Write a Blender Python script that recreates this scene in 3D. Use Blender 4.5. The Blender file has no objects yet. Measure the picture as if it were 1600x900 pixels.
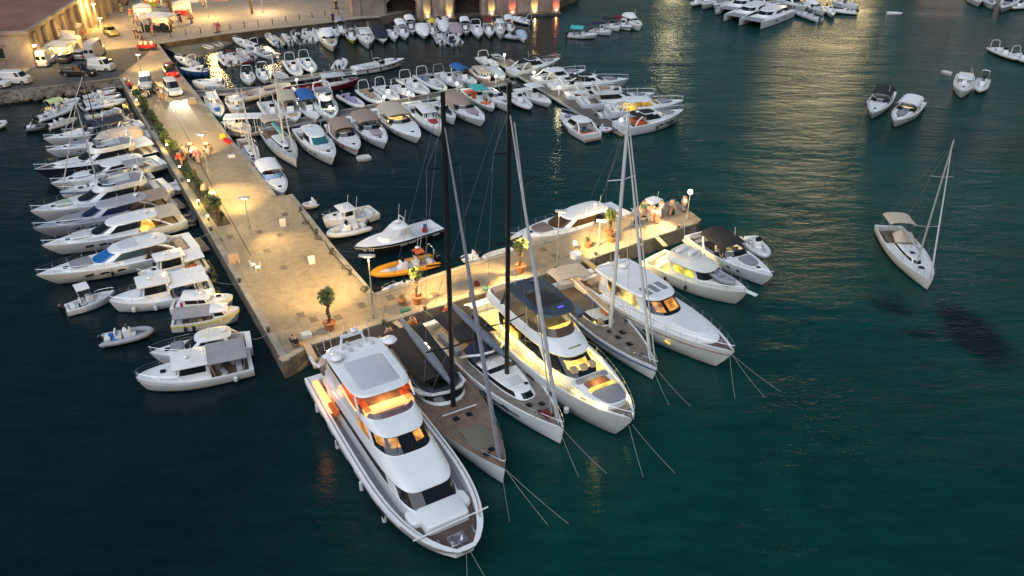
import bpy, math, random
from mathutils import Vector, Matrix
R = math.radians
random.seed(7)
sc = bpy.context.scene
COL = sc.collection

# ------------------------------------------------------------------ camera, sky, sun, exposure
F_PX, TILT, ROLL, CAM_H = 1278.0, 30.74, 0.67, 38.0
cam_d = bpy.data.cameras.new('camera')
cam_d.sensor_width = 36; cam_d.lens = 36 * F_PX / 1600
cam_d.clip_start = .5; cam_d.clip_end = 2000
cam = bpy.data.objects.new('camera', cam_d); COL.objects.link(cam)
CM = Matrix.Rotation(R(90 - TILT), 3, 'X') @ Matrix.Rotation(R(ROLL), 3, 'Z')
cam.matrix_world = Matrix.Translation((0, 0, CAM_H)) @ CM.to_4x4()
sc.camera = cam

world = bpy.data.worlds.new('World'); sc.world = world; world.use_nodes = True
wn = world.node_tree; bg = wn.nodes['Background']
sky = wn.nodes.new('ShaderNodeTexSky'); sky.sky_type = 'NISHITA'; sky.sun_disc = False
sky.sun_elevation = R(2.5); sky.sun_rotation = R(205)
sky.altitude = 0; sky.air_density = 1.0; sky.dust_density = .6; sky.ozone_density = 2.2
wn.links.new(sky.outputs[0], bg.inputs[0]); bg.inputs[1].default_value = .085
sd = bpy.data.lights.new('sun', 'SUN'); sd.energy = 1.98; sd.angle = R(75); sd.color = (.82, .90, 1.0)
sun = bpy.data.objects.new('sun', sd); COL.objects.link(sun)
sun.rotation_euler = (R(34), 0, R(-25))
sc.view_settings.view_transform = 'Standard'; sc.view_settings.look = 'None'
sc.view_settings.gamma = 1; sc.view_settings.use_curve_mapping = False
sc.view_settings.exposure = .6
sc.render.engine = 'CYCLES'
sc.cycles.max_bounces = 5; sc.cycles.diffuse_bounces = 2; sc.cycles.glossy_bounces = 3
sc.cycles.transmission_bounces = 2; sc.cycles.sample_clamp_indirect = 4
sc.cycles.use_light_tree = True; sc.cycles.caustics_reflective = False; sc.cycles.caustics_refractive = False

def at(px, py, z=0.0):
    "the world point seen at a pixel of the 1600x900 photograph, on the level z"
    d = CM @ Vector(((px - 800) / F_PX, -(py - 450) / F_PX, -1))
    t = (z - CAM_H) / d.z
    return Vector((d.x * t, d.y * t, z))

# ------------------------------------------------------------------ materials
MATS = {}
def mat(name, col, rough=.5, metal=0, spec=.5, emit=0, ecol=None, var=0, vscale=3, bump=0, bscale=20, coat=0, col2=None, vdetail=4, stretch=None):
    if name in MATS: return MATS[name]
    m = bpy.data.materials.new(name); m.use_nodes = True; MATS[name] = m
    nt = m.node_tree; b = nt.nodes['Principled BSDF']
    c = tuple(col) + (1,)
    b.inputs['Base Color'].default_value = c; b.inputs['Roughness'].default_value = rough
    b.inputs['Metallic'].default_value = metal; b.inputs['Specular IOR Level'].default_value = spec
    b.inputs['Coat Weight'].default_value = coat
    if emit:
        b.inputs['Emission Color'].default_value = tuple(ecol or col) + (1,); b.inputs['Emission Strength'].default_value = emit
    if var or col2 or bump:
        tc = nt.nodes.new('ShaderNodeTexCoord'); src = tc.outputs['Object']
        if stretch:
            mp = nt.nodes.new('ShaderNodeMapping'); mp.inputs['Scale'].default_value = stretch
            nt.links.new(src, mp.inputs[0]); src = mp.outputs[0]
    if var or col2:
        n = nt.nodes.new('ShaderNodeTexNoise'); n.inputs['Scale'].default_value = vscale; n.inputs['Detail'].default_value = vdetail
        nt.links.new(src, n.inputs['Vector'])
        r = nt.nodes.new('ShaderNodeValToRGB'); r.color_ramp.elements[0].position = .35; r.color_ramp.elements[1].position = .65
        c2 = col2 or tuple(x * (1 - var) for x in col)
        r.color_ramp.elements[0].color = tuple(c2) + (1,); r.color_ramp.elements[1].color = c
        nt.links.new(n.outputs['Fac'], r.inputs[0]); nt.links.new(r.outputs[0], b.inputs['Base Color'])
        if emit and col2: nt.links.new(r.outputs[0], b.inputs['Emission Color'])
    if bump:
        n2 = nt.nodes.new('ShaderNodeTexNoise'); n2.inputs['Scale'].default_value = bscale; n2.inputs['Detail'].default_value = 6
        nt.links.new(src, n2.inputs['Vector'])
        bp = nt.nodes.new('ShaderNodeBump'); bp.inputs['Strength'].default_value = bump; bp.inputs['Distance'].default_value = .05
        nt.links.new(n2.outputs['Fac'], bp.inputs['Height']); nt.links.new(bp.outputs[0], b.inputs['Normal'])
    return m

def wood(name, col, pitch=.12, axis='Y', rough=.6):
    "planked decking: thin dark seams across one axis, over a noisy wood tone"
    if name in MATS: return MATS[name]
    m = mat(name, col, rough, var=.35, vscale=1.5)
    nt = m.node_tree; b = nt.nodes['Principled BSDF']
    tc = nt.nodes.new('ShaderNodeTexCoord'); w = nt.nodes.new('ShaderNodeTexWave')
    w.bands_direction = axis; w.inputs['Scale'].default_value = .314 / pitch * 1.0
    nt.links.new(tc.outputs['Object'], w.inputs[0])
    r = nt.nodes.new('ShaderNodeValToRGB'); r.color_ramp.elements[0].position = 0; r.color_ramp.elements[0].color = (.25, .25, .25, 1)
    r.color_ramp.elements[1].position = .18; r.color_ramp.elements[1].color = (1, 1, 1, 1)
    nt.links.new(w.outputs['Fac'], r.inputs[0])
    mx = nt.nodes.new('ShaderNodeMix'); mx.data_type = 'RGBA'; mx.blend_type = 'MULTIPLY'; mx.inputs[0].default_value = .8
    old = b.inputs['Base Color'].links[0].from_socket
    nt.links.new(old, mx.inputs[6]); nt.links.new(r.outputs[0], mx.inputs[7]); nt.links.new(mx.outputs[2], b.inputs['Base Color'])
    return m

WH = mat('gelcoat_white', (.80, .80, .81), .28, var=.06, vscale=.8, coat=.3)
WHB = mat('gelcoat_warm_white', (.76, .75, .72), .3, var=.09, vscale=.7, coat=.3)
WHC = mat('gelcoat_cool_white', (.72, .74, .78), .3, var=.09, vscale=.9, coat=.3)
WH2 = mat('gelcoat_cream', (.74, .71, .64), .35, var=.10, vscale=.8)
WH3 = mat('gelcoat_pale_grey', (.60, .61, .64), .35, var=.10, vscale=.8)
DK = mat('deck_nonslip_white', (.72, .72, .72), .6, var=.10, vscale=2.5, bump=.1)
DKG = mat('deck_nonslip_grey', (.50, .50, .52), .7, var=.12, vscale=2.5)
TEAK = wood('teak_deck', (.26, .19, .14), .1)
TEAKD = wood('dark_teak_deck', (.115, .075, .06), .1)
TEAKG = wood('weathered_teak_deck', (.26, .22, .19), .1)
LAV = mat('gelcoat_lavender_grey', (.38, .39, .46), .25, coat=.4, var=.06, vscale=.6)
NAVY = mat('gelcoat_navy', (.012, .016, .035), .18, coat=.5)
BLACK = mat('gelcoat_black', (.012, .012, .014), .2, coat=.5)
RED = mat('paint_red', (.42, .02, .025), .4, var=.2)
MAROON = mat('paint_maroon', (.16, .015, .025), .4, var=.25)
ORANGE = mat('tube_orange', (.85, .33, .015), .45, var=.1)
ORCUSH = mat('cushion_orange', (.75, .13, .03), .7, var=.2)
BLUEP = mat('paint_blue', (.03, .10, .30), .4, var=.2)
GREENP = mat('paint_green', (.06, .22, .15), .5, var=.2)
TEALC = mat('canvas_teal', (.05, .42, .40), .8, var=.15)
BLUEC = mat('canvas_blue', (.02, .12, .38), .8, var=.2)
NAVYC = mat('canvas_navy', (.012, .018, .045), .85, var=.2)
BLACKC = mat('canvas_black', (.018, .018, .022), .85, var=.2)
BROWNC = mat('canvas_taupe', (.33, .24, .20), .85, var=.15, bump=.2, bscale=6)
BEIGEC = mat('canvas_beige', (.52, .43, .34), .85, var=.12, bump=.2, bscale=6)
MAUVEC = mat('canvas_mauve', (.38, .29, .32), .85, var=.15, bump=.3, bscale=5)
WHITEC = mat('canvas_white', (.74, .74, .77), .85, var=.1, bump=.25, bscale=5)
GREYC = mat('canvas_grey', (.30, .30, .33), .85, var=.15, bump=.2, bscale=6)
YELC = mat('canvas_yellow', (.65, .55, .03), .8, var=.2)
SLATE = mat('panel_slate', (.055, .07, .095), .45, var=.2)
PINKC = mat('cushion_pink', (.75, .10, .22), .8)
TUBEG = mat('tube_grey', (.33, .34, .37), .5, var=.12, vscale=2)
TUBED = mat('tube_dark_grey', (.07, .075, .085), .5, var=.15, vscale=2)
TUBEW = mat('tube_white', (.66, .66, .66), .45, var=.10, vscale=2)
TUBEB = mat('tube_beige', (.50, .45, .37), .5, var=.1, vscale=2)
CUSH = mat('cushion_white', (.70, .70, .72), .75, var=.1, vscale=5, bump=.2)
CUSHG = mat('cushion_grey', (.25, .25, .29), .75, var=.12, vscale=4, bump=.2)
CUSHB = mat('cushion_tan', (.42, .31, .22), .75, var=.15, vscale=4)
GLASS = mat('tinted_glass', (.012, .014, .018), .06, spec=.6)
GLASSG = mat('green_tinted_glass', (.03, .14, .15), .08, spec=.6)
GLASSB = mat('blue_windscreen_glass', (.02, .13, .38), .1, spec=.6)
STEEL = mat('stainless_steel', (.62, .62, .65), .25, metal=.9)
ALU = mat('anodised_mast', (.58, .58, .60), .35, metal=.4)
CARB = mat('carbon_mast', (.014, .014, .016), .3)
ROPE = mat('mooring_rope', (.42, .40, .36), .9)
WIRE = mat('rigging_wire', (.30, .31, .34), .4, metal=.6)
ENG = mat('outboard_black', (.012, .012, .014), .25, coat=.4)
ENGW = mat('outboard_white', (.62, .62, .64), .3)
RUB = mat('rubber_black', (.02, .02, .02), .7)
ANTI = mat('antifouling_dark', (.02, .03, .05), .6)
VINYLW = mat('fender_white', (.62, .62, .64), .4)
LITW = mat('lit_cabin_window_warm', (.55, .24, .05), .15, emit=1.1, ecol=(1, .55, .15), col2=(.10, .03, .006), vscale=1.3, vdetail=2)
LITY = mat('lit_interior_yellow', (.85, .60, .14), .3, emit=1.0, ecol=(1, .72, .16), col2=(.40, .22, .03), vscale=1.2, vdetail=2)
LEDY = mat('deck_light_strip_yellow', (1, .85, .4), .4, emit=3.5, ecol=(1, .74, .16))
LEDO = mat('orange_deck_glow', (1, .5, .2), .4, emit=.9, ecol=(1, .42, .12))  # glow of light strips, also put into dashboard, passage floor and cart goods
BULB = mat('lamp_bulb', (1, .9, .7), .4, emit=14, ecol=(1, .86, .55))
BULBW = mat('lamp_bulb_white', (1, 1, .95), .4, emit=12, ecol=(1, .95, .85))
REDL = mat('tail_light_red', (.6, .02, .01), .3, emit=3, ecol=(1, .08, .04))
HEADL = mat('headlight_lens', (.9, .9, .8), .2, emit=10, ecol=(1, .88, .62))

# ------------------------------------------------------------------ mesh building
class MB:
    def __init__(s): s.v = []; s.f = []; s.m = []
    def add(s, vs, fs, mi=0):
        o = len(s.v); s.v += [tuple(p) for p in vs]
        for f in fs: s.f.append([i + o for i in f]); s.m.append(mi)
        return s
    def box(s, x, y, z, sx, sy, sz, rz=0, mi=0, top=(1, 1), sh=0):
        "box centred in x, y with its bottom at z; top scale and x shear for slanted shapes"
        c, sn = math.cos(rz), math.sin(rz); vs = []
        for k, (tx, ty) in ((0, (1, 1)), (1, top)):
            for a, b in ((-1, -1), (1, -1), (1, 1), (-1, 1)):
                lx = a * sx / 2 * tx + k * sh; ly = b * sy / 2 * ty
                vs.append((x + lx * c - ly * sn, y + lx * sn + ly * c, z + k * sz))
        return s.add(vs, [(3, 2, 1, 0), (4, 5, 6, 7), (0, 1, 5, 4), (1, 2, 6, 5), (2, 3, 7, 6), (3, 0, 4, 7)], mi)
    def rbox(s, x, y, z, sx, sy, sz, r=.06, rz=0, mi=0, sh=0):
        "box with rounded plan corners and a softened top edge"
        r = min(r, sx * .45, sy * .45); pts = []
        for cx, cy, a0 in ((1, 1, 0), (-1, 1, 90), (-1, -1, 180), (1, -1, 270)):
            for k in range(4):
                a = R(a0 + k * 30); pts.append((cx * (sx / 2 - r) + r * math.cos(a), cy * (sy / 2 - r) + r * math.sin(a)))
        c, sn = math.cos(rz), math.sin(rz); rings = []
        e = min(r, sz * .4)
        for zz, k, q in ((0, 1, 0), (sz - e, 1, (sz - e) / sz), (sz - e * .3, 1 - .35 * e / max(sx, sy), 1), (sz, 1 - 1.4 * e / max(sx, sy), 1)):
            rings.append([(x + (px * k + sh * q) * c - py * k * sn, y + (px * k + sh * q) * sn + py * k * c, z + zz) for px, py in pts])
        return s.loft(rings, mi, True, True)
    def loft(s, rings, mi=0, cap0=False, cap1=False, closed=True, skip=None):
        n = len(rings[0]); o = len(s.v)
        for r in rings: s.v += [tuple(p) for p in r]
        for k in range(len(rings) - 1):
            for j in range(n if closed else n - 1):
                if skip and skip(k, j): continue
                a = o + k * n + j; b = o + k * n + (j + 1) % n
                s.f.append([a, b, b + n, a + n]); s.m.append(mi)
        if cap0: s.f.append([o + j for j in range(n)][::-1]); s.m.append(mi)
        if cap1: s.f.append([o + (len(rings) - 1) * n + j for j in range(n)]); s.m.append(mi)
        return s
    def tube(s, pts, r=.02, n=5, mi=0, r1=None, caps=True):
        pts = [Vector(p) for p in pts]; rings = []; L = len(pts) - 1
        for i, p in enumerate(pts):
            d = (pts[min(i + 1, L)] - pts[max(i - 1, 0)]).normalized()
            u = d.cross(Vector((0, 0, 1)))
            if u.length < .02: u = Vector((1, 0, 0))
            u.normalize(); w = u.cross(d)
            rr = r if r1 is None else r + (r1 - r) * i / L
            if isinstance(r, (list, tuple)): rr = r[i]
            rings.append([p + u * rr * math.cos(2 * math.pi * k / n) + w * rr * math.sin(2 * math.pi * k / n) for k in range(n)])
        return s.loft(rings, mi, caps, caps)
    def cyl(s, x, y, z0, z1, r0, r1=None, n=10, mi=0):
        r1 = r0 if r1 is None else r1
        return s.loft([[(x + r * math.cos(2 * math.pi * k / n), y + r * math.sin(2 * math.pi * k / n), z) for k in range(n)] for z, r in ((z0, r0), (z1, r1))], mi, True, True)
    def ell(s, x, y, z, rx, ry, rz, n=10, m=6, mi=0, lo=-90):
        rings = []
        for i in range(m + 1):
            a = R(lo + (90 - lo) * i / m); c = max(math.cos(a), .02)
            rings.append([(x + rx * c * math.cos(2 * math.pi * k / n), y + ry * c * math.sin(2 * math.pi * k / n), z + rz * math.sin(a)) for k in range(n)])
        return s.loft(rings, mi, True, True)
    def prism(s, pts, z0, z1, mi=0, mtop=None):
        n = len(pts); o = len(s.v)
        s.v += [(p[0], p[1], z0) for p in pts] + [(p[0], p[1], z1) for p in pts]
        for j in range(n):
            k = (j + 1) % n; s.f.append([o + j, o + k, o + n + k, o + n + j]); s.m.append(mi)
        s.f.append([o + n + j for j in range(n)]); s.m.append(mi if mtop is None else mtop)
        s.f.append([o + j for j in range(n)][::-1]); s.m.append(mi)
        return s
    def build(s, name, m, parent=None, smooth=True, loc=None, ang=38):
        if not s.f: return None
        me = bpy.data.meshes.new(name); me.from_pydata(s.v, [], s.f)
        for x in (m if isinstance(m, (list, tuple)) else [m]): me.materials.append(x)
        if max(s.m) > 0: me.polygons.foreach_set('material_index', s.m)
        me.update()
        if smooth:
            me.shade_smooth(); me.set_sharp_from_angle(angle=R(ang))
        o = bpy.data.objects.new(name, me); COL.objects.link(o)
        if parent: o.parent = parent
        if loc: o.location = loc
        return o

def tag(o, label=None, cat=None, group=None, kind=None):
    if label: o['label'] = label
    if cat: o['category'] = cat
    if group: o['group'] = group
    if kind: o['kind'] = kind
    return o
def empty(name, loc=(0, 0, 0), rz=0, label=None, cat=None, group=None):
    o = bpy.data.objects.new(name, None); COL.objects.link(o); o.empty_display_size = .3
    o.location = loc; o.rotation_euler = (0, 0, rz)
    return tag(o, label, cat, group)
def dup(root, loc, rz, label=None, group=None, scale=1):
    r = root.copy(); COL.objects.link(r); r.location = loc; r.rotation_euler = (0, 0, rz); r.scale = (scale,) * 3
    if label: r['label'] = label
    if group: r['group'] = group
    for ch in list(root.children):
        c = ch.copy(); COL.objects.link(c); c.parent = r
        for g in ch.children:
            d = g.copy(); COL.objects.link(d); d.parent = c
    return r
def lamp(x, y, z, power, col=(1, .68, .28), r=.15, name='lamp_light'):
    l = bpy.data.lights.new(name, 'POINT'); l.energy = power * 1.6; l.color = col; l.shadow_soft_size = r * 1.8
    o = bpy.data.objects.new(name, l); COL.objects.link(o); o.location = (x, y, z); return o
def spot(loc, target, power, ang=60, col=(1, .70, .32), blend=.6, r=.15):
    l = bpy.data.lights.new('spot_light', 'SPOT'); l.energy = power * 1.6; l.color = col; l.spot_size = R(ang); l.spot_blend = blend; l.shadow_soft_size = r
    o = bpy.data.objects.new('spot_light', l); COL.objects.link(o); o.location = loc
    o.rotation_euler = (Vector(target) - Vector(loc)).to_track_quat('-Z', 'Y').to_euler(); return o
# ------------------------------------------------------------------ boat parts
class Hull:
    def __init__(s, L, B, hs, hb, full=.5, st=.88, p=2.0, q=.85, rake=.08, wl=.84, curve=1.6, flat=0):
        s.L, s.B, s.hs, s.hb, s.full, s.st, s.p, s.q, s.rake, s.wl, s.curve = L, B, hs, hb, full, st, p, q, rake * L, wl, curve
    def t(s, x): return min(max((x + s.L / 2) / s.L, 0), 1)
    def half(s, x):
        t = s.t(x)
        if t < s.full: return s.B / 2 * (s.st + (1 - s.st) * math.sin(math.pi / 2 * t / s.full))
        return max(s.B / 2 * (1 - ((t - s.full) / (1 - s.full)) ** s.p) ** s.q, .02)
    def sheer(s, x): return s.hs + (s.hb - s.hs) * s.t(x) ** s.curve
    def outer(s, x, k):
        "hull side point offset outwards at height fraction k of the sheer"
        return s.half(x) * (s.wl + (1 - s.wl) * k ** .6)

def hull_mesh(root, h, m, boot=ANTI, stripe=None, n=22, name='hull', low=None, lowz=.45):
    mb = MB(); rows = [('z', 1, 1, 0), ('z', .82, .995, .12), ('z', lowz, .96, .45), ('a', .14, .88, .85), ('a', 0.02, .84, .95), ('a', -.35, .6, 1.1)]
    sts = [1 - (1 - i / n) ** 1.25 for i in range(n + 1)]
    rings = []
    for t in sts:
        x0 = -h.L / 2 + t * h.L; b = h.half(x0); z0 = h.sheer(x0); pts = []
        for kind, a, w, xr in rows:
            z = z0 * a if kind == 'z' else a
            w2 = 1 - (1 - w) * (h.wl and (1 - h.wl) / .16) * (1 + 1.6 * t ** 3)
            x = -h.L / 2 + t * (h.L - h.rake * xr)
            pts.append((x, max(b * w2, .01), z))
        rings.append(pts + [(x, -y, z) for x, y, z in pts[::-1]])
    K = len(rings[0]); o = 0
    mb.v = [p for r in rings for p in r]
    for i in range(len(rings) - 1):
        for j in range(K - 1):
            if j == len(rows) - 1: mi = 1
            else:
                jj = j if j < len(rows) - 1 else K - 2 - j
                mi = 1 if jj >= 3 else (2 if (low and jj >= 2) else 0)
            mb.f.append([i * K + j + 1, i * K + j, (i + 1) * K + j, (i + 1) * K + j + 1]); mb.m.append(mi)
    mb.f.append([j for j in range(K)]); mb.m.append(0)
    ob = mb.build(name, [m, boot, low or m], root, ang=50)
    if stripe:
        s = MB(); xs = [-h.L / 2 + h.L * i / 20 for i in range(21)]
        for sg in (1, -1):
            rg = []
            for x in xs:
                w = h.half(x) * .997 + .012; z = h.sheer(x) * .80
                xx = x - h.rake * .12 * h.t(x)
                rg.append([(xx, sg * w, z + .05), (xx, sg * w, z - .07), (xx, sg * (w - .03), z - .07), (xx, sg * (w - .03), z + .05)])
            s.loft(rg, 0, True, True)
        s.build('hull_stripe', stripe, root)
    return ob

def deck_mesh(root, h, c0, c1, depth, m=DK, floor=DKG, rim=.16, sub=.05, camber=.06, rimm=None, n=26, fore=None, forex=None):
    "one deck sheet with the cockpit let into it; the cockpit floor is a part of its own"
    xs = sorted(set([-h.L / 2 + h.L * i / n for i in range(n)] + [c0 - .01, c0 + .01, c1 - .01, c1 + .01] + [h.L / 2 * .985] + ([forex] if forex else [])))
    xs = [x for x in xs if -h.L / 2 <= x <= h.L / 2 * .99]
    d = MB(); fl = MB(); ff = MB(); rings = []
    for x in xs:
        b = h.half(x); z = h.sheer(x); cp = c0 < x < c1; r = min(rim, b * .5)
        dz = depth if cp else sub; w = b - r
        cm = 0 if cp else camber * w / max(h.B / 2, .1)
        rings.append([(x, b, z), (x, w, z + .005), (x, w - .015, z - dz), (x, 0, z - dz + cm), (x, -w + .015, z - dz), (x, -w, z + .005), (x, -b, z)])
    for i in range(len(xs) - 1):
        mid = (xs[i] + xs[i + 1]) / 2; cp = c0 < mid < c1 and xs[i + 1] - xs[i] > .03
        for j in range(6):
            q = [rings[i][j], rings[i + 1][j], rings[i + 1][j + 1], rings[i][j + 1]]
            if cp and j in (2, 3): fl.add(q, [(0, 1, 2, 3)])
            elif fore and j in (2, 3) and mid > forex: ff.add(q, [(0, 1, 2, 3)])
            else: d.add(q, [(0, 1, 2, 3)], 1 if (rimm and j in (0, 5)) else 0)
    e = rings[0]
    d.build('deck', [m, rimm or m], root, ang=30); fl.build('cockpit_floor', floor, root)
    if ff.f: ff.build('foredeck', fore, root)

def rail(root, h, x0, x1, ht=.55, inset=.93, both=True, r=.018, step=1.3, name='guard_rail', close=True, mid=True):
    mb = MB(); n = 14; P = {1: [], -1: []}
    for sg in (1, -1):
        for i in range(n + 1):
            x = x0 + (x1 - x0) * i / n; P[sg].append((x, sg * h.half(x) * inset, h.sheer(x) + ht * min(1, .35 + i / 2)))
    if close:
        top = P[1] + [(x1 + .12, 0, h.sheer(x1) + ht)] + P[-1][::-1]; mb.tube(top, r, 4)
        if mid: mb.tube([(x, y, z - ht * .5) for x, y, z in top[2:-2]], r * .6, 3)
    else:
        for sg in (1, -1):
            mb.tube(P[sg], r, 4)
            if mid: mb.tube([(x, y, z - ht * .5) for x, y, z in P[sg]], r * .6, 3)
    k = max(2, int((x1 - x0) / step))
    for i in range(k + 1):
        x = x0 + (x1 - x0) * i / k
        for sg in (1, -1):
            y = sg * h.half(x) * inset; mb.tube([(x, y, h.sheer(x)), (x, y, h.sheer(x) + ht * min(1, .35 + i * n / k / 2))], r * .8, 4)
    mb.build(name, STEEL, root)

def sring(xb, xf, w, z, ef=2.2, eb=6, m=.5, tp=0, n=36, zf=None, skew=0):
    "plan outline of a deckhouse layer: squarish aft, rounded forward; zf lifts or drops the front"
    pts = []; xm = xb + (xf - xb) * m
    for k in range(n):
        a = 2 * math.pi * (k + .5) / n; c, s = math.cos(a), math.sin(a); e = ef if c >= 0 else eb
        x = xm + ((xf - xm) if c >= 0 else (xm - xb)) * math.copysign(abs(c) ** (2 / e), c)
        y = w * math.copysign(abs(s) ** (2 / e), s)
        u = (x - xb) / (xf - xb); y *= 1 - tp * u
        pts.append((x, y, z if zf is None else z + (zf - z) * u))
    return pts

def house(root, layers, bands, body=WH, glass=GLASS, fa=62, ws=None, name='cabin', roofm=None, xwin=None, pillars=(), side_name='side_window', close=True, rear=False, n=36):
    """stack of plan outlines joined into a deckhouse. bands = indices of the joints that are glazed; the panes facing
    forward become 'windscreen', those along the sides 'side_window'."""
    rings = [sring(n=n, **l) for l in layers]; B = MB(); W = MB(); S = {1: MB(), -1: MB()}
    for k in range(len(rings) - 1):
        for j in range(n):
            a = (360 * (j + 1) / n) % 360; a = a if a <= 180 else a - 360
            q = [rings[k][j], rings[k][(j + 1) % n], rings[k + 1][(j + 1) % n], rings[k + 1][j]]
            t = B
            if k in bands:
                mx = sum(p[0] for p in q) / 4
                if abs(a) < fa: t = W if not any(abs(a - pa) < 180 / n + .1 for pa in pillars) else B
                elif abs(a) < fa + 12: t = B
                elif (xwin is None or xwin[0] < mx < xwin[1]) and (rear or abs(a) < 158): t = S[1 if a > 0 else -1]
            t.add(q, [(0, 1, 2, 3)], 0)
    B.f.append(list(range(len(B.v), len(B.v) + n))); B.m.append(1 if roofm else 0); B.v += rings[-1]
    if close and roofm is None: pass
    B.build(name, [body, roofm or body], root, ang=30)
    W.build('windscreen', ws or glass, root)
    for sg in (1, -1): S[sg].build(side_name, glass, root)

def canopy(root, x0, x1, w, z, m, posts=True, rise=.18, name='canopy', th=.05, zf=None, nose=0, pm=STEEL, zb=None, front_w=None):
    mb = MB(); nx, ny = 5, 8; zf = z if zf is None else zf; zb = (z - 1.9) if zb is None else zb
    top = []
    for i in range(nx + 1):
        u = i / nx; x = x0 + (x1 - x0) * u
        for j in range(ny + 1):
            v = -1 + 2 * j / ny; ww = w + ((front_w or w) - w) * u
            xx = x + (nose * (1 - v * v) if i == nx else 0)
            top.append((xx, v * ww, z + (zf - z) * u + rise * (1 - v * v) + .04 * math.sin(i * 2.4) * rise * 3 - rise * .6 * (abs(v) > .95)))
    o = len(mb.v); mb.v += top + [(x, y, zz - th) for x, y, zz in top]; N = (nx + 1) * (ny + 1)
    for i in range(nx):
        for j in range(ny):
            a = i * (ny + 1) + j; b = a + 1; c = b + ny + 1; d = a + ny + 1
            mb.f += [[a, d, c, b], [a + N, b + N, c + N, d + N]]; mb.m += [0, 0]
    ed = [j for j in range(ny + 1)] + [i * (ny + 1) + ny for i in range(1, nx + 1)] + [nx * (ny + 1) + j for j in range(ny - 1, -1, -1)] + [i * (ny + 1) for i in range(nx - 1, 0, -1)]
    for i in range(len(ed)):
        a, b = ed[i], ed[(i + 1) % len(ed)]; mb.f.append([a, b, b + N, a + N]); mb.m.append(0)
    c = mb.build(name, m, root, ang=60)
    if posts:
        f = MB()
        for sg in (1, -1):
            for u in (.06, .94):
                x = x0 + (x1 - x0) * u; f.tube([(x + (.25 if u < .5 else -.2), sg * w * .96, zb), (x, sg * w * .97, z + (zf - z) * u - .03)], .022, 4)
        f.build('canopy_frame', pm, root)
    return c

def windscreen(root, x, w, z, ht=.42, depth=.9, rake=.45, m=GLASS, frame=STEEL):
    mb = MB(); n = 10; bot, top = [], []
    for i in range(n + 1):
        a = R(-90 + 180 * i / n); c = abs(math.cos(a)) ** .7; s = math.copysign(abs(math.sin(a)) ** .85, math.sin(a))
        bot.append((x - depth + depth * c, w * s, z)); top.append((x - depth + depth * c - rake, w * .9 * s, z + ht * (.75 + .25 * c)))
    mb.loft([bot, top, [(a - .02, b * .985, c) for a, b, c in top], [(a - .03, b * .985, c) for a, b, c in bot]], 0, closed=False)
    o = mb.build('windscreen', m, root)
    MB().tube(top, .025, 4).build('windscreen_frame', frame, o)

def arch(root, x, w, z0, ht, lean=-.5, m=WH, r=.07, name='radar_arch', top_w=.8):
    pts = [(x, w, z0), (x + lean * .6, w * .95, z0 + ht * .6), (x + lean, w * top_w, z0 + ht * .93), (x + lean * 1.05, w * .5, z0 + ht), (x + lean * 1.05, -w * .5, z0 + ht), (x + lean, -w * top_w, z0 + ht * .93), (x + lean * .6, -w * .95, z0 + ht * .6), (x, -w, z0)]
    MB().tube(pts, r, 6).build(name, m, root)

def outboard(root, x, y, z=.55, s=1, m=ENG):
    mb = MB(); mb.ell(x - .28 * s, y, z + .28 * s, .30 * s, .20 * s, .30 * s, 8, 5); mb.box(x - .28 * s, y, -.3, .16 * s, .10 * s, z + .3); mb.box(x - .1 * s, y, z - .2, .25 * s, .2 * s, .25 * s)
    mb.build('outboard_engine', m, root)

def seat(root, x, y, z, sx=.5, sy=.9, m=CUSH, back=True, name='seat', ht=.42):
    mb = MB(); mb.rbox(x, y, z, sx, sy, ht, .06)
    if back: mb.rbox(x - sx / 2 + .06, y, z + ht - .02, .13, sy, .42, .05)
    mb.build(name, m, root)

def console(root, x, y, z, w=.8, m=WH, ht=.95, screen=True):
    mb = MB(); mb.rbox(x, y, z, .62, w, ht, .12, sh=-.05); mb.rbox(x + .35, y, z, .5, w * .8, ht * .45, .1); o = mb.build('steering_console', m, root)
    if screen: MB().box(x + .1, y, z + ht, .05, w * .85, .38, sh=-.18, top=(1, .85)).build('console_screen', GLASS, o)
    MB().tube([(x - .4 + .02 * math.cos(a), y + .17 * math.sin(a), z + ht - .12 + .17 * math.cos(a)) for a in [R(30 * k) for k in range(13)]], .018, 4).build('steering_wheel', RUB, o)

def fender(root, x, y, z, m=VINYLW, r=.13, l=.6):
    mb = MB(); mb.tube([(x, y, z - l / 2), (x, y, z - l / 2 + .08), (x, y, z + l / 2 - .08), (x, y, z + l / 2)], [r * .45, r, r, r * .4], 8)
    mb.tube([(x, y, z + l / 2), (x, y * .97, z + l / 2 + .45)], .012, 3); mb.build('fender', m, root)

def fenders(root, h, xs, sides=(1, -1), m=VINYLW, r=.13, l=.6, k=.55):
    for x in xs:
        for sg in sides: fender(root, x, sg * (h.half(x) + r * .75), h.sheer(x) * k, m, r, l)

def hatch(root, x, y, z, s=.5, m=GLASS, rot=0, sy=None):
    MB().rbox(x, y, z, s, sy or s, .05, .07, rz=rot).build('deck_hatch', m, root)

def pad(root, x0, x1, w, z, m=CUSH, taper=.75, name='sunpad', th=.1):
    mb = MB(); n = 24; r = [sring(x0, x1, w, 0, 3.2, 6, .5, 1 - taper, n)]
    rg = [[(x, y, z - .03) for x, y, _ in r[0]], [(x, y, z + th * .7) for x, y, _ in r[0]], [((x0 + x1) / 2 + (x - (x0 + x1) / 2) * .97, y * .95, z + th) for x, y, _ in r[0]]]
    mb.loft(rg, 0, True, True).build(name, m, root)

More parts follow.
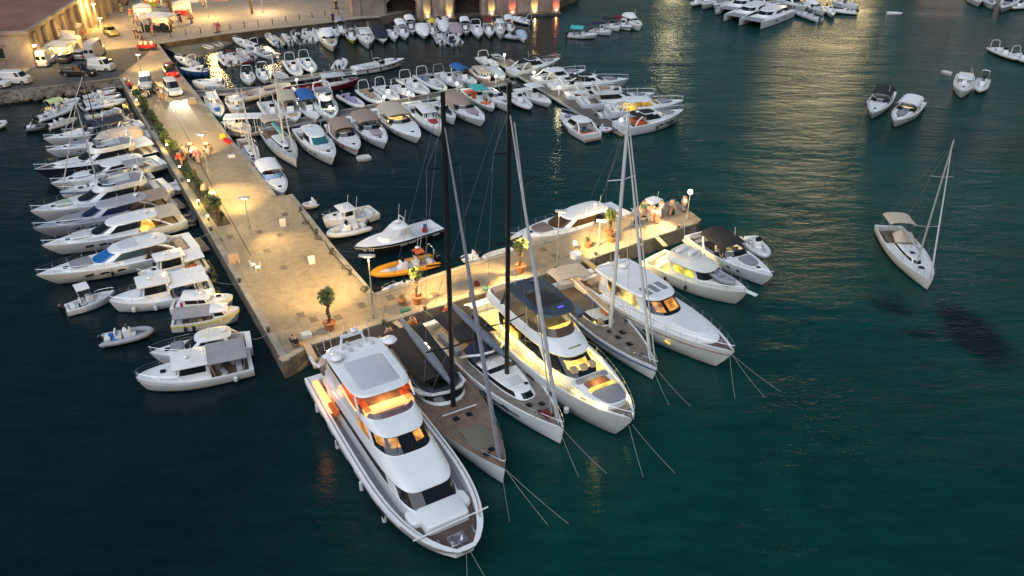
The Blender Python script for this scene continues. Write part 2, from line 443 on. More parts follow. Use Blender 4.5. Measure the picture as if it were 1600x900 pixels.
def platform(root, h, l=.8, z=.35, m=TEAK, w=.86):
    b = h.half(-h.L / 2) * w; MB().rbox(-h.L / 2 - l / 2 + .02, 0, z - .1, l, b * 2, .12, .15).build('swim_platform', m, root)

def tender(root, x, y, z, L=2.4, m=TUBEG, rz=0, name='tender'):
    mb = MB(); c, s = math.cos(rz), math.sin(rz); w = L * .2
    P = [(-L / 2, w), (L * .1, w), (L * .36, w * .7), (L * .48, 0), (L * .36, -w * .7), (L * .1, -w), (-L / 2, -w)]
    mb.tube([(x + a * c - b * s, y + a * s + b * c, z + .2 + (.08 if a > .3 * L else 0)) for a, b in P], .17, 7)
    mb.box(x - .05 * L * c, y - .05 * L * s, z + .05, L * .8, w * 1.8, .1, rz=rz)
    mb.box(x - .1 * L * c, y - .1 * L * s, z + .15, .3, w * 1.4, .25, rz=rz)
    mb.build(name, m, root)

def antennas(root, pts, m=WH):
    for x, y, z, l in pts: MB().tube([(x, y, z), (x - .15 * l, y, z + l)], .018, 4).build('antenna', m, root)
def radome(root, x, y, z, r=.35, m=WH):
    mb = MB(); mb.cyl(x, y, z, z + r * .5, r * .35, n=8); mb.ell(x, y, z + r * .75, r, r, r * .55, 12, 6); mb.build('radar_dome', m, root)

# ------------------------------------------------------------------ kinds of boat (bow along +x, waterline z = 0, origin amidships)
def k_rib(r, L, B, tube=TUBEG, con=WH, archm=None, cover=None, eng=1, em=ENG, cush=CUSH, fl=DKG, tb=None):
    rad = tb or min(.26, B * .13); h = Hull(L * .97, B - rad, .38, .62, full=.45, st=.95, p=2.4, q=.62, rake=.12, wl=.7)
    hull_mesh(r, h, WH3 if tube is not TUBEW else WH, n=12)
    P = [(-h.L / 2 - .25, h.half(-h.L / 2))]; n = 9
    for i in range(n + 1):
        x = -h.L / 2 + h.L * (1 - (1 - i / n) ** 1.5) * .995; P.append((x, h.half(x)))
    P = [(x, y, h.sheer(x) + .02) for x, y in P]; Q = P + [(h.L / 2 + .02, 0, h.sheer(h.L / 2) + .04)] + [(x, -y, z) for x, y, z in P[::-1]]
    MB().tube(Q, [rad * .3, rad] + [rad] * (len(Q) - 4) + [rad, rad * .3], 9).build('inflatable_tube', tube, r)
    MB().prism([(x, y * .98, 0) for x, y, z in P[1:]] + [(x, -y * .98, 0) for x, y, z in P[:0:-1]], .30, .36).build('deck', fl, r)
    if cover:
        rg = [[(x, y * k, h.sheer(x) + rad * .8 + dz) for x, y, z in Q[1:-1]] for k, dz in ((1.0, 0), (.8, .12), (.3, .32))]
        MB().loft(rg, 0, False, True).build('boat_cover', cover, r)
    else:
        if L > 3.6: console(r, L * .02, 0, .35, min(.85, B * .38), con, .85)
        seat(r, -L * .17, 0, .35, .5, B * .5, cush); seat(r, -L * .38, 0, .35, .45, B * .6, cush, back=False)
        if L > 5: pad(r, L * .22, L * .42, B * .26, .42, cush, .5)
    if archm: arch(r, -L * .40, B * .36, .5, 1.55, -.25, archm, .05)
    for k in range(eng): outboard(r, -h.L / 2, (k - (eng - 1) / 2) * .6, .55, 1.0 if L > 4.5 else .75, em)
    return h

def k_open(r, L, B, hm=WH, ttop=None, arch_=None, eng=1, em=ENG, cush=CUSH, stripe=None, floor=DK, bim=None, cover=None, top_x=0, boot=ANTI):
    h = Hull(L, B, .62, .95, full=.42, st=.86, p=2.1, q=.8, rake=.1); hull_mesh(r, h, hm, boot, stripe=stripe, n=14)
    if cover:
        deck_mesh(r, h, -L * .46, L * .30, .3, WH, floor, n=14); xs = [-L * .47 + L * .8 * i / 8 for i in range(9)]
        rg = []
        for i, x in enumerate(xs):
            hh = .75 * math.sin(math.pi * (i + .6) / 9.4) ** .7; b = h.half(x) * 1.0; z = h.sheer(x)
            rg.append([(x, b * math.cos(R(a)), z - .05 + (hh + .05) * max(math.sin(R(a)), 0) ** .8) for a in range(0, 181, 20)])
        MB().loft(rg, 0, True, True, closed=False).build('boat_cover', cover, r)
    else:
        deck_mesh(r, h, -L * .44, L * .24, .38, WH, floor, n=14)
        console(r, 0, 0, .3, B * .36, WH); seat(r, -L * .15, 0, .3, .5, B * .45, cush); seat(r, -L * .36, 0, .3, .4, B * .6, cush, back=False)
        pad(r, L * .16, L * .34, B * .28, h.sheer(L * .25) - .1, cush, .5)
    if ttop: canopy(r, -L * .16 + top_x, L * .10 + top_x, B * .42, 2.25, ttop, rise=.07, name='t_top', zb=.35)
    if bim: canopy(r, -L * .42 + top_x, L * .02 + top_x, B * .42, 2.0, bim, rise=.22, name='bimini', zb=.6)
    if arch_: arch(r, -L * .30, B * .42, .65, 1.35, -.35, arch_, .055)
    rail(r, h, L * .12, L * .46, .3, .9, step=1.2, mid=False)
    for k in range(eng): outboard(r, -L / 2, (k - (eng - 1) / 2) * .6, .62, 1, em)
    return h

def k_cruiser(r, L, B, hm=WH, padm=CUSH, screen=GLASS, bim=None, cover=None, archm=WH, stripe=None, floor=TEAK, plat=True, cush=CUSH, lit=False, hs=None, hatches=2, low=None, railing=True, pn=True, eng=0, tint=None):
    hs = hs or .95; h = Hull(L, B, hs, hs * 1.42, full=.40, st=.86, p=2.0, q=.85, rake=.11); hull_mesh(r, h, hm, stripe=stripe, low=low)
    c1 = L * .06; deck_mesh(r, h, -L * .45, c1, .5, WH if hm is not WH2 else WH2, floor)
    # raised foredeck trunk
    z = h.sheer(L * .1); n = 24
    MB().loft([sring(c1 - .1, L * .37, h.half(0) * .80, z - .08, 2.6, 8, .3, .25, n, zf=h.sheer(L * .37) - .1),
               sring(c1 - .1, L * .355, h.half(0) * .76, z + .22, 2.6, 8, .3, .25, n, zf=h.sheer(L * .35) + .02),
               sring(c1 + .1, L * .32, h.half(0) * .62, z + .30, 2.6, 8, .3, .25, n, zf=h.sheer(L * .32) + .06)], 0, False, True).build('coachroof', WH if hm is not WH2 else WH2, r)
    if pn: pad(r, L * .13, L * .29, B * .21, z + .30 + L * .004, padm, .75)
    hatch(r, L * .325, 0, h.sheer(L * .33) + .10, .38)
    if hatches > 1:
        for sg in (1, -1): hatch(r, L * .09, sg * B * .22, z + .27, .3, sy=.2)
    windscreen(r, L * .12, h.half(0) * .82, z + .12, .55, L * .14, .55, screen)
    zc = hs - .5
    seat(r, -L * .03, -B * .2, zc, .5, .6, cush, ht=.55); seat(r, -L * .03, B * .22, zc, .5, .6, cush, ht=.55)
    MB().rbox(L * .03, -B * .2, zc, .35, B * .32, .75, .1).build('dashboard', WH, r)
    mb = MB(); mb.rbox(-L * .36, 0, zc, L * .07, B * .66, .42, .08); mb.rbox(-L * .20, B * .31, zc, L * .26, .5, .42, .08); mb.rbox(-L * .20, -B * .33, zc, L * .16, .4, .42, .08); mb.build('cockpit_seat', cush, r)
    pad(r, -L * .475, -L * .40, B * .34, hs - .02, cush, .95, 'aft_sunpad')
    if archm: arch(r, -L * .20, h.half(-L * .2) * .93, hs, 1.25, -.7, archm, .10)
    if lit:
        MB().rbox(-L * .06, 0, zc + .4, L * .16, B * .55, .35, .15).build('glowing_cockpit_table', LITY, r)  # cockpit light put into the table as its own glow
    if bim: canopy(r, -L * .30, L * .02, h.half(0) * .86, hs + 1.35, bim, rise=.25, zb=hs, zf=hs + 1.25, nose=.3)
    if cover:
        rg = [sring(-L * .44, L * .07, h.half(0) * .93, hs + .02, 2.4, 5, .5, 0, 24), sring(-L * .42, L * .03, h.half(0) * .85, hs + .75, 2.4, 4, .5, 0, 24), sring(-L * .36, -L * .02, h.half(0) * .6, hs + 1.15, 2.4, 4, .5, 0, 24), sring(-L * .28, -L * .08, h.half(0) * .3, hs + 1.24, 2.4, 4, .5, 0, 24)]
        MB().loft(rg, 0, False, True).build('cockpit_cover', cover, r)
    if railing: rail(r, h, L * .08, L * .485, .45, .92, step=1.1)
    if plat: platform(r, h, L * .06, .32, TEAK if floor is TEAK else WH)
    for k in range(eng): outboard(r, -L / 2, (k - (eng - 1) / 2) * .6, .62, 1)
    # ports in the hull side
    for sg in (1, -1):
        for x in (L * .12, L * .22):
            MB().rbox(x, 0, 0, .42, .05, .13, .02).build('hull_port', GLASS, r, loc=(0, sg * (h.half(x) * .975 - .005), h.sheer(x) * .62))
    return h

def k_express(r, L, B, hm=WH, roof=WH, glass=GLASS, ws=None, padm=CUSHG, stripe=None, low=None, awn=None, floor=TEAK, sun_roof=None, lit=None, fend=(), fside=(1, -1), plat=True, cush=CUSH, tend=None, archm=True, hs=1.08, tip=False, foredk=None):
    "sport yacht with a long foredeck and a curved hardtop"
    h = Hull(L, B, hs, hs * 1.42, full=.38, st=.88, p=2.0, q=.88, rake=.13); hull_mesh(r, h, hm, stripe=stripe, low=low, n=24)
    deck_mesh(r, h, -L * .44, -L * .14, .55, hm if hm in (WH, WH2, LAV) else WH, floor, fore=foredk, forex=L * .30, rim=.2)
    dm = hm if hm in (WH, WH2, LAV) else WH
    z0 = h.sheer(-L * .1) - .05; w = h.half(0) * .80
    # foredeck trunk
    MB().loft([sring(-L * .05, L * .36, w, z0 - .1, 2.4, 8, .3, .2, 28, zf=h.sheer(L * .36) - .1), sring(-L * .05, L * .345, w * .95, z0 + .35, 2.4, 8, .3, .2, 28, zf=h.sheer(L * .34) + .05),
               sring(0, L * .31, w * .8, z0 + .44, 2.4, 8, .3, .2, 28, zf=h.sheer(L * .31) + .10)], 0, False, True).build('coachroof', dm, r)
    pad(r, L * .17, L * .30, B * .23, z0 + .50, padm, .8)
    hatch(r, L * .325, 0, h.sheer(L * .325) + .10, .45)
    T = .95
    house(r, [dict(xb=-L * .16, xf=L * .19, w=w, z=z0 + .0, ef=2.6, eb=8, m=.35, tp=.05), dict(xb=-L * .17, xf=L * .165, w=w * .97, z=z0 + .38, ef=2.6, eb=8, m=.35, tp=.05),
              dict(xb=-L * .19, xf=L * .055, w=w * .84, z=z0 + T, ef=2.6, eb=8, m=.45, tp=.03), dict(xb=-L * .20, xf=L * .045, w=w * .80, z=z0 + T + .12, ef=2.6, eb=8, m=.45, tp=.03),
              dict(xb=-L * .19, xf=L * .0, w=w * .6, z=z0 + T + .20, ef=2.6, eb=8, m=.45)], (1,), dm, glass, 50, ws, roofm=roof)
    if sun_roof: pad(r, -L * .13, -L * .01, w * .55, z0 + T + .20, sun_roof, .95, 'roof_panel', .03)
    # hardtop running aft over the cockpit
    MB().loft([sring(-L * .32, -L * .05, w * .86, z0 + T + .02, 6, 3, .5, 0, 24), sring(-L * .32, -L * .05, w * .88, z0 + T + .10, 6, 3, .5, 0, 24), sring(-L * .30, -L * .05, w * .75, z0 + T + .16, 6, 3, .5, 0, 24)], 0, True, True).build('hardtop', roof, r)
    for sg in (1, -1): MB().tube([(-L * .38, sg * h.half(-L * .35) * .93, hs), (-L * .31, sg * w * .9, hs + .6), (-L * .24, sg * w * .84, z0 + T + .03)], [.09, .10, .09], 6).build('hardtop_strut', dm, r)
    if archm: radome(r, -L * .24, 0, z0 + T + .15, .26); antennas(r, [(-L * .22, w * .5, z0 + T + .1, 1.6)])
    zc = hs - .55
    mb = MB(); mb.rbox(-L * .40, 0, zc, L * .06, B * .62, .45, .08); mb.rbox(-L * .30, B * .28, zc, L * .18, .55, .45, .08); mb.build('cockpit_seat', cush, r)
    MB().rbox(-L * .28, -B * .05, zc + .35, .9, .6, .05, .1).build('cockpit_table', TEAK, r)
    if awn: canopy(r, -L * .47, -L * .30, B * .40, z0 + T - .05, awn, rise=.1, zb=hs, name='awning')
    if lit: MB().rbox(-L * .22, 0, zc + .02, L * .10, B * .6, .75, .15).build('cockpit_glow_block', lit, r)  # block added to stand in for light in the cockpit
    rail(r, h, L * .02, L * .485, .55, .93, step=1.2)
    if plat: platform(r, h, L * .07, .35, floor)
    for x in fend: fender(r, x * L, fside[0] * (h.half(x * L) + .1), h.sheer(x * L) * .5, RUB, .14, .6)
    for sg in (1, -1):
        for x in (L * .02, L * .12, L * .21):
            MB().rbox(x, 0, 0, .75, .05, .17, .02).build('hull_port', GLASS, r, loc=(0, sg * (h.half(x) * .97 + .0), h.sheer(x) * .60))
    if tend is not None: tender(r, -L * .5 - L * .045, 0, .35, B * .75, tend, R(90))
    return h

def k_fly(r, L, B, hm=WH, fly=CUSHG, glass=GLASS, stripe=None, low=None, foredk=None, awn=None, tend=None, padm=CUSHG, floor=TEAK, bimini=None, lit=None, hs=1.3, mastarch=True, padx=(.22, .33), plat=True):
    "motor yacht with an open flybridge over the saloon"
    hs = hs * .88
    h = Hull(L, B, hs, hs * 1.5, full=.40, st=.90, p=2.1, q=.85, rake=.12); hull_mesh(r, h, hm, stripe=stripe, low=low, n=24)
    dm = WH if hm in (NAVY, BLACK) else hm
    deck_mesh(r, h, -L * .45, -L * .24, .4, dm, floor, fore=foredk, forex=L * .33, rim=.2)
    z0 = h.sheer(0) - .1; w = h.half(0) * .78
    MB().loft([sring(-L * .05, L * .37, w, z0 - .1, 2.4, 8, .3, .2, 28, zf=h.sheer(L * .37) - .1), sring(-L * .05, L * .355, w * .95, z0 + .32, 2.4, 8, .3, .2, 28, zf=h.sheer(L * .34) + .05),
               sring(0, L * .32, w * .8, z0 + .40, 2.4, 8, .3, .2, 28, zf=h.sheer(L * .31) + .10)], 0, False, True).build('coachroof', dm, r)
    pad(r, L * padx[0], L * padx[1], B * .22, z0 + .46, padm, .8); hatch(r, L * .345, 0, h.sheer(L * .34) + .08, .42)
    T = 1.0
    house(r, [dict(xb=-L * .26, xf=L * .20, w=w, z=z0, ef=2.8, eb=8, m=.4, tp=.05), dict(xb=-L * .26, xf=L * .175, w=w * .98, z=z0 + .38, ef=2.8, eb=8, m=.4, tp=.05),
              dict(xb=-L * .27, xf=L * .055, w=w * .86, z=z0 + T, ef=2.8, eb=8, m=.45, tp=.04), dict(xb=-L * .27, xf=L * .05, w=w * .86, z=z0 + T + .1, ef=2.8, eb=8, m=.45, tp=.04)], (1,), dm, glass, 50)
    # flybridge coaming: a rounded tub
    zf = z0 + T + .08; a = dict(ef=2.4, eb=7, m=.55, n=30); o0 = sring(-L * .33, L * .055, w * .98, zf, **a); o1 = sring(-L * .33, L * .02, w * 1.0, zf + .5, **a); i1 = sring(-L * .32, L * .0, w * .9, zf + .5, **a); i0 = sring(-L * .32, L * .0, w * .88, zf + .1, **a)
    MB().loft([o0, o1, i1, i0], 0, True, False).build('flybridge', dm, r)
    MB().prism([p[:2] for p in i0], zf + .04, zf + .12).build('flybridge_deck', fly if fly in (TEAK, DKG) else DKG, r)
    mb = MB(); mb.rbox(-L * .27, 0, zf + .1, L * .06, w * 1.5, .42, .1); mb.rbox(-L * .17, w * .6, zf + .1, L * .16, w * .5, .42, .1); mb.rbox(-L * .05, -w * .4, zf + .1, .5, .55, .7, .1); mb.build('flybridge_seat', fly, r)
    MB().rbox(-L * .0, -w * .35, zf + .1, .4, w * .7, .65, .1).build('helm_console', dm, r)
    windscreen(r, L * .015, w * .85, zf + .48, .28, L * .10, .2, glass)
    if mastarch: arch(r, -L * .27, w * .98, zf + .3, 1.0, -.5, dm, .10); radome(r, -L * .29, 0, zf + 1.3, .28); antennas(r, [(-L * .28, w * .5, zf + 1.2, 1.8)])
    if bimini: canopy(r, -L * .24, L * .02, w * .9, zf + 1.7, bimini, rise=.12, zb=zf + .5, name='bimini')
    if awn: canopy(r, -L * .47, -L * .31, B * .42, z0 + T, awn, rise=.1, zb=hs, name='awning')
    zc = hs - .4
    MB().rbox(-L * .40, 0, zc, L * .05, B * .62, .45, .08).build('cockpit_seat', CUSH, r)
    if lit: MB().rbox(-L * .255, 0, zc + .02, L * .04, B * .5, 1.3, .1).build('cockpit_glow_block', lit, r)
    rail(r, h, L * .0, L * .485, .6, .94, step=1.2)
    if plat: platform(r, h, L * .07, .35, floor)
    for sg in (1, -1):
        for x in (L * .02, L * .14, L * .24):
            MB().rbox(x, 0, 0, .7, .05, .2, .03).build('hull_port', GLASS, r, loc=(0, sg * (h.half(x) * .97 + .0), h.sheer(x) * .60))
    if tend is not None: tender(r, -L * .5 - L * .05, 0, .4, B * .75, tend, R(90))
    return h

def k_fishing(r, L, B, hm=WH, roof=WH, awn=None, hx=.08, hl=.26, hh=1.5, stripe=None, floor=DKG, fend=(), dk=WH2, bowpad=None, rails=True, clutter=False, low=None, rimm=None, extra=None, win=GLASS, aft_h=2.0, plat=False, wh_w=.62, name='wheelhouse'):
    "working or fishing cruiser with an upright wheelhouse"
    h = Hull(L, B, .85, 1.35, full=.45, st=.86, p=2.2, q=.72, rake=.07, curve=2); hull_mesh(r, h, hm, stripe=stripe, low=low, n=18)
    deck_mesh(r, h, -L * .46, (hx - hl / 2) * L, .45, dk, floor, rimm=rimm)
    z0 = .85; x0, x1 = (hx - hl / 2) * L, (hx + hl / 2) * L; w = B * wh_w / 2
    MB().loft([sring(x1 - .3, L * .38, w * .95, z0 - .1, 2.4, 8, .3, .3, 24, zf=h.sheer(L * .38) - .1), sring(x1 - .3, L * .365, w * .9, z0 + .38, 2.4, 8, .3, .3, 24, zf=h.sheer(L * .36) + .06), sring(x1 - .3, L * .33, w * .75, z0 + .46, 2.4, 8, .3, .3, 24, zf=h.sheer(L * .33) + .10)], 0, False, True).build('coachroof', WH if hm is not WH2 else WH2, r)
    hatch(r, L * .27, 0, h.sheer(L * .28) + .22, .4)
    house(r, [dict(xb=x0, xf=x1, w=w, z=z0 - .4, ef=5, eb=10, m=.5), dict(xb=x0, xf=x1, w=w, z=z0 + hh * .42, ef=5, eb=10, m=.5), dict(xb=x0, xf=x1 - .18, w=w * .95, z=z0 + hh * .85, ef=5, eb=10, m=.5), dict(xb=x0, xf=x1 - .2, w=w * .95, z=z0 + hh * .92, ef=5, eb=10, m=.5)], (1,), WH if hm is not WH2 else WH2, win, 40, pillars=(0, 20, -20), xwin=(x0 + .25, x1 - .2))
    MB().rbox((x0 + x1) / 2, 0, z0 + hh * .92, x1 - x0 + .35, w * 2.15, .09, .15).build('wheelhouse_roof', roof, r)
    if awn: canopy(r, -L * .46, x0 + .1, B * .44, aft_h, awn, rise=.05, zb=.8, name='awning')
    seat(r, -L * .38, 0, .45, .45, B * .5, CUSH, back=False, name='bench')
    if clutter:
        mb = MB(); rr = random.Random(int(L * 100))
        for k in range(9): mb.rbox(-L * .42 + rr.random() * (x0 + L * .40), (rr.random() - .5) * B * .6, .42, .25 + rr.random() * .35, .25 + rr.random() * .3, .15 + rr.random() * .35, .05, rr.random() * 3)
        mb.build('deck_gear', extra or CUSHB, r)
    if bowpad: pad(r, L * .2, L * .32, B * .2, z0 + .5, bowpad, .7)
    if rails: rail(r, h, L * .1, L * .485, .5, .92, step=1.1)
    antennas(r, [((x0 + x1) / 2, w * .5, z0 + hh, 1.5)]); radome(r, (x0 + x1) / 2 + .3, 0, z0 + hh, .2)
    if plat: platform(r, h, .7, .32, TEAK)
    fenders(r, h, [f * L for f in fend], r=.16, l=.45)
    return h

def k_sail(r, L, B, mast_h, hm=WH, dkm=DK, mastm=ALU, mx=.12, boom=.38, bim=None, hood=None, spreaders=2, rake=0, fs_top=.95, coach=WH, cover=None, floor=TEAK, stripe=None, wheels=True, fold=ALU, spr=True, wr=.012, mr=None, hs=None, plat=False):
    hs = hs or L * .078; h = Hull(L, B, hs, hs * 1.25, full=.42, st=.78, p=2.0, q=.92, rake=.035, wl=.80); hull_mesh(r, h, hm, stripe=stripe, n=20)
    deck_mesh(r, h, -L * .46, -L * .16, .4, dkm, floor, rim=.14)
    z0 = h.sheer(0) - .04; w = B * .27
    house(r, [dict(xb=-L * .17, xf=L * .24, w=w, z=z0 - .05, ef=2.6, eb=7, m=.3, tp=.25), dict(xb=-L * .17, xf=L * .22, w=w * .96, z=z0 + .10, ef=2.6, eb=7, m=.3, tp=.25), dict(xb=-L * .16, xf=L * .19, w=w * .9, z=z0 + .30, ef=2.6, eb=7, m=.3, tp=.25), dict(xb=-L * .15, xf=L * .17, w=w * .75, z=z0 + .38, ef=2.6, eb=7, m=.3, tp=.25)], (1,), coach, GLASS, 25, name='coachroof')
    hatch(r, L * .07, 0, z0 + .37, .45); hatch(r, L * .28, 0, h.sheer(L * .28) + .02, .5)
    mast_parts(r, L, B, h, mast_h, mx, boom, mastm, z0 + .3, spreaders, fs_top, mr=mr, fold=fold, wr=wr, rake=rake, cover=cover)
    if hood: canopy(r, -L * .19, -L * .09, w * 1.05, z0 + .95, hood, posts=False, rise=.2, name='sprayhood', nose=.4, zf=z0 + .55)
    if bim: canopy(r, -L * .42, -L * .22, B * .36, z0 + 1.75, bim, rise=.15, name='bimini', zb=z0)
    mb = MB()
    for sg in (1, -1): mb.rbox(-L * .28, sg * B * .27, hs - .35, L * .2, .42, .35, .06)
    mb.build('cockpit_seat', TEAK, r)
    if wheels:
        MB().tube([(-L * .37, .42 * math.sin(R(30 * k)), hs + .25 + .42 * math.cos(R(30 * k))) for k in range(13)], .02, 4).build('steering_wheel', STEEL, r)
    rail(r, h, L * .36, L * .485, .6, .93, step=.8, name='pulpit'); rail(r, h, -L * .48, L * .36, .6, .96, r=.012, step=1.8, name='guard_wire', close=False)
    return h

def mast_parts(r, L, B, h, mh, mx, boom, mm, zb, spreaders=2, fs_top=.95, mr=None, fold=ALU, wr=.012, rake=0, cover=None, fsx=.47, fs2=False):
    x = L * mx; mr = mr or L * .0085; tx = x - rake * mh
    m = MB().tube([(x, 0, zb - .3), (x + (tx - x) * .5, 0, mh * .5), (tx, 0, mh)], mr, 8, r1=mr * .75).build('mast', mm, r)
    for i in range(spreaders):
        z = mh * (i + 1) / (spreaders + .7); xx = x + (tx - x) * z / mh; s = B * (.36 - .07 * i)
        MB().tube([(xx - .25, s, z), (xx, 0, z - .02), (xx - .25, -s, z)], mr * .28, 5).build('spreader', mm, m)
    if boom:
        zc = zb + 1.0
        bo = MB().tube([(x - .15, 0, zc), (x - L * boom, 0, zc + .05)], mr * 1.1, 8).build('boom', mm, r)
        if cover: MB().loft([[(x - .2 - (L * boom - .3) * u, (.17 if u < .8 else .12) * math.cos(R(a)) * (1 + .15 * math.sin(u * 30)), zc + .12 + .24 * max(0, math.sin(R(a)) + .3)) for a in range(0, 360, 45)] for u in [k / 8 for k in range(9)]], 0, True, True).build('sail_cover', cover, bo)
    zt = mh * fs_top; xt = x + (tx - x) * fs_top; xf = L * fsx; zf = h.sheer(xf) + .05
    MB().tube([(xf, 0, zf), (xf + (xt - xf) * .03, 0, zf + (zt - zf) * .03), (xf + (xt - xf) * .5, 0, zf + (zt - zf) * .5), (xt, 0, zt)], [.04, mr * .9, mr * .72, .04], 6).build('furled_headsail', fold, r)
    if fs2:
        xf2 = L * (fsx - .10); MB().tube([(xf2, 0, h.sheer(xf2)), (xt, 0, zt * .93)], mr * .5, 5).build('furled_staysail', fold, r)
    w = MB(); chain = h.half(x - .3) * .93
    for sg in (1, -1):
        pts = [(x - .35, sg * chain, h.sheer(x))]
        for i in range(spreaders):
            z = mh * (i + 1) / (spreaders + .7); xx = x + (tx - x) * z / mh; pts.append((xx - .25, sg * B * (.36 - .07 * i), z))
        pts.append((xt, 0, zt)); w.tube(pts, wr, 3); w.tube([pts[0], (pts[1][0], 0, pts[1][2] - .1)], wr, 3)
        w.tube([(-L * .47, sg * h.half(-L * .47) * .8, h.sheer(-L * .47)), (tx * .5 - L * .15, 0, mh * .35), (tx, 0, mh)] if 0 else [(-L * .47, sg * h.half(-L * .47) * .8, h.sheer(-L * .47)), (tx, 0, mh)], wr, 3)
    w.build('rigging', WIRE, r)
    MB().tube([(tx, 0, mh), (tx - .05, 0, mh + .5)], .02, 4).build('masthead_antenna', WIRE, m)

def k_cat(r, L, B, hm=WH):
    for sg in (1, -1):
        h = Hull(L, B * .22, 1.35, 1.55, full=.35, st=.9, p=2.2, q=.9, rake=.02, wl=.85)
        e = MB()
        o = hull_mesh(r, h, hm, name='hull', n=14); o.location = (0, sg * B * .38, 0)
        MB().prism([(x, y + sg * B * .38, 0) for x, y in [(-L / 2, h.half(-L / 2)), (0, h.half(0)), (L * .3, h.half(L * .3)), (L * .49, .05), (L * .49, -.05), (L * .3, -h.half(L * .3)), (0, -h.half(0)), (-L / 2, -h.half(-L / 2))]], 1.32, 1.44).build('deck', DK, r)
        for x in (-.15, .1): MB().rbox(L * x, sg * (B * .38 + h.half(0) * .97), .75, 1.1, .06, .28, .02).build('hull_port', GLASS, r)
    MB().rbox(-L * .08, 0, .8, L * .62, B * .62, .62, .2).build('bridge_deck', hm, r)
    house(r, [dict(xb=-L * .24, xf=L * .17, w=B * .34, z=1.4, ef=2.6, eb=8, m=.3, tp=.1), dict(xb=-L * .24, xf=L * .15, w=B * .33, z=1.7, ef=2.6, eb=8, m=.3, tp=.1), dict(xb=-L * .25, xf=L * .10, w=B * .31, z=2.25, ef=2.6, eb=8, m=.3, tp=.1), dict(xb=-L * .38, xf=L * .07, w=B * .31, z=2.4, ef=2.6, eb=8, m=.3, tp=.1)], (1,), hm, GLASS, 60)
    MB().prism([(L * .22, -B * .3), (L * .44, -B * .3), (L * .44, B * .3), (L * .22, B * .3)], 1.25, 1.29).build('trampoline', CUSHG, r)

def k_dinghy(r, L, B, hm=WH, inside=DKG, eng=0, cover=None):
    h = Hull(L, B, .38, .5, full=.45, st=.82, p=2.2, q=.75, rake=.08); hull_mesh(r, h, hm, boot=hm, n=10); deck_mesh(r, h, -L * .45, L * .36, .26, hm, inside, rim=.08, n=10)
    mb = MB()
    for x in (-.25, .02, .24): mb.box(L * x, 0, .28, .2, h.half(L * x) * 1.85, .04)
    mb.build('thwart', WH2 if hm is not WH2 else TEAK, r)
    if eng: outboard(r, -L / 2, 0, .4, .7)
    return h

KIND = dict(rib=k_rib, open=k_open, cruiser=k_cruiser, express=k_express, fly=k_fly, fishing=k_fishing, sail=k_sail, cat=k_cat, dinghy=k_dinghy)
KINDNAME = dict(rib=('inflatable_boat', 'inflatable boat', .35, .5), open=('open_motorboat', 'motorboat', .6, .8), cruiser=('cabin_cruiser', 'cabin cruiser', .9, 1.2), express=('hardtop_motor_yacht', 'motor yacht', 1.2, 1.7),
                fly=('flybridge_motor_yacht', 'motor yacht', 1.3, 1.9), fishing=('wheelhouse_boat', 'fishing boat', .9, 1.3), sail=('sailing_yacht', 'sailing yacht', 1, 1.2), cat=('catamaran', 'catamaran', 1.3, 1.5), dinghy=('rowing_dinghy', 'dinghy', .4, .5))
def boat(kind, s, b, B, label, group=None, name=None, cat=None, Lk=1, world=False, z=None, **o):
    nm, ct, hs, hb = KINDNAME[kind]
    if z is not None: hs = hb = z
    S = Vector(s + (0,)) if world else at(s[0], s[1], hs); E = Vector(b + (0,)) if world else at(b[0], b[1], hb)
    d = E - S; d.z = 0; L = d.length * Lk; c = (S + E) / 2; c.z = 0
    r = empty(name or nm, c, math.atan2(d.y, d.x), label, cat or ct, group)
    if B < .6: B = L * B
    rr = random.Random(hash_label(label))
    if 'hm' not in o and kind not in ('cat', 'rib', 'dinghy'): o['hm'] = rr.choice((WH, WH, WHB, WHC))
    h = KIND[kind](r, L, B, **o)
    if kind in ('open', 'cruiser', 'rib', 'fishing', 'express') and L > 3.2 and h is not None:      # towels, bags, boxes left lying in the cockpit
        z0 = {'rib': .36, 'open': .28}.get(kind, h.hs - .48); mb = MB()
        for k in range(rr.randint(4, 7)): mb.rbox(rr.uniform(-.42, -.14) * L, rr.uniform(-.28, .28) * B, z0, rr.uniform(.2, .5), rr.uniform(.2, .45), rr.uniform(.12, .45), .05, rr.uniform(0, 3))
        mb.build('deck_gear', rr.choice((CUSHG, BLACKC, CUSHB, NAVYC, WH3, MAROON, BLUEC, BROWNC)), r)
        if kind in ('cruiser', 'express', 'fishing') and not o.get('fend'):
            fenders(r, h, [x * L for x in rr.sample((-.30, -.18, -.05, .08), 2)], rr.choice(((1,), (-1,), (1, -1))), rr.choice((VINYLW, RUB, NAVYC)), .12, .5)
        if kind in ('cruiser', 'express', 'fly', 'fishing'): antennas(r, [(-.08 * L, B * .25, h.hs + .6, 1.7)])
    return r
def hash_label(s): return sum((i + 7) * ord(ch) for i, ch in enumerate(s))
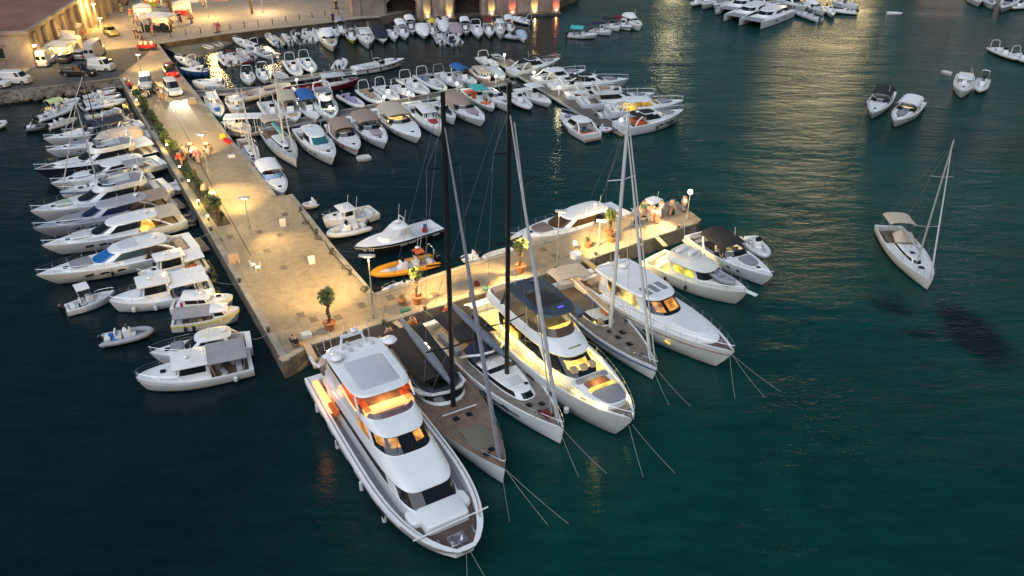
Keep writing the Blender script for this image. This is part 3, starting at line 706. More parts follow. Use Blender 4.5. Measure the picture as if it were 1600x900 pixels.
# ------------------------------------------------------------------ water
def water_mat():
    m = bpy.data.materials.new('sea_water'); m.use_nodes = True; nt = m.node_tree; N = nt.nodes; Lk = nt.links; b = N['Principled BSDF']
    b.inputs['Roughness'].default_value = .07; b.inputs['IOR'].default_value = 1.33; b.inputs['Specular IOR Level'].default_value = .42
    g = N.new('ShaderNodeNewGeometry'); P = g.outputs['Position']
    def noise(scale, detail=4, vec=P, rough=.5, dist=0):
        n = N.new('ShaderNodeTexNoise'); n.inputs['Scale'].default_value = scale; n.inputs['Detail'].default_value = detail; n.inputs['Roughness'].default_value = rough
        n.inputs['Distortion'].default_value = dist; Lk.new(vec, n.inputs['Vector']); return n.outputs['Fac']
    def ramp(f, a, ca, bb, cb):
        r = N.new('ShaderNodeValToRGB'); e = r.color_ramp.elements; e[0].position = a; e[0].color = ca + (1,); e[1].position = bb; e[1].color = cb + (1,); Lk.new(f, r.inputs[0]); return r.outputs[0]
    def mixc(f, a, c):
        x = N.new('ShaderNodeMix'); x.data_type = 'RGBA'; Lk.new(f, x.inputs[0]); Lk.new(a, x.inputs[6])
        if isinstance(c, tuple): x.inputs[7].default_value = c + (1,)
        else: Lk.new(c, x.inputs[7])
        return x.outputs[2]
    def M(op, a, c=None):
        x = N.new('ShaderNodeMath'); x.operation = op
        for i, v in enumerate((a, c)):
            if v is None: continue
            if isinstance(v, (int, float)): x.inputs[i].default_value = v
            else: Lk.new(v, x.inputs[i])
        return x.outputs[0]
    # seabed seen through the water: sand gives teal, deeper or weedy ground gives dark blue
    sq = N.new('ShaderNodeSeparateXYZ'); Lk.new(P, sq.inputs[0])
    # the bed drops away to dark weed in the basin and to the left, and shoals to pale sand on the right and off the arm
    gx = N.new('ShaderNodeMapRange'); Lk.new(M('SUBTRACT', sq.outputs[0], M('MULTIPLY', M('SUBTRACT', sq.outputs[1], 40), .22)), gx.inputs[0]); gx.inputs[1].default_value = -26; gx.inputs[2].default_value = 14; gx.interpolation_type = 'SMOOTHSTEP'
    gf = M('MULTIPLY', gx.outputs[0], M('ADD', M('MULTIPLY', noise(.035, 4, dist=.8), 1.5), .05))
    base = ramp(gf, .05, (.0035, .0135, .0165), .90, (.0030, .044, .036))
    # sea grass beds lie where they lie, each a ragged dark patch
    tot = None
    for (px, py, rx, ry, st) in ((1520, 522, 3.4, 6.4, 1.35), (1440, 520, 2.6, 1.6, .75), (1395, 478, 2.6, 3.0, .75), (1495, 482, 1.6, 1.8, .8)):
        c = at(px, py); s = N.new('ShaderNodeVectorMath'); s.operation = 'SUBTRACT'; Lk.new(P, s.inputs[0]); s.inputs[1].default_value = (c.x, c.y, 0)
        d = N.new('ShaderNodeVectorMath'); d.operation = 'MULTIPLY'; Lk.new(s.outputs[0], d.inputs[0]); d.inputs[1].default_value = (1 / rx, 1 / ry, 0)
        l = N.new('ShaderNodeVectorMath'); l.operation = 'LENGTH'; Lk.new(d.outputs[0], l.inputs[0]); v = M('MULTIPLY', M('SUBTRACT', 1.0, l.outputs['Value']), st)
        tot = v if tot is None else M('MAXIMUM', tot, v)
    w = M('ADD', tot, M('MULTIPLY', M('SUBTRACT', noise(.4, 5, rough=.65), .5), .8))
    mr = N.new('ShaderNodeMapRange'); Lk.new(w, mr.inputs[0]); mr.inputs[1].default_value = 0; mr.inputs[2].default_value = .85; mr.inputs[4].default_value = .92; mr.interpolation_type = 'SMOOTHSTEP'
    # ripple light and shade painted into the water colour as fine stretched grain
    mp0 = N.new('ShaderNodeMapping'); mp0.inputs['Scale'].default_value = (.3, 1, 1); Lk.new(P, mp0.inputs[0])
    gr = ramp(noise(.9, 8, mp0.outputs[0], .75), .3, (.62, .66, .68), .7, (1.35, 1.22, 1.20))
    xm = N.new('ShaderNodeMix'); xm.data_type = 'RGBA'; xm.blend_type = 'MULTIPLY'; xm.inputs[0].default_value = 1; Lk.new(base, xm.inputs[6]); Lk.new(gr, xm.inputs[7]); base = xm.outputs[2]
    col = mixc(mr.outputs[0], base, (.001, .0025, .006))
    Lk.new(col, b.inputs['Base Color'])
    # wind waves: crests run mostly across the view, three sizes
    mp = N.new('ShaderNodeMapping'); mp.inputs['Scale'].default_value = (.42, 1, 1); mp.inputs['Rotation'].default_value = (0, 0, R(-9)); Lk.new(P, mp.inputs[0]); V = mp.outputs[0]
    hgt = M('ADD', M('MULTIPLY', noise(.28, 2, V, .5, .4), .24), M('ADD', M('MULTIPLY', noise(1.0, 3, V, .55, .3), .135), M('ADD', M('MULTIPLY', noise(3.0, 4, V, .7), .075), M('MULTIPLY', noise(9, 3, V, .6), .014))))
    bp = N.new('ShaderNodeBump'); bp.inputs['Strength'].default_value = 1.0; bp.inputs['Distance'].default_value = 1.0
    # the basin behind the pier is sheltered, so it is calmer
    sx = N.new('ShaderNodeSeparateXYZ'); Lk.new(P, sx.inputs[0])
    q = N.new('ShaderNodeMapRange'); Lk.new(M('SUBTRACT', sx.outputs[0], M('MULTIPLY', M('SUBTRACT', sx.outputs[1], 75), .12)), q.inputs[0]); q.inputs[1].default_value = 0; q.inputs[2].default_value = 22; q.inputs[3].default_value = .55; q.inputs[4].default_value = 1
    gust = N.new('ShaderNodeMapRange'); Lk.new(noise(.05, 3, V, .6, .5), gust.inputs[0]); gust.inputs[1].default_value = .38; gust.inputs[2].default_value = .62; gust.inputs[3].default_value = .55; gust.inputs[4].default_value = 1.25
    Lk.new(M('MULTIPLY', M('MULTIPLY', hgt, gust.outputs[0]), q.outputs[0]), bp.inputs['Height']); Lk.new(bp.outputs[0], b.inputs['Normal'])
    return m
wa = MB().add([(-900, -300, 0), (900, -300, 0), (900, 1500, 0), (-900, 1500, 0)], [(0, 1, 2, 3)]).build('sea', water_mat(), smooth=False); tag(wa, kind='structure')
sb = MB().add([(-1500, -900, -6), (1500, -900, -6), (1500, 2100, -6), (-1500, 2100, -6)], [(0, 1, 2, 3)]).build('seabed', mat('sea_sand', (.12, .11, .08), .9), smooth=False); tag(sb, kind='structure')

# ------------------------------------------------------------------ paving and stone
def paving_mat(name, c1, c2, joint=2.2, jw=.012, rough=.85, patch=.5, rot=0, wh=.0):
    m = bpy.data.materials.new(name); m.use_nodes = True; nt = m.node_tree; N = nt.nodes; Lk = nt.links; b = N['Principled BSDF']; b.inputs['Roughness'].default_value = rough
    g = N.new('ShaderNodeNewGeometry'); mp = N.new('ShaderNodeMapping'); mp.inputs['Rotation'].default_value = (0, 0, rot); Lk.new(g.outputs['Position'], mp.inputs[0]); P = mp.outputs[0]
    def noise(s, d, r=.55):
        n = N.new('ShaderNodeTexNoise'); n.inputs['Scale'].default_value = s; n.inputs['Detail'].default_value = d; n.inputs['Roughness'].default_value = r; Lk.new(P, n.inputs['Vector']); return n.outputs['Fac']
    def ramp(f, a, ca, bb, cb):
        r = N.new('ShaderNodeValToRGB'); e = r.color_ramp.elements; e[0].position = a; e[0].color = tuple(ca) + (1,); e[1].position = bb; e[1].color = tuple(cb) + (1,); Lk.new(f, r.inputs[0]); return r.outputs[0]
    def mul(a, c, f=1):
        x = N.new('ShaderNodeMix'); x.data_type = 'RGBA'; x.blend_type = 'MULTIPLY'; x.inputs[0].default_value = f; Lk.new(a, x.inputs[6]); Lk.new(c, x.inputs[7]); return x.outputs[2]
    col = ramp(noise(.16, 6, .6), .36, c2, .62, c1)
    col = mul(col, ramp(noise(1.3, 7, .7), .30, (.62, .60, .58), .60, (1, 1, 1)), .8)
    col = mul(col, ramp(noise(6, 4), .25, (.75, .75, .75), .5, (1, 1, 1)), .6)
    if joint:
        br = N.new('ShaderNodeTexBrick'); Lk.new(P, br.inputs[0]); br.inputs['Scale'].default_value = 1; br.inputs['Brick Width'].default_value = joint * 1.6; br.inputs['Row Height'].default_value = joint
        br.inputs['Mortar Size'].default_value = jw; br.inputs['Mortar Smooth'].default_value = .3; br.inputs['Color1'].default_value = (1, 1, 1, 1); br.inputs['Color2'].default_value = (.86, .86, .85, 1); br.inputs['Mortar'].default_value = (.5, .48, .45, 1)
        col = mul(col, br.outputs[0], .8)
    Lk.new(col, b.inputs['Base Color'])
    bp = N.new('ShaderNodeBump'); bp.inputs['Strength'].default_value = .5; bp.inputs['Distance'].default_value = .05; Lk.new(noise(4, 6, .7), bp.inputs['Height']); Lk.new(bp.outputs[0], b.inputs['Normal'])
    return m
PIERM = paving_mat('pier_concrete', (.37, .295, .195), (.30, .235, .155), 3.2, rot=R(60))
QUAYM = paving_mat('quay_stone_slabs', (.33, .275, .215), (.26, .215, .17), 1.4, jw=.02, rot=R(-10))
STONEW = mat('sea_wall_stone', (.20, .165, .13), .9, var=.5, vscale=.9, bump=.9, bscale=2.5)
LIME = mat('weathered_limestone', (.36, .29, .245), .9, col2=(.20, .155, .14), vscale=.35, bump=.6, bscale=1.8)
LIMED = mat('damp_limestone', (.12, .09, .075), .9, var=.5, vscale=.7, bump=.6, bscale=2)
ROOFM = mat('flat_roof_felt', (.27, .145, .105), .95, spec=.1, col2=(.19, .10, .075), vscale=.18, bump=.3, bscale=2)
ASPH = mat('asphalt', (.06, .058, .06), .9, var=.25, vscale=.5, bump=.2, bscale=8)
ROCKM = mat('shore_rock', (.20, .165, .135), .95, col2=(.055, .045, .035), vscale=.45, bump=1, bscale=1.6)
MUD = mat('shore_silt', (.22, .17, .12), .85, col2=(.09, .085, .045), vscale=.25, bump=.3)
PZ = 1.5
def xy(p, z=PZ): v = at(p[0], p[1], z); return (v.x, v.y)

pier_px = [(187, 123), (230, 199), (276, 277), (322, 356), (368, 437), (415, 518), (442, 567), (464, 556), (487, 541), (862, 427), (1088, 350), (1096, 343), (1059, 315), (1045, 316), (585, 459), (522, 386), (457, 304), (432, 306), (400, 265), (365, 222), (322, 165), (282, 115), (247, 68)]
pp = [xy(p) for p in pier_px]
tag(MB().prism(pp, -4, PZ - .001, 0, 1).build('pier', [STONEW, PIERM], smooth=False), 'long T-shaped stone pier with worn tan paving between the yachts', 'pier')
pier = bpy.data.objects['pier']
# raised edge stones along the rims
def kerb(name, px, w=.55, h=.10, m=None, parent=None, z=PZ, seg=1.6):
    mb = MB(); pts = [Vector(xy(p, z)).to_3d() for p in px]; rr = random.Random(len(px))
    for a, b in zip(pts, pts[1:]):
        d = b - a; L = d.length; n = max(1, int(L / seg)); ang = math.atan2(d.y, d.x); nn = Vector((-d.y, d.x, 0)).normalized()
        for i in range(n):
            c = a + d * ((i + .5) / n) + nn * (w / 2)
            mb.box(c.x, c.y, z, L / n - .03, w, h + rr.uniform(-.02, .02), ang, 0)
    return mb.build(name, m, parent, smooth=False)
KERBM = mat('kerb_stone', (.34, .30, .24), .9, var=.3, vscale=.8, bump=.4, bscale=5)
kerb('edge_stones', [(442, 567), (464, 556), (487, 541), (862, 427), (1088, 350)], .6, .14, KERBM, pier)
kerb('edge_stones', [(187, 123), (276, 277), (368, 437), (442, 567)], .55, .12, KERBM, pier)
kerb('edge_stones', [(585, 459), (522, 386), (457, 304)][0:3], .5, .10, KERBM, pier)
kerb('edge_stones', [(1045, 316), (585, 459)], .5, .10, KERBM, pier)
kerb('edge_stones', [(432, 306), (400, 265), (365, 222), (322, 165), (282, 115), (247, 68)], .5, .10, KERBM, pier)
# drain line and inspection covers let into the paving
mb = MB()
for a, b in (((262, 152), (316, 262)), ((316, 262), (392, 400))):
    A, B_ = Vector(xy(a)), Vector(xy(b)); d = B_ - A; c = (A + B_) / 2; mb.box(c.x, c.y, PZ, d.length, .10, .008, math.atan2(d.y, d.x))
mb.build('drain_channel', RUB, pier, smooth=False)
for p in ((405, 362), (438, 367), (443, 418), (490, 499), (528, 496), (565, 477), (470, 492), (417, 392), (360, 370), (343, 375), (610, 465), (680, 460), (848, 390), (868, 400), (1000, 380), (445, 335)):
    c = xy(p); MB().box(c[0], c[1], PZ + .001, .8, .6, .012, R(-60)).build('manhole_cover', mat('rusty_iron_cover', (.17, .13, .09), .8, var=.3), pier, smooth=False)

# town quay ground
tq = [(-260, 100), (-110, 105)] + [xy(p) for p in ((-60, 149), (0, 143), (90, 134), (187, 122), (247, 67.5), (340, 54), (397, 47), (500, 36), (550, 29.5), (592, 26.5))]
tq += [(-20, 172), (10, 182), (14, 190), (30, 330), (-260, 330)]
g = MB().prism(tq, -4, PZ - .006, 0, 1).build('town_quay', [STONEW, QUAYM], smooth=False); tag(g, kind='structure')
kb = kerb('quay_edge_stones', [(397, 47), (340, 54), (247, 67.5)][::-1] + [(500, 36), (550, 29.5), (592, 26.5)], -.7, .16, KERBM, None); tag(kb, kind='structure')
# asphalt car park beside the pier root, 4 mm above the slabs
def sheet(name, px, z, m, kind='structure', parent=None):
    o = MB().add([xy(p, z) + (z,) for p in px], [list(range(len(px)))]).build(name, m, parent, smooth=False)
    if kind and not parent: tag(o, kind=kind)
    return o
sheet('car_park', [(-40, 146), (60, 136), (185, 121), (246, 69), (222, 73), (165, 78), (120, 88), (62, 96), (40, 112), (-40, 108)], PZ, ASPH)

# rocky foot of the left quay
def rough_slope(name, top, bot, zt, zb, m, n=60, k=10, amp=.35, label=None, kind='structure'):
    A = [Vector(xy(p, zt)) for p in top]; Bq = [Vector(xy(p, zb)) for p in bot]; rr = random.Random(3)
    def lerp(P, t):
        t *= len(P) - 1; i = min(int(t), len(P) - 2); return P[i].lerp(P[i + 1], t - i)
    mb = MB(); v = []
    for i in range(n + 1):
        a, b = lerp(A, i / n), lerp(Bq, i / n)
        for j in range(k + 1):
            u = j / k; p = a.lerp(b, u); e = 0 if j in (0,) else amp
            v.append((p.x + rr.uniform(-e, e) * .6, p.y + rr.uniform(-e, e) * .6, zt + (zb - zt) * u ** 1.2 + rr.uniform(-e, e)))
    mb.v = v
    for i in range(n):
        for j in range(k):
            a = i * (k + 1) + j; mb.f.append([a, a + k + 1, a + k + 2, a + 1]); mb.m.append(0)
    return tag(mb.build(name, m, smooth=True, ang=25), kind=kind)
rough_slope('rocky_shore', [(-80, 148), (0, 142.5), (90, 133.5), (186, 121.5)], [(-80, 176), (0, 170), (90, 160), (150, 148), (196, 134)], 1.46, -.5, ROCKM)
rr = random.Random(11); mb = MB()
for i in range(230):
    t = rr.random(); px = -60 + 250 * t; py = 150 - 23 * (px + 60) / 250 + rr.uniform(0, 20 - 10 * t); z = max(1.3 - (py - (149 - 24 * (px + 60) / 250)) / 17, -.1)
    c = at(px, py, z); s = rr.uniform(.25, .8); rings = []
    for k in range(5):
        a = R(-90 + 45 * k); rings.append([(c.x + s * max(math.cos(a), .1) * math.cos(R(60 * j + 20 * k)) * rr.uniform(.75, 1.15), c.y + s * max(math.cos(a), .1) * math.sin(R(60 * j + 20 * k)) * rr.uniform(.75, 1.1), z + s * .6 * math.sin(a) + rr.uniform(-.06, .06)) for j in range(6)])
    mb.loft(rings, 0, True, True)
tag(mb.build('shore_rocks', ROCKM, ang=20), 'jumble of brown boulders along the foot of the left quay', 'rocks', kind='stuff')
rough_slope('small_beach', [(248, 70), (275, 67), (310, 62), (345, 57)], [(300, 98), (318, 92), (345, 80), (372, 66)], .75, -.12, MUD, 30, 12, .035)

# ------------------------------------------------------------------ arsenal with boat arches, uplit
A0 = Vector(xy((552, 34.5), .3)); A1 = Vector(xy((873, 18.5), .3)); ad = (A1 - A0); AW = ad.length; aang = math.atan2(ad.y, ad.x)
ars = empty('arsenal_building', (A0.x, A0.y, 0), aang, 'old stone arsenal with dark boat arches and uplit pilasters at the water edge', 'building')
def ux(px): return (px - 552) / (873 - 552) * AW
openings = [(ux(603), ux(648)), (ux(706), ux(748))]
HT = 13.0; mb = MB(); edges = [0] + [e for o in openings for e in o] + [AW]
for i in range(0, len(edges), 2): mb.box((edges[i] + edges[i + 1]) / 2, 1.0, -3, edges[i + 1] - edges[i], 2.0, HT + 3)
for a, b in openings:          # arched heads
    n = 12; sp, rise = 3.6, 1.3
    for k in range(n):
        x0 = a + (b - a) * k / n; x1 = a + (b - a) * (k + 1) / n
        z0 = sp + rise * (1 - (2 * k / n - 1) ** 2); z1 = sp + rise * (1 - (2 * (k + 1) / n - 1) ** 2)
        mb.add([(x0, 0, z0), (x1, 0, z1), (x1, 0, HT), (x0, 0, HT), (x0, 2, z0), (x1, 2, z1), (x1, 2, HT), (x0, 2, HT)], [(0, 1, 2, 3), (0, 4, 5, 1), (5, 4, 7, 6), (3, 2, 6, 7)])
mb.box(AW - .5, 9, -3, 1.0, 14, HT + 3); mb.box(.5, 9, -3, 1.0, 14, HT + 3)
mb.build('wall', LIME, ars, smooth=False)
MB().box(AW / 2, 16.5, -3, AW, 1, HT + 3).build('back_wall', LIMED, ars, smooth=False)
MB().box(AW / 2, 9, HT, AW + .6, 17, .5).build('roof', ROOFM, ars, smooth=False)
for a, b in openings:
    MB().box((a + b) / 2, 2.6, -1, b - a + .2, .3, 7).build('dark_arch_back', mat('dark_arch_interior', (.075, .05, .04), .95, col2=(.03, .022, .02), vscale=1.2, bump=1, bscale=3), ars, smooth=False)  # dark sheet painted for the shade inside the boat arch
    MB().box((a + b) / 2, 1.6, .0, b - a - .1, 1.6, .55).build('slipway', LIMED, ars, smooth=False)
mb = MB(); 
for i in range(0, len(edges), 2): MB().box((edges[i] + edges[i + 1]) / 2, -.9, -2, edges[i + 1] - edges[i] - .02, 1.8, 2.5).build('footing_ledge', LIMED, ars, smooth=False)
pass
for px, red in ((558, 1), (594, 0), (663, 0), (697, 0), (763, 0), (796, 1), (832, 0), (867, 1)):
    u = ux(px); p = MB().box(u, -.22, .4, 1.5, .44, 5.0).rbox(u, -.24, 5.4, 1.9, .6, .35, .05).build('pilaster', LIME, ars, smooth=False)
    MB().ell(u, -.75, .85, .12, .12, .14, 8, 5).build('uplight', BULB, p)
    s = spot((u, -1.1, .6), (u, -.35, 3.2), 300 if not red else 260, 75, (1, .14, .03) if red else (1, .68, .16), r=.06); s.parent = ars
    s.rotation_euler = (Vector((u, -.4, 3.0)) - Vector((u, -1.1, .6))).to_track_quat('-Z', 'Y').to_euler()
    s = lamp(u, -.9, .95, 22, (1, .25, .08) if red else (1, .70, .20), .08); s.parent = ars

# ------------------------------------------------------------------ warehouse at top left
bh = 5.6
C0 = Vector(xy((40, 48), PZ + bh)); C1 = Vector(xy((120, -2), PZ + bh)); C2 = Vector(xy((-40, 51), PZ + bh))
d1 = (C1 - C0).normalized(); d2 = (C2 - C0).normalized(); far = C0 + d1 * 70; lef = C0 + d2 * 45; back = lef + d1 * 70
wh = empty('warehouse', (C0.x, C0.y, PZ), 0, 'flat-roofed old stone warehouse with ribbed wall beside the stalls', 'building')
def rel(p): return (p.x - C0.x, p.y - C0.y)
fp = [rel(lef), rel(C0), rel(far), rel(back)]
MB().prism(fp, -.5, bh - .5).build('wall', LIME, wh, smooth=False)
inn = [rel(lef), rel(C0 + d1 * .5 + d2 * .5), rel(far + d2 * .5), rel(back)]
MB().prism(inn, bh - .49, bh - .36).build('roof', ROOFM, wh, smooth=False)
mb = MB()
for a, b in ((lef, C0), (C0, far)):
    d = b - a; c = (a + b) / 2; n_ = Vector((d.y, -d.x)).normalized(); c = c - n_ * -.0; mb.box(c.x - C0.x - (-n_.x) * 0, c.y - C0.y, bh - .5, d.length + .5, .6, .5 if a is lef else .504, math.atan2(d.y, d.x))
mb.build('parapet', LIME, wh, smooth=False)
n2 = Vector((d1.y, -d1.x))
for k in range(12):
    c = C0 + d1 * (2.2 + 4.0 * k) + n2 * .35; MB().box(c.x - C0.x, c.y - C0.y, -.3, .9, .7, bh - .4, math.atan2(d1.y, d1.x), top=(1, .6)).build('buttress', LIME, wh, smooth=False)
fd = (C0 - lef).normalized(); fn = Vector((fd.y, -fd.x))
for t, zz in ((4.6, 1.6), (14, 1.6)):
    c = C0 - fd * t + fn * .01; w_ = MB().box(c.x - C0.x, c.y - C0.y, zz, 1.3, .12, 1.5, math.atan2(fd.y, fd.x)).build('window', GLASS, wh, smooth=False)
    MB().box(c.x - C0.x, c.y - C0.y - .03, zz - .14, 1.7, .3, .13, math.atan2(fd.y, fd.x)).build('sill', KERBM, w_, smooth=False)
MB().box(rel(C0 - fd * 4.6)[0], rel(C0 - fd * 4.6)[1] - .1, 3.6, 2.2, .5, .25, math.atan2(fd.y, fd.x)).build('lintel', KERBM, wh, smooth=False)
c = C0 + n2 * .9 + fn * .8; wl = MB().box(c.x - C0.x, c.y - C0.y, 3.4, .35, .35, .25).build('wall_lamp', BULB, wh, smooth=False)
l = lamp(c.x - C0.x + .3, c.y - C0.y - .5, 3.0, 260, (1, .66, .16), .2); l.parent = wh

# far shore outside the frame: a floodlit waterfront palace and street lamps whose light lies on the water
fs = MB().prism([(62, 262), (260, 236), (420, 300), (400, 480), (30, 480), (28, 300)], -4, 2.0).build('far_quay', STONEW, smooth=False); tag(fs, kind='structure')
def far_building(x0, x1, y, ht, rz, cols, rows, label, nm='waterfront_palace', lit=LITY, floods=3, dep=22, power=9000):
    w = x1 - x0; b = empty(nm, (x0, y, 2), rz, label, 'building')
    MB().box(w / 2, dep / 2, 0, w, dep, ht).build('wall', LIME, b, smooth=False)
    MB().box(w / 2, dep / 2, ht, w + 1.2, dep + 1.2, .8).build('cornice', KERBM, b, smooth=False)
    MB().box(w / 2, dep / 2, ht + .8, w - 1, dep - 1, 2.4, top=(.8, .5)).build('roof', mat('clay_roof_tiles', (.28, .13, .08), .9, var=.3), b, smooth=False)
    for i in range(cols):
        for j in range(rows):
            f = MB().box(w * (i + .5) / cols, -.06, 1.2 + j * (ht - 1) / rows, w / cols * .62, .16, (ht - 1) / rows * .72).build('window', KERBM, b, smooth=False)
            MB().box(w * (i + .5) / cols, -.16, 1.4 + j * (ht - 1) / rows, w / cols * .5, .06, (ht - 1) / rows * .6).build('pane', lit, f, smooth=False)
    return b
WINB = mat('bright_shop_window', (1, .82, .5), .4, emit=12, ecol=(1, .78, .40))
WINC = mat('bright_hall_window', (1, .82, .5), .4, emit=8, ecol=(1, .74, .34))
far_building(81, 108, 262, 20, R(-8), 6, 4, 'tall floodlit palace with rows of bright windows on the far quay', lit=WINC)
far_building(118, 150, 250, 12, R(-8), 7, 2, 'low stone house with dim windows on the far quay', 'waterfront_house', mat('dim_window', (.8, .5, .4), .4, emit=1.2, ecol=(1, .65, .55)))
fl = empty('floodlight_mast', (48.5, 262, 2), 0, 'tall floodlight mast standing on the far quay', 'street lamp')
MB().cyl(0, 0, 0, 17, .22, .12).build('pole', STEEL, fl)
MB().rbox(0, -.2, 12, 1.3, .5, 5.0, .1).build('lamp_head', mat('floodlight_lens', (1, .9, .7), .4, emit=30, ecol=(1, .84, .45)), fl)
# ------------------------------------------------------------------ street furniture, vehicles, people, plants
LAMPS = []
def street_lamp(px, top_y, label, power=900, arm=0, col=(1, .66, .24), z=PZ, head='bar', hm=BULB, group=None, r=.07, along=()):
    b = at(px[0], px[1], z); n = 1
    # height from the picture: find z whose projection reaches top_y
    def proj_y(zz):
        d = CM.transposed() @ (Vector((b.x, b.y, zz)) - Vector((0, 0, CAM_H))); return 450 + F_PX * d.y / d.z
    lo, hi = z, z + 25
    for _ in range(30):
        mid = (lo + hi) / 2
        if proj_y(mid) > top_y: lo = mid
        else: hi = mid
    h = lo - z; o = empty('street_lamp', (b.x, b.y, z), 0, label, 'street lamp', group)
    p = MB(); p.cyl(0, 0, 0, .5, r * 2.0, r * 1.6, 8); p.cyl(0, 0, .5, h, r, r * .6, 8); p.build('pole', mat('lamp_post_grey', (.34, .34, .34), .5, metal=.3), o)
    if head == 'bar':
        MB().rbox(arm * .5 + .1, 0, h - .05, .9 + abs(arm), .28, .16, .08).build('lamp_head', mat('lamp_housing', (.45, .45, .45), .4), o)
        MB().rbox(arm * .5 + .15, 0, h - .09, .6, .2, .05, .05).build('lamp_lens', hm, o)
    else:
        MB().ell(0, 0, h + .15, .24, .24, .24, 10, 6).build('lamp_globe', hm, o)
    if power:
        l = lamp(arm * .5 + .1, 0, h - .45, power * .5, col, .5); l.parent = o
    for (tx, ty, pw, an) in along:  # extra spots added at the head to carry light along the pier
        t = at(tx, ty, z); l = spot((b.x, b.y, z + h - .3), t, pw, an, col, 1, .25); l.parent = o; l.matrix_parent_inverse = Matrix.Translation(-b); 
    return o

def car(px, ang, label, col, L=4.3, W=1.8, H=1.5, style='hatch', z=PZ, name='parked_car', cat='car', tail=False, head=False, at_w=None):
    c = at(px[0], px[1], z); r = empty(name, (c.x, c.y, z), R(ang), label, cat)
    g = .28; bz = .82 if style != 'van' else 1.05; a = dict(ef=4.5, eb=6, m=.5, n=28)
    if style == 'pickup':
        MB().loft([sring(-L / 2, L / 2, W / 2, g, **a), sring(-L / 2, L / 2, W / 2, .6, **a), sring(-L / 2 + .03, L / 2 - .06, W / 2 * .98, .9, **a), sring(-L / 2 + .1, L / 2 - .3, W / 2 * .88, .98, **a)], 0, True, True).build('body', col, r)
        MB().rbox(-L * .29, 0, .97, L * .36, W * .80, .06, .05).build('load_bed', RUB, r)
        x0, x1 = -L * .10, L * .24
    else:
        MB().loft([sring(-L / 2, L / 2, W / 2, g, **a), sring(-L / 2, L / 2, W / 2, .58, **a), sring(-L / 2 + .03, L / 2 - .06, W / 2 * .98, bz, **a), sring(-L / 2 + .06, L / 2 - .22, W / 2 * .90, bz + .07, **a)], 0, True, True).build('body', col, r)
        x0, x1 = (-L / 2 + .08, L * .20) if style in ('hatch', 'suv') else (-L / 2 + .05, L * .34) if style == 'van' else (-L * .36, L * .18)
    hh = H - bz; sl = .55 if style != 'van' else .45
    house(r, [dict(xb=x0, xf=x1 + .15, w=W / 2 * .93, z=bz + .03, ef=6, eb=7, m=.5), dict(xb=x0 + .05, xf=x1, w=W / 2 * .91, z=bz + .12, ef=6, eb=7, m=.5), dict(xb=x0 + .15, xf=x1 - sl, w=W / 2 * .80, z=H - .1, ef=6, eb=7, m=.5), dict(xb=x0 + .25, xf=x1 - sl - .1, w=W / 2 * .72, z=H, ef=6, eb=7, m=.5)],
          (1,), col, GLASS, 40, name='cabin', rear=style != 'van' or True, xwin=(x0 + (.2 if style != 'van' else L * .52), x1) if style == 'van' else None, n=28)
    for sx in (-.31, .31):
        for sy in (1, -1):
            w = MB().tube([(L * sx, sy * (W / 2 - .20), .33), (L * sx, sy * (W / 2 + .01), .33)], .33, 14).build('wheel', RUB, r)
            MB().tube([(L * sx, sy * (W / 2 - .02), .33), (L * sx, sy * (W / 2 + .02), .33)], .2, 10).build('rim', STEEL, w)
    for sy in (1, -1):
        MB().rbox(L / 2 - .12, sy * W * .34, .58, .16, .34, .16, .04).build('headlight', HEADL if head else mat('headlight_glass', (.6, .6, .62), .1), r)
        MB().rbox(-L / 2 + .06, sy * W * .38, .62, .12, .22, .2, .03).build('tail_light', REDL if tail else mat('tail_lens', (.3, .02, .02), .3), r)
    if style == 'van':
        for sy in (1, -1): MB().box(x0 + .03, sy * W * .20, bz + .2, .06, W * .26, .5, top=(1, .95)).build('rear_window', GLASS, r, smooth=False)
    if style == 'truck': pass
    if head:
        for sy in (1, -1):
            l = spot((0, 0, 0), (1, 0, 0), 2600, 46, (1, .86, .60), .8, .08); l.parent = r; l.location = (L / 2 + .05, sy * W * .34, .7)
            l.rotation_euler = Vector((1, 0, -.10)).to_track_quat('-Z', 'Y').to_euler()
    if tail:
        l = lamp(-L / 2 - .4, 0, .7, 25, (1, .1, .03), .2); l.parent = r
    return r

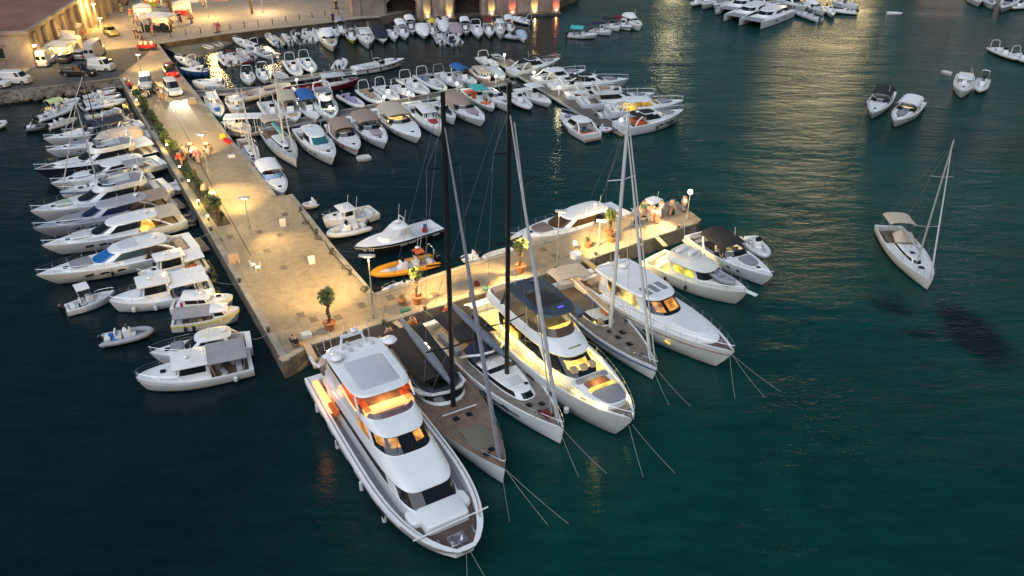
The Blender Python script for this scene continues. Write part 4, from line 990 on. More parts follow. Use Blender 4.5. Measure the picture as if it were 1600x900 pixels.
# people: one continuous skinned body per pose
SKIN = mat('skin', (.40, .24, .16), .6); HAIR = mat('hair_dark', (.03, .02, .015), .7)
def person_mesh(pose):
    V = {'pel': (0, 0, .95, .15, .13), 'bel': (0, 0, 1.12, .14, .11), 'che': (0, 0, 1.34, .17, .12), 'nec': (0, 0, 1.50, .06, .06), 'hd0': (.01, 0, 1.58, .08, .09), 'hd1': (.02, 0, 1.66, .095, .11), 'hd2': (.01, 0, 1.75, .06, .07)}
    E = [('pel', 'bel'), ('bel', 'che'), ('che', 'nec'), ('nec', 'hd0'), ('hd0', 'hd1'), ('hd1', 'hd2')]
    st = {'stand': (0, 0), 'walk': (.24, -.24), 'sit': (0, 0)}[pose]
    for i, sg in enumerate((1, -1)):
        f = st[i]; s = 'lr'[i]
        if pose == 'sit': kn, an, to = (.42, sg * .11, .93), (.45, sg * .11, .50), (.60, sg * .12, .46)
        else: kn, an, to = (f * .6 + .02, sg * .11, .50), (f, sg * .12, .08 + abs(f) * .06), (f + .16, sg * .13, .04 + (0 if f > 0 else .0))
        V['hp' + s] = (0, sg * .10, .90, .11, .10); V['kn' + s] = kn + (.07, .065); V['an' + s] = an + (.045, .045); V['to' + s] = to + (.04, .035)
        sw = -f * .7
        V['sh' + s] = (0, sg * .20, 1.42, .065, .06); V['el' + s] = (sw * .5 - .02, sg * .27, 1.14, .045, .042); V['wr' + s] = (sw + .08, sg * .27, .90 + abs(sw) * .2, .03, .03); V['ha' + s] = (sw + .12, sg * .26, .81 + abs(sw) * .2, .035, .028)
        if pose == 'sit': V['wr' + s] = (.30, sg * .18, 1.04, .03, .03); V['ha' + s] = (.38, sg * .14, 1.03, .035, .028)
        E += [('pel', 'hp' + s), ('hp' + s, 'kn' + s), ('kn' + s, 'an' + s), ('an' + s, 'to' + s), ('che', 'sh' + s), ('sh' + s, 'el' + s), ('el' + s, 'wr' + s), ('wr' + s, 'ha' + s)]
    ks = list(V); me = bpy.data.meshes.new('sk'); me.from_pydata([V[k][:3] for k in ks], [(ks.index(a), ks.index(b)) for a, b in E], [])
    o = bpy.data.objects.new('sk', me); COL.objects.link(o); md = o.modifiers.new('s', 'SKIN')
    sk = me.skin_vertices[0].data if me.skin_vertices else None
    if sk is None:
        import bmesh
        bm = bmesh.new(); bm.from_mesh(me); lay = bm.verts.layers.skin.verify(); bm.verts.ensure_lookup_table()
        for i, k in enumerate(ks): bm.verts[i][lay].radius = V[k][3:]; bm.verts[i][lay].use_root = (i == 0)
        bm.to_mesh(me); bm.free()
    md.use_smooth_shade = True
    sb = o.modifiers.new('b', 'SUBSURF'); sb.levels = 1; sb.render_levels = 1
    dg = bpy.context.evaluated_depsgraph_get(); dg.update(); out = bpy.data.meshes.new_from_object(o.evaluated_get(dg))
    bpy.data.objects.remove(o); return out
PM = {p: person_mesh(p) for p in ('stand', 'walk', 'sit')}
CL = {n: mat('cloth_' + n, c, .85, var=.15) for n, c in dict(white=(.62, .60, .58), red=(.5, .04, .03), black=(.02, .02, .025), navy=(.02, .04, .12), beige=(.42, .34, .25), pink=(.55, .22, .22), green=(.08, .18, .10), grey=(.22, .22, .24), orange=(.6, .18, .03)).items()}
def person(px, ang, pose, top, bot, label, z=PZ, group=None, zoff=0, world=None, h=1.0, long_hair=False):
    c = Vector(world) if world else at(px[0], px[1], z); me = PM[pose].copy(); me.name = 'person'
    me.materials.clear()
    for m in (SKIN, CL[top], CL[bot], RUB): me.materials.append(m)
    for p in me.polygons:
        x, y, zz = p.center
        sit = pose == 'sit'
        if zz > 1.50: i = 0
        elif zz > 1.0 and not (sit and x > .15 and abs(y) < .2 and zz < 1.0): i = 1 if not (abs(y) > .2 and zz < 1.18) else 0
        elif zz > (.14 if not sit else .54): i = 2 if abs(y) < .215 else 0
        else: i = 3
        p.material_index = i
    o = bpy.data.objects.new('person', me); COL.objects.link(o); o.location = (c.x, c.y, z + zoff); o.rotation_euler = (0, 0, R(ang)); o.scale = (h,) * 3
    hm = MB().ell(-.015, 0, 1.70, .115, .10, .11, 10, 6, lo=-20)
    if long_hair: hm.ell(-.07, 0, 1.58, .07, .09, .16, 8, 5)
    hm.build('hair', HAIR, o); return tag(o, label, 'person', group)

# palms and shrubs
LEAF = mat('palm_leaf', (.035, .062, .014), .6, col2=(.065, .085, .018), vscale=4); TRUNK = mat('palm_trunk', (.17, .11, .07), .95, var=.5, vscale=6, bump=1, bscale=12)
TERRA = mat('terracotta_pot', (.38, .15, .07), .8, var=.2, vscale=3); DRYL = mat('palm_dry_leaf', (.20, .14, .06), .9)
def palm(px, top_h, label, z=PZ, fr=1.0, pot=True, n=26, seed=1, group=None, tr=.13):
    rr = random.Random(seed); c = at(px[0], px[1], z); o = empty('palm_tree', (c.x, c.y, z), rr.random() * 6, label, 'palm tree', group)
    if pot:
        mb = MB(); mb.loft([[(r_ * math.cos(R(30 * k)), r_ * math.sin(R(30 * k)), zz) for k in range(12)] for r_, zz in ((.34, 0), (.46, .62), (.52, .64), (.52, .74), (.45, .74), (.42, .66))], 0, True, True); mb.build('plant_pot', TERRA, o)
    b0 = .6 if pot else 0; pts = [(.05 * math.sin(i), .04 * math.cos(i * 1.7), b0 + (top_h - b0) * i / 9) for i in range(10)]
    t = MB(); t.tube(pts, [tr * 1.25] + [tr * (1.0 + .12 * (i % 2)) for i in range(8)] + [tr * 1.3], 9)
    for i in range(14):
        a = rr.random() * 6.28; zz = b0 + (top_h - b0) * (.3 + .65 * i / 14); t.box(math.cos(a) * tr, math.sin(a) * tr, zz, .10, .10, .12, a, sh=.08)
    t.build('trunk', TRUNK, o)
    L = MB(); D = MB()
    for i in range(n):
        a = 2.4 * i + rr.uniform(-.2, .2); el = R(82 - 100 * (i / n) + rr.uniform(-8, 8)); ln = fr * rr.uniform(.85, 1.15); T = L if i < n * .88 else D
        P = []; x = y = 0; zz = top_h; e = el
        for k in range(8):
            P.append(Vector((math.cos(a) * x, math.sin(a) * x, zz))); x += math.cos(e) * ln / 7; zz += math.sin(e) * ln / 7; e -= R(9 + 5 * k * .8)
        sd = Vector((-math.sin(a), math.cos(a), 0))
        T.tube(P, .018 * fr, 3, r1=.006)
        for k in range(1, 8):
            for m_ in range(3):
                u = (k - 1 + m_ / 3); i0 = min(int(u), 6); p = P[i0].lerp(P[i0 + 1], u - i0); w_ = ln * .34 * math.sin(math.pi * (.12 + .85 * u / 7)) ; d = (P[i0 + 1] - P[i0]).normalized()
                for sg in (1, -1):
                    tip = p + sd * sg * w_ + d * w_ * .55 - Vector((0, 0, w_ * rr.uniform(.15, .5))); q = d * .035 * fr
                    T.add([p - q, p + q, tip], [(0, 1, 2)])
    L.build('crown', LEAF, o, smooth=False); D.build('dry_fronds', DRYL, o, smooth=False)
    return o
SHR = mat('shrub_leaf', (.05, .085, .03), .6, col2=(.025, .045, .015), vscale=3)
def shrub_mesh(seed, r=.75, h=1.25, n=420):
    rr = random.Random(seed); mb = MB(); cl = [(rr.uniform(-.45, .45) * r, rr.uniform(-.45, .45) * r, rr.uniform(.4, .95) * h, rr.uniform(.35, .55) * r) for _ in range(7)]
    for i in range(n):
        cx, cy, cz, cr = rr.choice(cl); v = Vector((rr.gauss(0, 1), rr.gauss(0, 1), rr.gauss(0, 1))).normalized() * cr * rr.uniform(.6, 1.1)
        p = Vector((cx, cy, max(cz + v.z, .1))) + Vector((v.x, v.y, 0)); a = Vector((rr.gauss(0, 1), rr.gauss(0, 1), rr.gauss(0, 1))).normalized() * .09; b = a.cross(Vector((rr.gauss(0, 1), rr.gauss(0, 1), rr.gauss(0, 1)))).normalized() * .05
        mb.add([p - a, p + b, p + a, p - b], [(0, 1, 2, 3)])
    return mb
def shrub(c, rz, label, seed, s=1, group=None):
    o = empty('planted_shrub', (c.x, c.y, PZ), rz, label, 'shrub', group); shrub_mesh(seed).build('foliage', SHR, o, smooth=False)
    t = MB(); rr = random.Random(seed)
    for k in range(5): t.tube([(0, 0, 0), (rr.uniform(-.3, .3), rr.uniform(-.3, .3), .9)], .03, 4, r1=.012)
    t.build('stem', TRUNK, o); o.scale = (s, s, s); return o

def bollard(c, label, group, z=PZ, name='mooring_bollard'):
    o = MB(); o.cyl(0, 0, 0, .38, .13, .11, 10); o.ell(0, 0, .42, .2, .2, .1, 10, 5); o.box(0, 0, 0, .45, .45, .04)
    b = o.build(name, mat('bollard_iron', (.05, .045, .04), .6), None, loc=(c.x, c.y, z)); return tag(b, label, 'bollard', group)
def rope(a, b, sag=.3, r=.022, label=None, name='mooring_line', group=None, n=8, m=ROPE):
    a, b = Vector(a), Vector(b); pts = [(a.lerp(b, i / n) - Vector((0, 0, sag * 4 * (i / n) * (1 - i / n)))) - a for i in range(n + 1)]
    o = MB().tube(pts, r, 4).build(name, m, None, loc=a); return tag(o, label, 'mooring line', group)
# ------------------------------------------------------------------ the large yachts moored stern-to at the pier arm
def root_at(S, E, name, label, cat):
    S = Vector(S); E = Vector(E); d = E - S; c = (S + E) / 2
    return empty(name, (c.x, c.y, 0), math.atan2(d.y, d.x), label, cat), d.length

def lit_band(root, pts, w=.06, m=LEDY, name='light_strip'):
    MB().tube(pts, w, 4).build(name, m, root)

# 1: the biggest, tri-deck white motor yacht in the foreground
r, L = root_at((-12.45, 48.5), (-2.2, 31.25), 'large_motor_yacht', 'largest white tri-deck motor yacht with orange-lit flybridge in the foreground', 'motor yacht')
B = 6.0; h = Hull(L, B, 2.25, 2.6, full=.50, st=.93, p=3.0, q=.58, rake=.12, wl=.80, curve=1.5)
hull_mesh(r, h, WH, n=30, lowz=.5)
deck_mesh(r, h, -L * .47, L * .475, .80, WH, mat('side_deck_grey', (.20, .20, .24), .7, var=.15), rim=.42, n=34)
fx = [5.6, 6.4, 7.2, 8.0, 8.8, 9.3]
MB().prism([(x, h.half(x) - .5) for x in fx] + [(x, -(h.half(x) - .5)) for x in fx[::-1]], 1.95, 2.12).build('foredeck', TEAKD, r, smooth=False)
# hull strake, windows and swim platform
for sg in (1, -1):
    MB().tube([(x - .02, sg * (h.half(x) * .998 + .01), h.sheer(x) * .93) for x in [-9.8 + .9 * i for i in range(19)]], .035, 5).build('rub_rail', WH3, r)
    for x in (-5.5, -3.2, -.5, 2.0, 4.2): MB().rbox(x, 0, 0, .9, .06, .34, .03).build('hull_port', GLASS, r, loc=(0, sg * (h.half(x) * .985), 1.55))
    MB().tube([(x, sg * (h.half(x) - .2), h.sheer(x) + .12) for x in [-9.8 + 1.0 * i for i in range(19)]], .03, 4).build('cap_rail', STEEL, r)
MB().rbox(-10.8, 0, .3, 1.6, 4.6, .25, .3).build('swim_platform', TEAK, r)
# main deckhouse: white, with a dark glazed band wrapping the front
D = dict(ef=3.2, eb=8, m=.4, n=None)
def S(xb, xf, w, z, zf=None, ef=3.0, tp=.06, eb=8, m=.4): return dict(xb=xb, xf=xf, w=w, z=z, zf=zf, ef=ef, eb=eb, m=m, tp=tp)
house(r, [S(-8.2, 6.9, 2.1, 1.6, tp=.12, ef=5), S(-8.2, 6.6, 2.1, 2.52, tp=.12, ef=5), S(-8.2, 6.2, 2.1, 2.62, tp=.12, ef=5), S(-8.2, 5.3, 2.08, 3.50, tp=.12, ef=5), S(-8.2, 5.2, 2.08, 3.56, tp=.12, ef=5)], (2,), WH, GLASS, 55, name='main_deckhouse', xwin=(-6.5, 6), n=44, side_name='saloon_window')
# the long sloping roof from the band up to the wheelhouse
n = 44
MB().loft([sring(-8.4, 5.35, 2.2, 3.56, 5.0, 8, .4, .12, n), sring(-8.4, 5.35, 2.21, 3.63, 5.0, 8, .4, .12, n), sring(-8.2, 5.2, 2.14, 4.40, 5.0, 8, .4, .12, n, zf=3.70), sring(-8.0, 2.8, 2.02, 4.52, 4.5, 8, .4, .08, n, zf=4.45)], 0, True, True).build('foredeck_roof', WH, r, ang=25)
# wheelhouse: orange-lit panes across the front
wb = [S(-6.6, 2.8, 1.98, 4.42, ef=4.2), S(-6.6, 2.7, 1.98, 4.50, ef=4.2), S(-6.6, 1.6, 1.88, 5.26, ef=4.2), S(-6.6, 1.55, 1.88, 5.32, ef=4.2)]
house(r, wb, (1,), WH, LITW, 58, GLASS, 'wheelhouse', pillars=(), xwin=(-1.4, 2.2), n=44, side_name='lit_side_window')
rg = [sring(n=44, **wb[1]), sring(n=44, **wb[2])]
for nm, js, mt in (('lit_windscreen_pane', (37, 38, 39), LITW), ('lit_windscreen_pane', (41, 42), LITW), ('lit_windscreen_pane', (0, 1), LITW)):
    mb = MB()
    for j in js:
        k = (j + 1) % 44; q = [Vector(rg[0][j]), Vector(rg[0][k]), Vector(rg[1][k]), Vector(rg[1][j])]; o_ = Vector((.02, 0, .012))
        a, b, c_, d_ = q; lo = .42
        mb.add([a.lerp(d_, lo) + o_, b.lerp(c_, lo) + o_, b.lerp(c_, .95) + o_, a.lerp(d_, .95) + o_], [(0, 1, 2, 3)])
    mb.build(nm, mt, r)
for y in (-.9, 0.1, 1.0): MB().tube([(2.62 - abs(y) * .1, y, 4.64), (2.15, y + .18, 5.0)], .025, 4).build('wiper', RUB, r)
# roof over the wheelhouse sloping up to the flybridge screen
MB().loft([sring(-7.8, 1.7, 1.98, 5.31, 4.2, 8, .4, .06, n), sring(-7.8, 1.72, 1.99, 5.37, 4.2, 8, .4, .06, n), sring(-7.6, 1.6, 1.95, 5.75, 4.2, 8, .4, .06, n, zf=5.42), sring(-7.4, .3, 1.98, 5.85, 4, 8, .4, .05, n)], 0, True, True).build('upper_roof', WH, r, ang=25)
# flybridge: screen, lit sofa, coaming
scr = [sring(-7.2, .25, 1.98, 5.85, 4, 8, .4, .05, n), sring(-7.2, .0, 1.94, 6.18, 4, 8, .4, .05, n)]
W1 = MB(); C1_ = MB()
for j in range(n):
    a = 360 * (j + .5) / n; a = a if a < 180 else a - 360; k = (j + 1) % n
    (W1 if abs(a) < 62 else C1_).add([scr[0][j], scr[0][k], scr[1][k], scr[1][j]], [(0, 1, 2, 3)])
W1.build('flybridge_windscreen', mat('smoked_screen', (.16, .10, .11), .12), r); C1_.build('flybridge_coaming', WH, r)
MB().prism([p[:2] for p in sring(-7.1, -.2, 1.85, 0, 3.2, 8, .4, .05, n)], 5.84, 5.90).build('flybridge_deck', TEAK, r)
mb = MB(); mb.rbox(-.75, 0, 5.9, .62, 3.3, .30, .08); mb.build('glowing_dashboard', LEDO, r)  # orange flybridge light put in as the dashboard's own glow
mb = MB(); mb.rbox(-1.1, 1.4, 5.9, 1.3, .45, .3, .08); mb.rbox(-1.1, -1.4, 5.9, 1.3, .45, .3, .08); mb.build('flybridge_sofa', ORCUSH, r)
for sg in (1, -1):
    MB().rbox(-2.8, sg * 1.72, 5.9, 2.6, .35, .42, .1).build('side_sofa', ORCUSH, r)
    MB().tube([(-4.2, sg * 2.0, 5.98), (-1.2, sg * 1.98, 5.98)], .05, 4).build('light_strip', LEDO, r)
l = lamp(-1.4, 0, 6.35, 45, (1, .45, .15), .3); l.parent = r
l = lamp(-3.0, -1.6, 6.4, 22, (1, .30, .12), .2); l.parent = r
# hardtop with a recessed panel
T = 6.95
MB().loft([sring(-7.4, -1.15, 2.02, T, 5, 5, .5, .04, 40), sring(-7.45, -1.05, 2.08, T + .10, 5, 5, .5, .04, 40), sring(-7.3, -1.2, 1.95, T + .22, 5, 5, .5, .04, 40), sring(-7.1, -1.4, 1.8, T + .25, 5, 5, .5, .04, 40)], 0, True, True).build('hardtop', WH, r, ang=25)
MB().rbox(-3.4, 0, T + .25, 3.3, 2.7, .05, .25).build('sunroof_panel', mat('panel_grey_white', (.50, .51, .56), .5), r)
MB().tube([(-1.65, 1.5, T + .27), (-1.65, -1.5, T + .27), (-5.3, -1.5, T + .27), (-5.3, 1.5, T + .27), (-1.65, 1.5, T + .27)], .04, 4).build('sunroof_rim', WH, r)
for sg in (1, -1):
    MB().tube([(-7.5, sg * 2.1, 5.6), (-6.6, sg * 2.0, T + .1)], .22, 6).build('hardtop_pillar', WH, r)
    MB().tube([(-1.0, sg * 1.9, 5.9), (-1.6, sg * 1.85, T + .05)], .07, 6).build('hardtop_pillar', WH, r)
radome(r, -5.6, -1.55, T + .3, .50); radome(r, -5.9, 2.35, T + .1, .52)
MB().tube([(-6.6, -.9, T + .2), (-6.8, -.7, T + 1.3), (-6.8, .7, T + 1.3), (-6.6, .9, T + .2)], .11, 6).build('radar_mast', WH, r)
MB().box(-6.8, 0, T + 1.4, .16, 1.6, .1).build('radar_scanner', WH, r); radome(r, -6.9, .2, T + 1.5, .25)
antennas(r, [(-6.9, -1.4, T + .2, 1.9), (-6.9, 1.3, T + .2, 2.0), (-7.1, .5, T + 1.3, 1.0), (-7.0, -.4, T + 1.3, 1.3), (-7.2, -1.8, T + .1, 1.5)])
mb = MB()
for x, y, s in ((-6.3, 1.2, .3), (-6.9, .9, .25), (-6.2, -.4, .3), (-7.0, -.3, .22), (-6.4, .3, .26)): mb.rbox(x, y, T + .25, s, s * .8, .35, .06)
mb.build('roof_equipment', WH3, r)
# upper aft deck and a side passage whose orange light is its own glow
MB().rbox(-8.3, 0, 4.35, 2.4, 4.2, .14, .4).build('upper_aft_deck', TEAK, r)
for sg in (1, -1):
    MB().rbox(-7.0, sg * 2.32, 2.5, 4.0, .45, .12, .1).build('side_passage_floor', LEDO if sg == -1 else TEAK, r)
    MB().tube([(-9.4, sg * 2.3, 4.9), (-8.4, sg * 2.35, 5.0), (-7.4, sg * 2.3, 5.5)], .12, 6).build('upper_coaming', WH, r)
MB().rbox(-5.2, -2.3, 2.55, 1.4, .3, .35, .1).build('passage_cushion', ORCUSH, r)
l = lamp(-6.4, -3.0, 3.4, 20, (1, .35, .12), .2); l.parent = r
# bow: sunpad block, windlass, crossing pole, cleats
MB().rbox(6.75, 0, 1.9, 1.8, 2.8, .95, .3).build('bow_sunpad', WH, r)
MB().rbox(6.1, 0, 1.8, 1.3, 4.0, .75, .4).build('bow_coaming', WH, r)
MB().tube([(7.95, -2.4, 2.75), (7.85, 2.4, 2.85)], .05, 6).build('boarding_pole', WH, r)
mb = MB(); mb.cyl(8.65, .32, 2.1, 2.5, .16, .12); mb.cyl(8.65, -.32, 2.1, 2.5, .16, .12); mb.rbox(8.65, 0, 2.1, .8, 1.1, .12, .1); mb.box(9.2, 0, 2.14, .9, .12, .1); mb.build('anchor_windlass', STEEL, r)
for y in (.9, -.9): MB().rbox(8.5, y * 1.2, 2.12, .5, .14, .22, .05).build('cleat', STEEL, r)
for x in (-7.5, -3.2, 1.2): fender(r, x, -(h.half(x) - .08), 1.35, VINYLW, .13, .8)
fender(r, 4.4, -(h.half(4.4) - .12), 1.3, VINYLW, .15, .5)

TEAKR = wood('brown_teak_deck', (.25, .165, .125), .1)
# keep her low and long: ease the height of everything above the sheer
for ch in list(r.children) + [g for c_ in r.children for g in c_.children]:
    if ch.type == 'MESH':
        oz = ch.location.z
        for v in ch.data.vertices:
            z = v.co.z + oz
            if z > 2.4: v.co.z = 2.4 + (z - 2.4) * .78 - oz
    elif ch.location.z > 2.4: ch.location.z = 2.4 + (ch.location.z - 2.4) * .78
# 2 and 3: the two dark-masted sloops
def sloop(S_, E_, label, B, mast_h, mx, foot, var):
    r, L = root_at(S_, E_, 'racing_sloop', label, 'sailing yacht')
    h = Hull(L, B, 1.35, 1.65, full=.42, st=.86, p=2.1, q=.92, rake=.02, wl=.82, curve=2); hull_mesh(r, h, WH, stripe=None, n=26)
    if var == 2:   # dark hull windows line
        for sg in (1, -1):
            MB().tube([(x, sg * (h.half(x) * .995), .95) for x in [-L * .3 + L * .6 * i / 10 for i in range(11)]], .06, 4).build('hull_line', NAVY, r)
    deck_mesh(r, h, -L * .47, -L * .02, .12, TEAKR if var == 1 else WH, TEAK if var == 1 else TEAKG, rim=.14, fore=TEAKR if var == 1 else TEAKG, forex=-L * .02, n=30)
    for sg in (1, -1):
        for x in (L * .10, L * .22): MB().rbox(x, 0, 0, 1.0, .05, .16, .02).build('hull_port', GLASS, r, loc=(0, sg * (h.half(x) * .985), .95))
    fsx = .465
    if var == 1:
        # dark bimini over the whole cockpit, wrap-round white coaming and screen
        house(r, [dict(xb=-L * .12, xf=L * .075, w=B * .36, z=1.45, ef=2.4, eb=6, m=.35), dict(xb=-L * .12, xf=L * .065, w=B * .355, z=1.62, ef=2.4, eb=6, m=.35), dict(xb=-L * .12, xf=L * .04, w=B * .33, z=1.95, ef=2.4, eb=6, m=.35), dict(xb=-L * .12, xf=L * .035, w=B * .33, z=2.05, ef=2.4, eb=6, m=.35)], (1,), WH, GLASS, 70, name='coachroof', roofm=SLATE)
        for sg in (1, -1): MB().tube([(-L * .20, sg * B * .42, 1.5), (-L * .10, sg * B * .385, 1.72), (0, sg * B * .35, 1.95), (L * .035, sg * B * .20, 2.08)], .12, 6).build('coaming', WH, r)
        MB().tube([(-L * .0, B * .35, 2.02), (L * .035, B * .22, 2.1), (L * .048, 0, 2.12), (L * .035, -B * .22, 2.1), (0, -B * .35, 2.02)], .13, 6).build('coaming_front', WH, r)
        canopy(r, -L * .40, -L * .015, B * .35, 2.75, BLACKC, rise=.10, name='bimini', zb=1.5, front_w=B * .30)
        for sx in (-.24, -.21): MB().ell(sx * L, B * .12, 2.86, .17, .17, .10, 8, 4).build('deck_light', BULB, r)
        MB().rbox(L * .30, 0, 1.52, L * .13, B * .36, .07, .2).build('foredeck_cover', mat('tarp_olive', (.15, .14, .11), .9), r)
        for (x, y) in ((.17, .5), (.17, -.5), (.385, .15), (.40, -.35)): hatch(r, L * x, y, 1.54, .42)
        MB().rbox(-L * .02, 0, 2.06, .9, 1.5, .06, .1).build('roof_hatch', GLASS, r)
        MB().tube([(L * .145, 1.3, 1.75), (L * .145, -1.3, 1.75)], .05, 5).build('jib_track', WH, r)
        bcol = mat('boom_cover_steel_blue', (.17, .20, .25), .6, var=.2)
    else:
        house(r, [dict(xb=-L * .14, xf=L * .27, w=B * .33, z=1.45, ef=3, eb=6, m=.3, tp=.25), dict(xb=-L * .14, xf=L * .26, w=B * .325, z=1.55, ef=3, eb=6, m=.3, tp=.25), dict(xb=-L * .13, xf=L * .235, w=B * .30, z=1.80, ef=3, eb=6, m=.3, tp=.25), dict(xb=-L * .12, xf=L * .22, w=B * .27, z=1.88, ef=3, eb=6, m=.3, tp=.25)], (1,), WH, GLASS, 20, name='coachroof')
        MB().rbox(L * .04, 0, 1.87, .5, B * .5, .05, .05).build('roof_window', GLASS, r)
        hatch(r, L * .15, .0, 1.88, 1.0, WH3); hatch(r, L * .19, .5, 1.88, .3)
        canopy(r, -L * .40, -L * .15, B * .36, 2.9, BLACKC, rise=.12, name='bimini', zb=1.5)
        MB().tube([(-L * .14, B * .36, 1.55), (-L * .09, B * .36, 2.2), (-L * .05, B * .2, 2.45), (-L * .04, 0, 2.5), (-L * .05, -B * .2, 2.45), (-L * .09, -B * .36, 2.2), (-L * .14, -B * .36, 1.55)], .10, 6).build('sprayhood_frame', WH, r)
        canopy(r, -L * .14, -L * .045, B * .33, 2.35, NAVYC, posts=False, rise=.25, name='sprayhood', nose=.3, zf=2.15)
        for (x, y) in ((.32, .35), (.36, -.2), (.30, -.5)): hatch(r, L * x, y, 1.60, .4)
        MB().rbox(L * .385, 0, 1.62, .9, .7, .05, .1).build('deck_locker', MAROON, r)
        bcol = mat('boom_cover_slate', (.13, .16, .22), .6, var=.2)
    for sg in (1, -1):
        MB().rbox(-L * .27, sg * B * .31, 1.3, L * .18, .55, .42, .08).build('cockpit_seat', CUSHG, r)
        MB().tube([(-L * .40, sg * .8 + .4 * math.sin(R(30 * k)), 1.75 + .4 * math.cos(R(30 * k))) for k in range(13)], .02, 4).build('steering_wheel', STEEL, r)
    # mast, V boom, furled headsail, standing rigging
    mast_parts(r, L, B, h, mast_h, mx, None, CARB, 1.5, 3, .93, mr=.19, fold=foot, wr=.014, fsx=fsx)
    bz = 3.25; bo = MB()
    xs = [L * mx - .2, L * mx - L * .16, L * mx - L * .32, L * mx - L * .50]
    bo.loft([[(x, w_ * math.cos(R(a)), bz + hh * math.sin(R(a)) + .1 * i) for a in range(0, 360, 36)] for i, (x, w_, hh) in enumerate(zip(xs, (.14, .34, .32, .16), (.2, .3, .3, .15)))], 0, True, True)
    bo.build('boom', bcol, r)
    rail(r, h, L * .38, L * .49, .6, .93, step=.8, name='pulpit'); rail(r, h, -L * .48, L * .38, .6, .97, r=.012, step=1.8, name='guard_wire', close=False)
    return r, L, h
r2, L2, h2 = sloop((-9.4, 54.5), (-.3, 38.7), 'white sloop with tall black mast and brown teak foredeck beside the largest yacht', 4.9, 23.9, .09, mat('furled_sail_grey', (.26, .26, .30), .8, var=.25, vscale=2), 1)
r3, L3, h3 = sloop((-5.8, 56.8), (3.6, 42.6), 'white sloop with black mast and navy sprayhood between the other sloop and the yellow-lit yacht', 4.5, 23.5, .085, mat('furled_sail_pale', (.50, .50, .52), .8, var=.2, vscale=2), 2)
MB().tube([(L3 * .40, .2, 1.7), (L3 * .12, 0, 21.2)], .05, 5).build('furled_staysail', ALU, r3)

# 4: yellow-lit flybridge yacht
r, L = root_at((-1.74, 59.1), (8.2, 42.5), 'lit_flybridge_yacht', 'white flybridge yacht with yellow-lit side decks and dark grey hardtop', 'motor yacht')
B = 5.7; h = Hull(L, B, 2.0, 2.7, full=.42, st=.92, p=2.3, q=.80, rake=.10, wl=.82, curve=1.4); hull_mesh(r, h, WH, n=28)
deck_mesh(r, h, -L * .46, L * .28, .55, WH, mat('light_tinted_side_deck', (.50, .44, .30), .6), rim=.22, fore=TEAK, forex=L * .30, n=32)  # yellow deck light painted into the side deck floor
MB().rbox(-L * .5 - .6, 0, .3, 1.4, 4.4, .22, .3).build('swim_platform', TEAK, r)
house(r, [S(-5.8, 4.9, 2.05, 1.45, tp=.12), S(-5.8, 4.7, 2.05, 2.35, tp=.12), S(-5.8, 4.45, 2.0, 2.75, tp=.12), S(-5.9, 2.85, 1.86, 3.70, tp=.10), S(-5.9, 2.8, 1.9, 3.76, tp=.10)], (2,), WH, GLASS, 58, name='deckhouse', xwin=(-5.2, 4), n=44, side_name='saloon_window')
w0 = sring(n=44, **S(-5.8, 4.45, 2.0, 2.75, tp=.12)); w1 = sring(n=44, **S(-5.9, 2.85, 1.86, 3.70, tp=.10))
for js in ((40, 41), (42, 43, 0), (3, 4)):
    mb = MB()
    for j in js:
        k = (j + 1) % 44; a, b, c_, d_ = [Vector(v) for v in (w0[j], w0[k], w1[k], w1[j])]; o_ = Vector((.015, 0, .02)); mb.add([a.lerp(d_, .35) + o_, b.lerp(c_, .35) + o_, b.lerp(c_, .8) + o_, a.lerp(d_, .8) + o_], [(0, 1, 2, 3)])
    mb.build('lit_windscreen_pane', LITY, r)
for sg in (1, -1):      # lit side glazing, light strips and side-deck glow
    MB().tube([(x, sg * (2.02 - .02 * (x + 5.8)), 2.5) for x in (-5.4, -3, -1, 1.2, 2.8)], .05, 4).build('light_strip', LEDY, r)
    MB().tube([(x, sg * (h.half(x) - .27), h.sheer(x) - .12) for x in [-8 + 1.15 * i for i in range(13)]], .035, 4).build('bulwark_light_strip', LEDY, r)
    for x in (-6.5, -3.5, -.5, 2.5): l = lamp(x, sg * 2.3, 2.3, 26, (1, .76, .10), .1); l.parent = r
    MB().rbox(-3.1, sg * 1.98, 2.85, 2.2, .06, .55, .02).build('lit_saloon_pane', LITY, r)
    for x in (-4, -1.5, 1, 3.4): MB().rbox(x, 0, 0, 1.0, .06, .3, .03).build('hull_port', GLASS, r, loc=(0, sg * (h.half(x) * .985), 1.3))
# flybridge
a_ = dict(ef=2.8, eb=8, m=.45, n=40)
MB().loft([sring(-7.6, 3.1, 2.0, 3.76, **a_), sring(-7.6, 3.15, 2.05, 3.88, **a_), sring(-7.5, 2.0, 1.95, 4.35, **a_), sring(-7.4, 1.5, 1.86, 4.50, **a_), sring(-7.3, 1.1, 1.74, 4.50, **a_), sring(-7.3, 1.0, 1.72, 4.02, **a_)], 0, True, False).build('flybridge', WH, r, ang=30)
MB().prism([p[:2] for p in sring(-7.35, 1.05, 1.76, 0, **a_)], 3.98, 4.03).build('flybridge_deck', TEAK, r)
s0 = sring(-7.3, 1.45, 1.82, 4.50, **a_); s1 = sring(-7.3, 1.0, 1.72, 5.0, **a_); W1 = MB()
for j in range(40):
    a = 360 * (j + .5) / 40; a = a if a < 180 else a - 360; k = (j + 1) % 40
    if abs(a) < 75: W1.add([s0[j], s0[k], s1[k], s1[j]], [(0, 1, 2, 3)])
W1.build('flybridge_windscreen', mat('smoked_screen_brown', (.10, .07, .05), .1), r)
MB().rbox(.35, 0, 4.03, .7, 3.0, .55, .1).build('helm_console', LITY, r)  # helm light put into the console material, which glows by itself
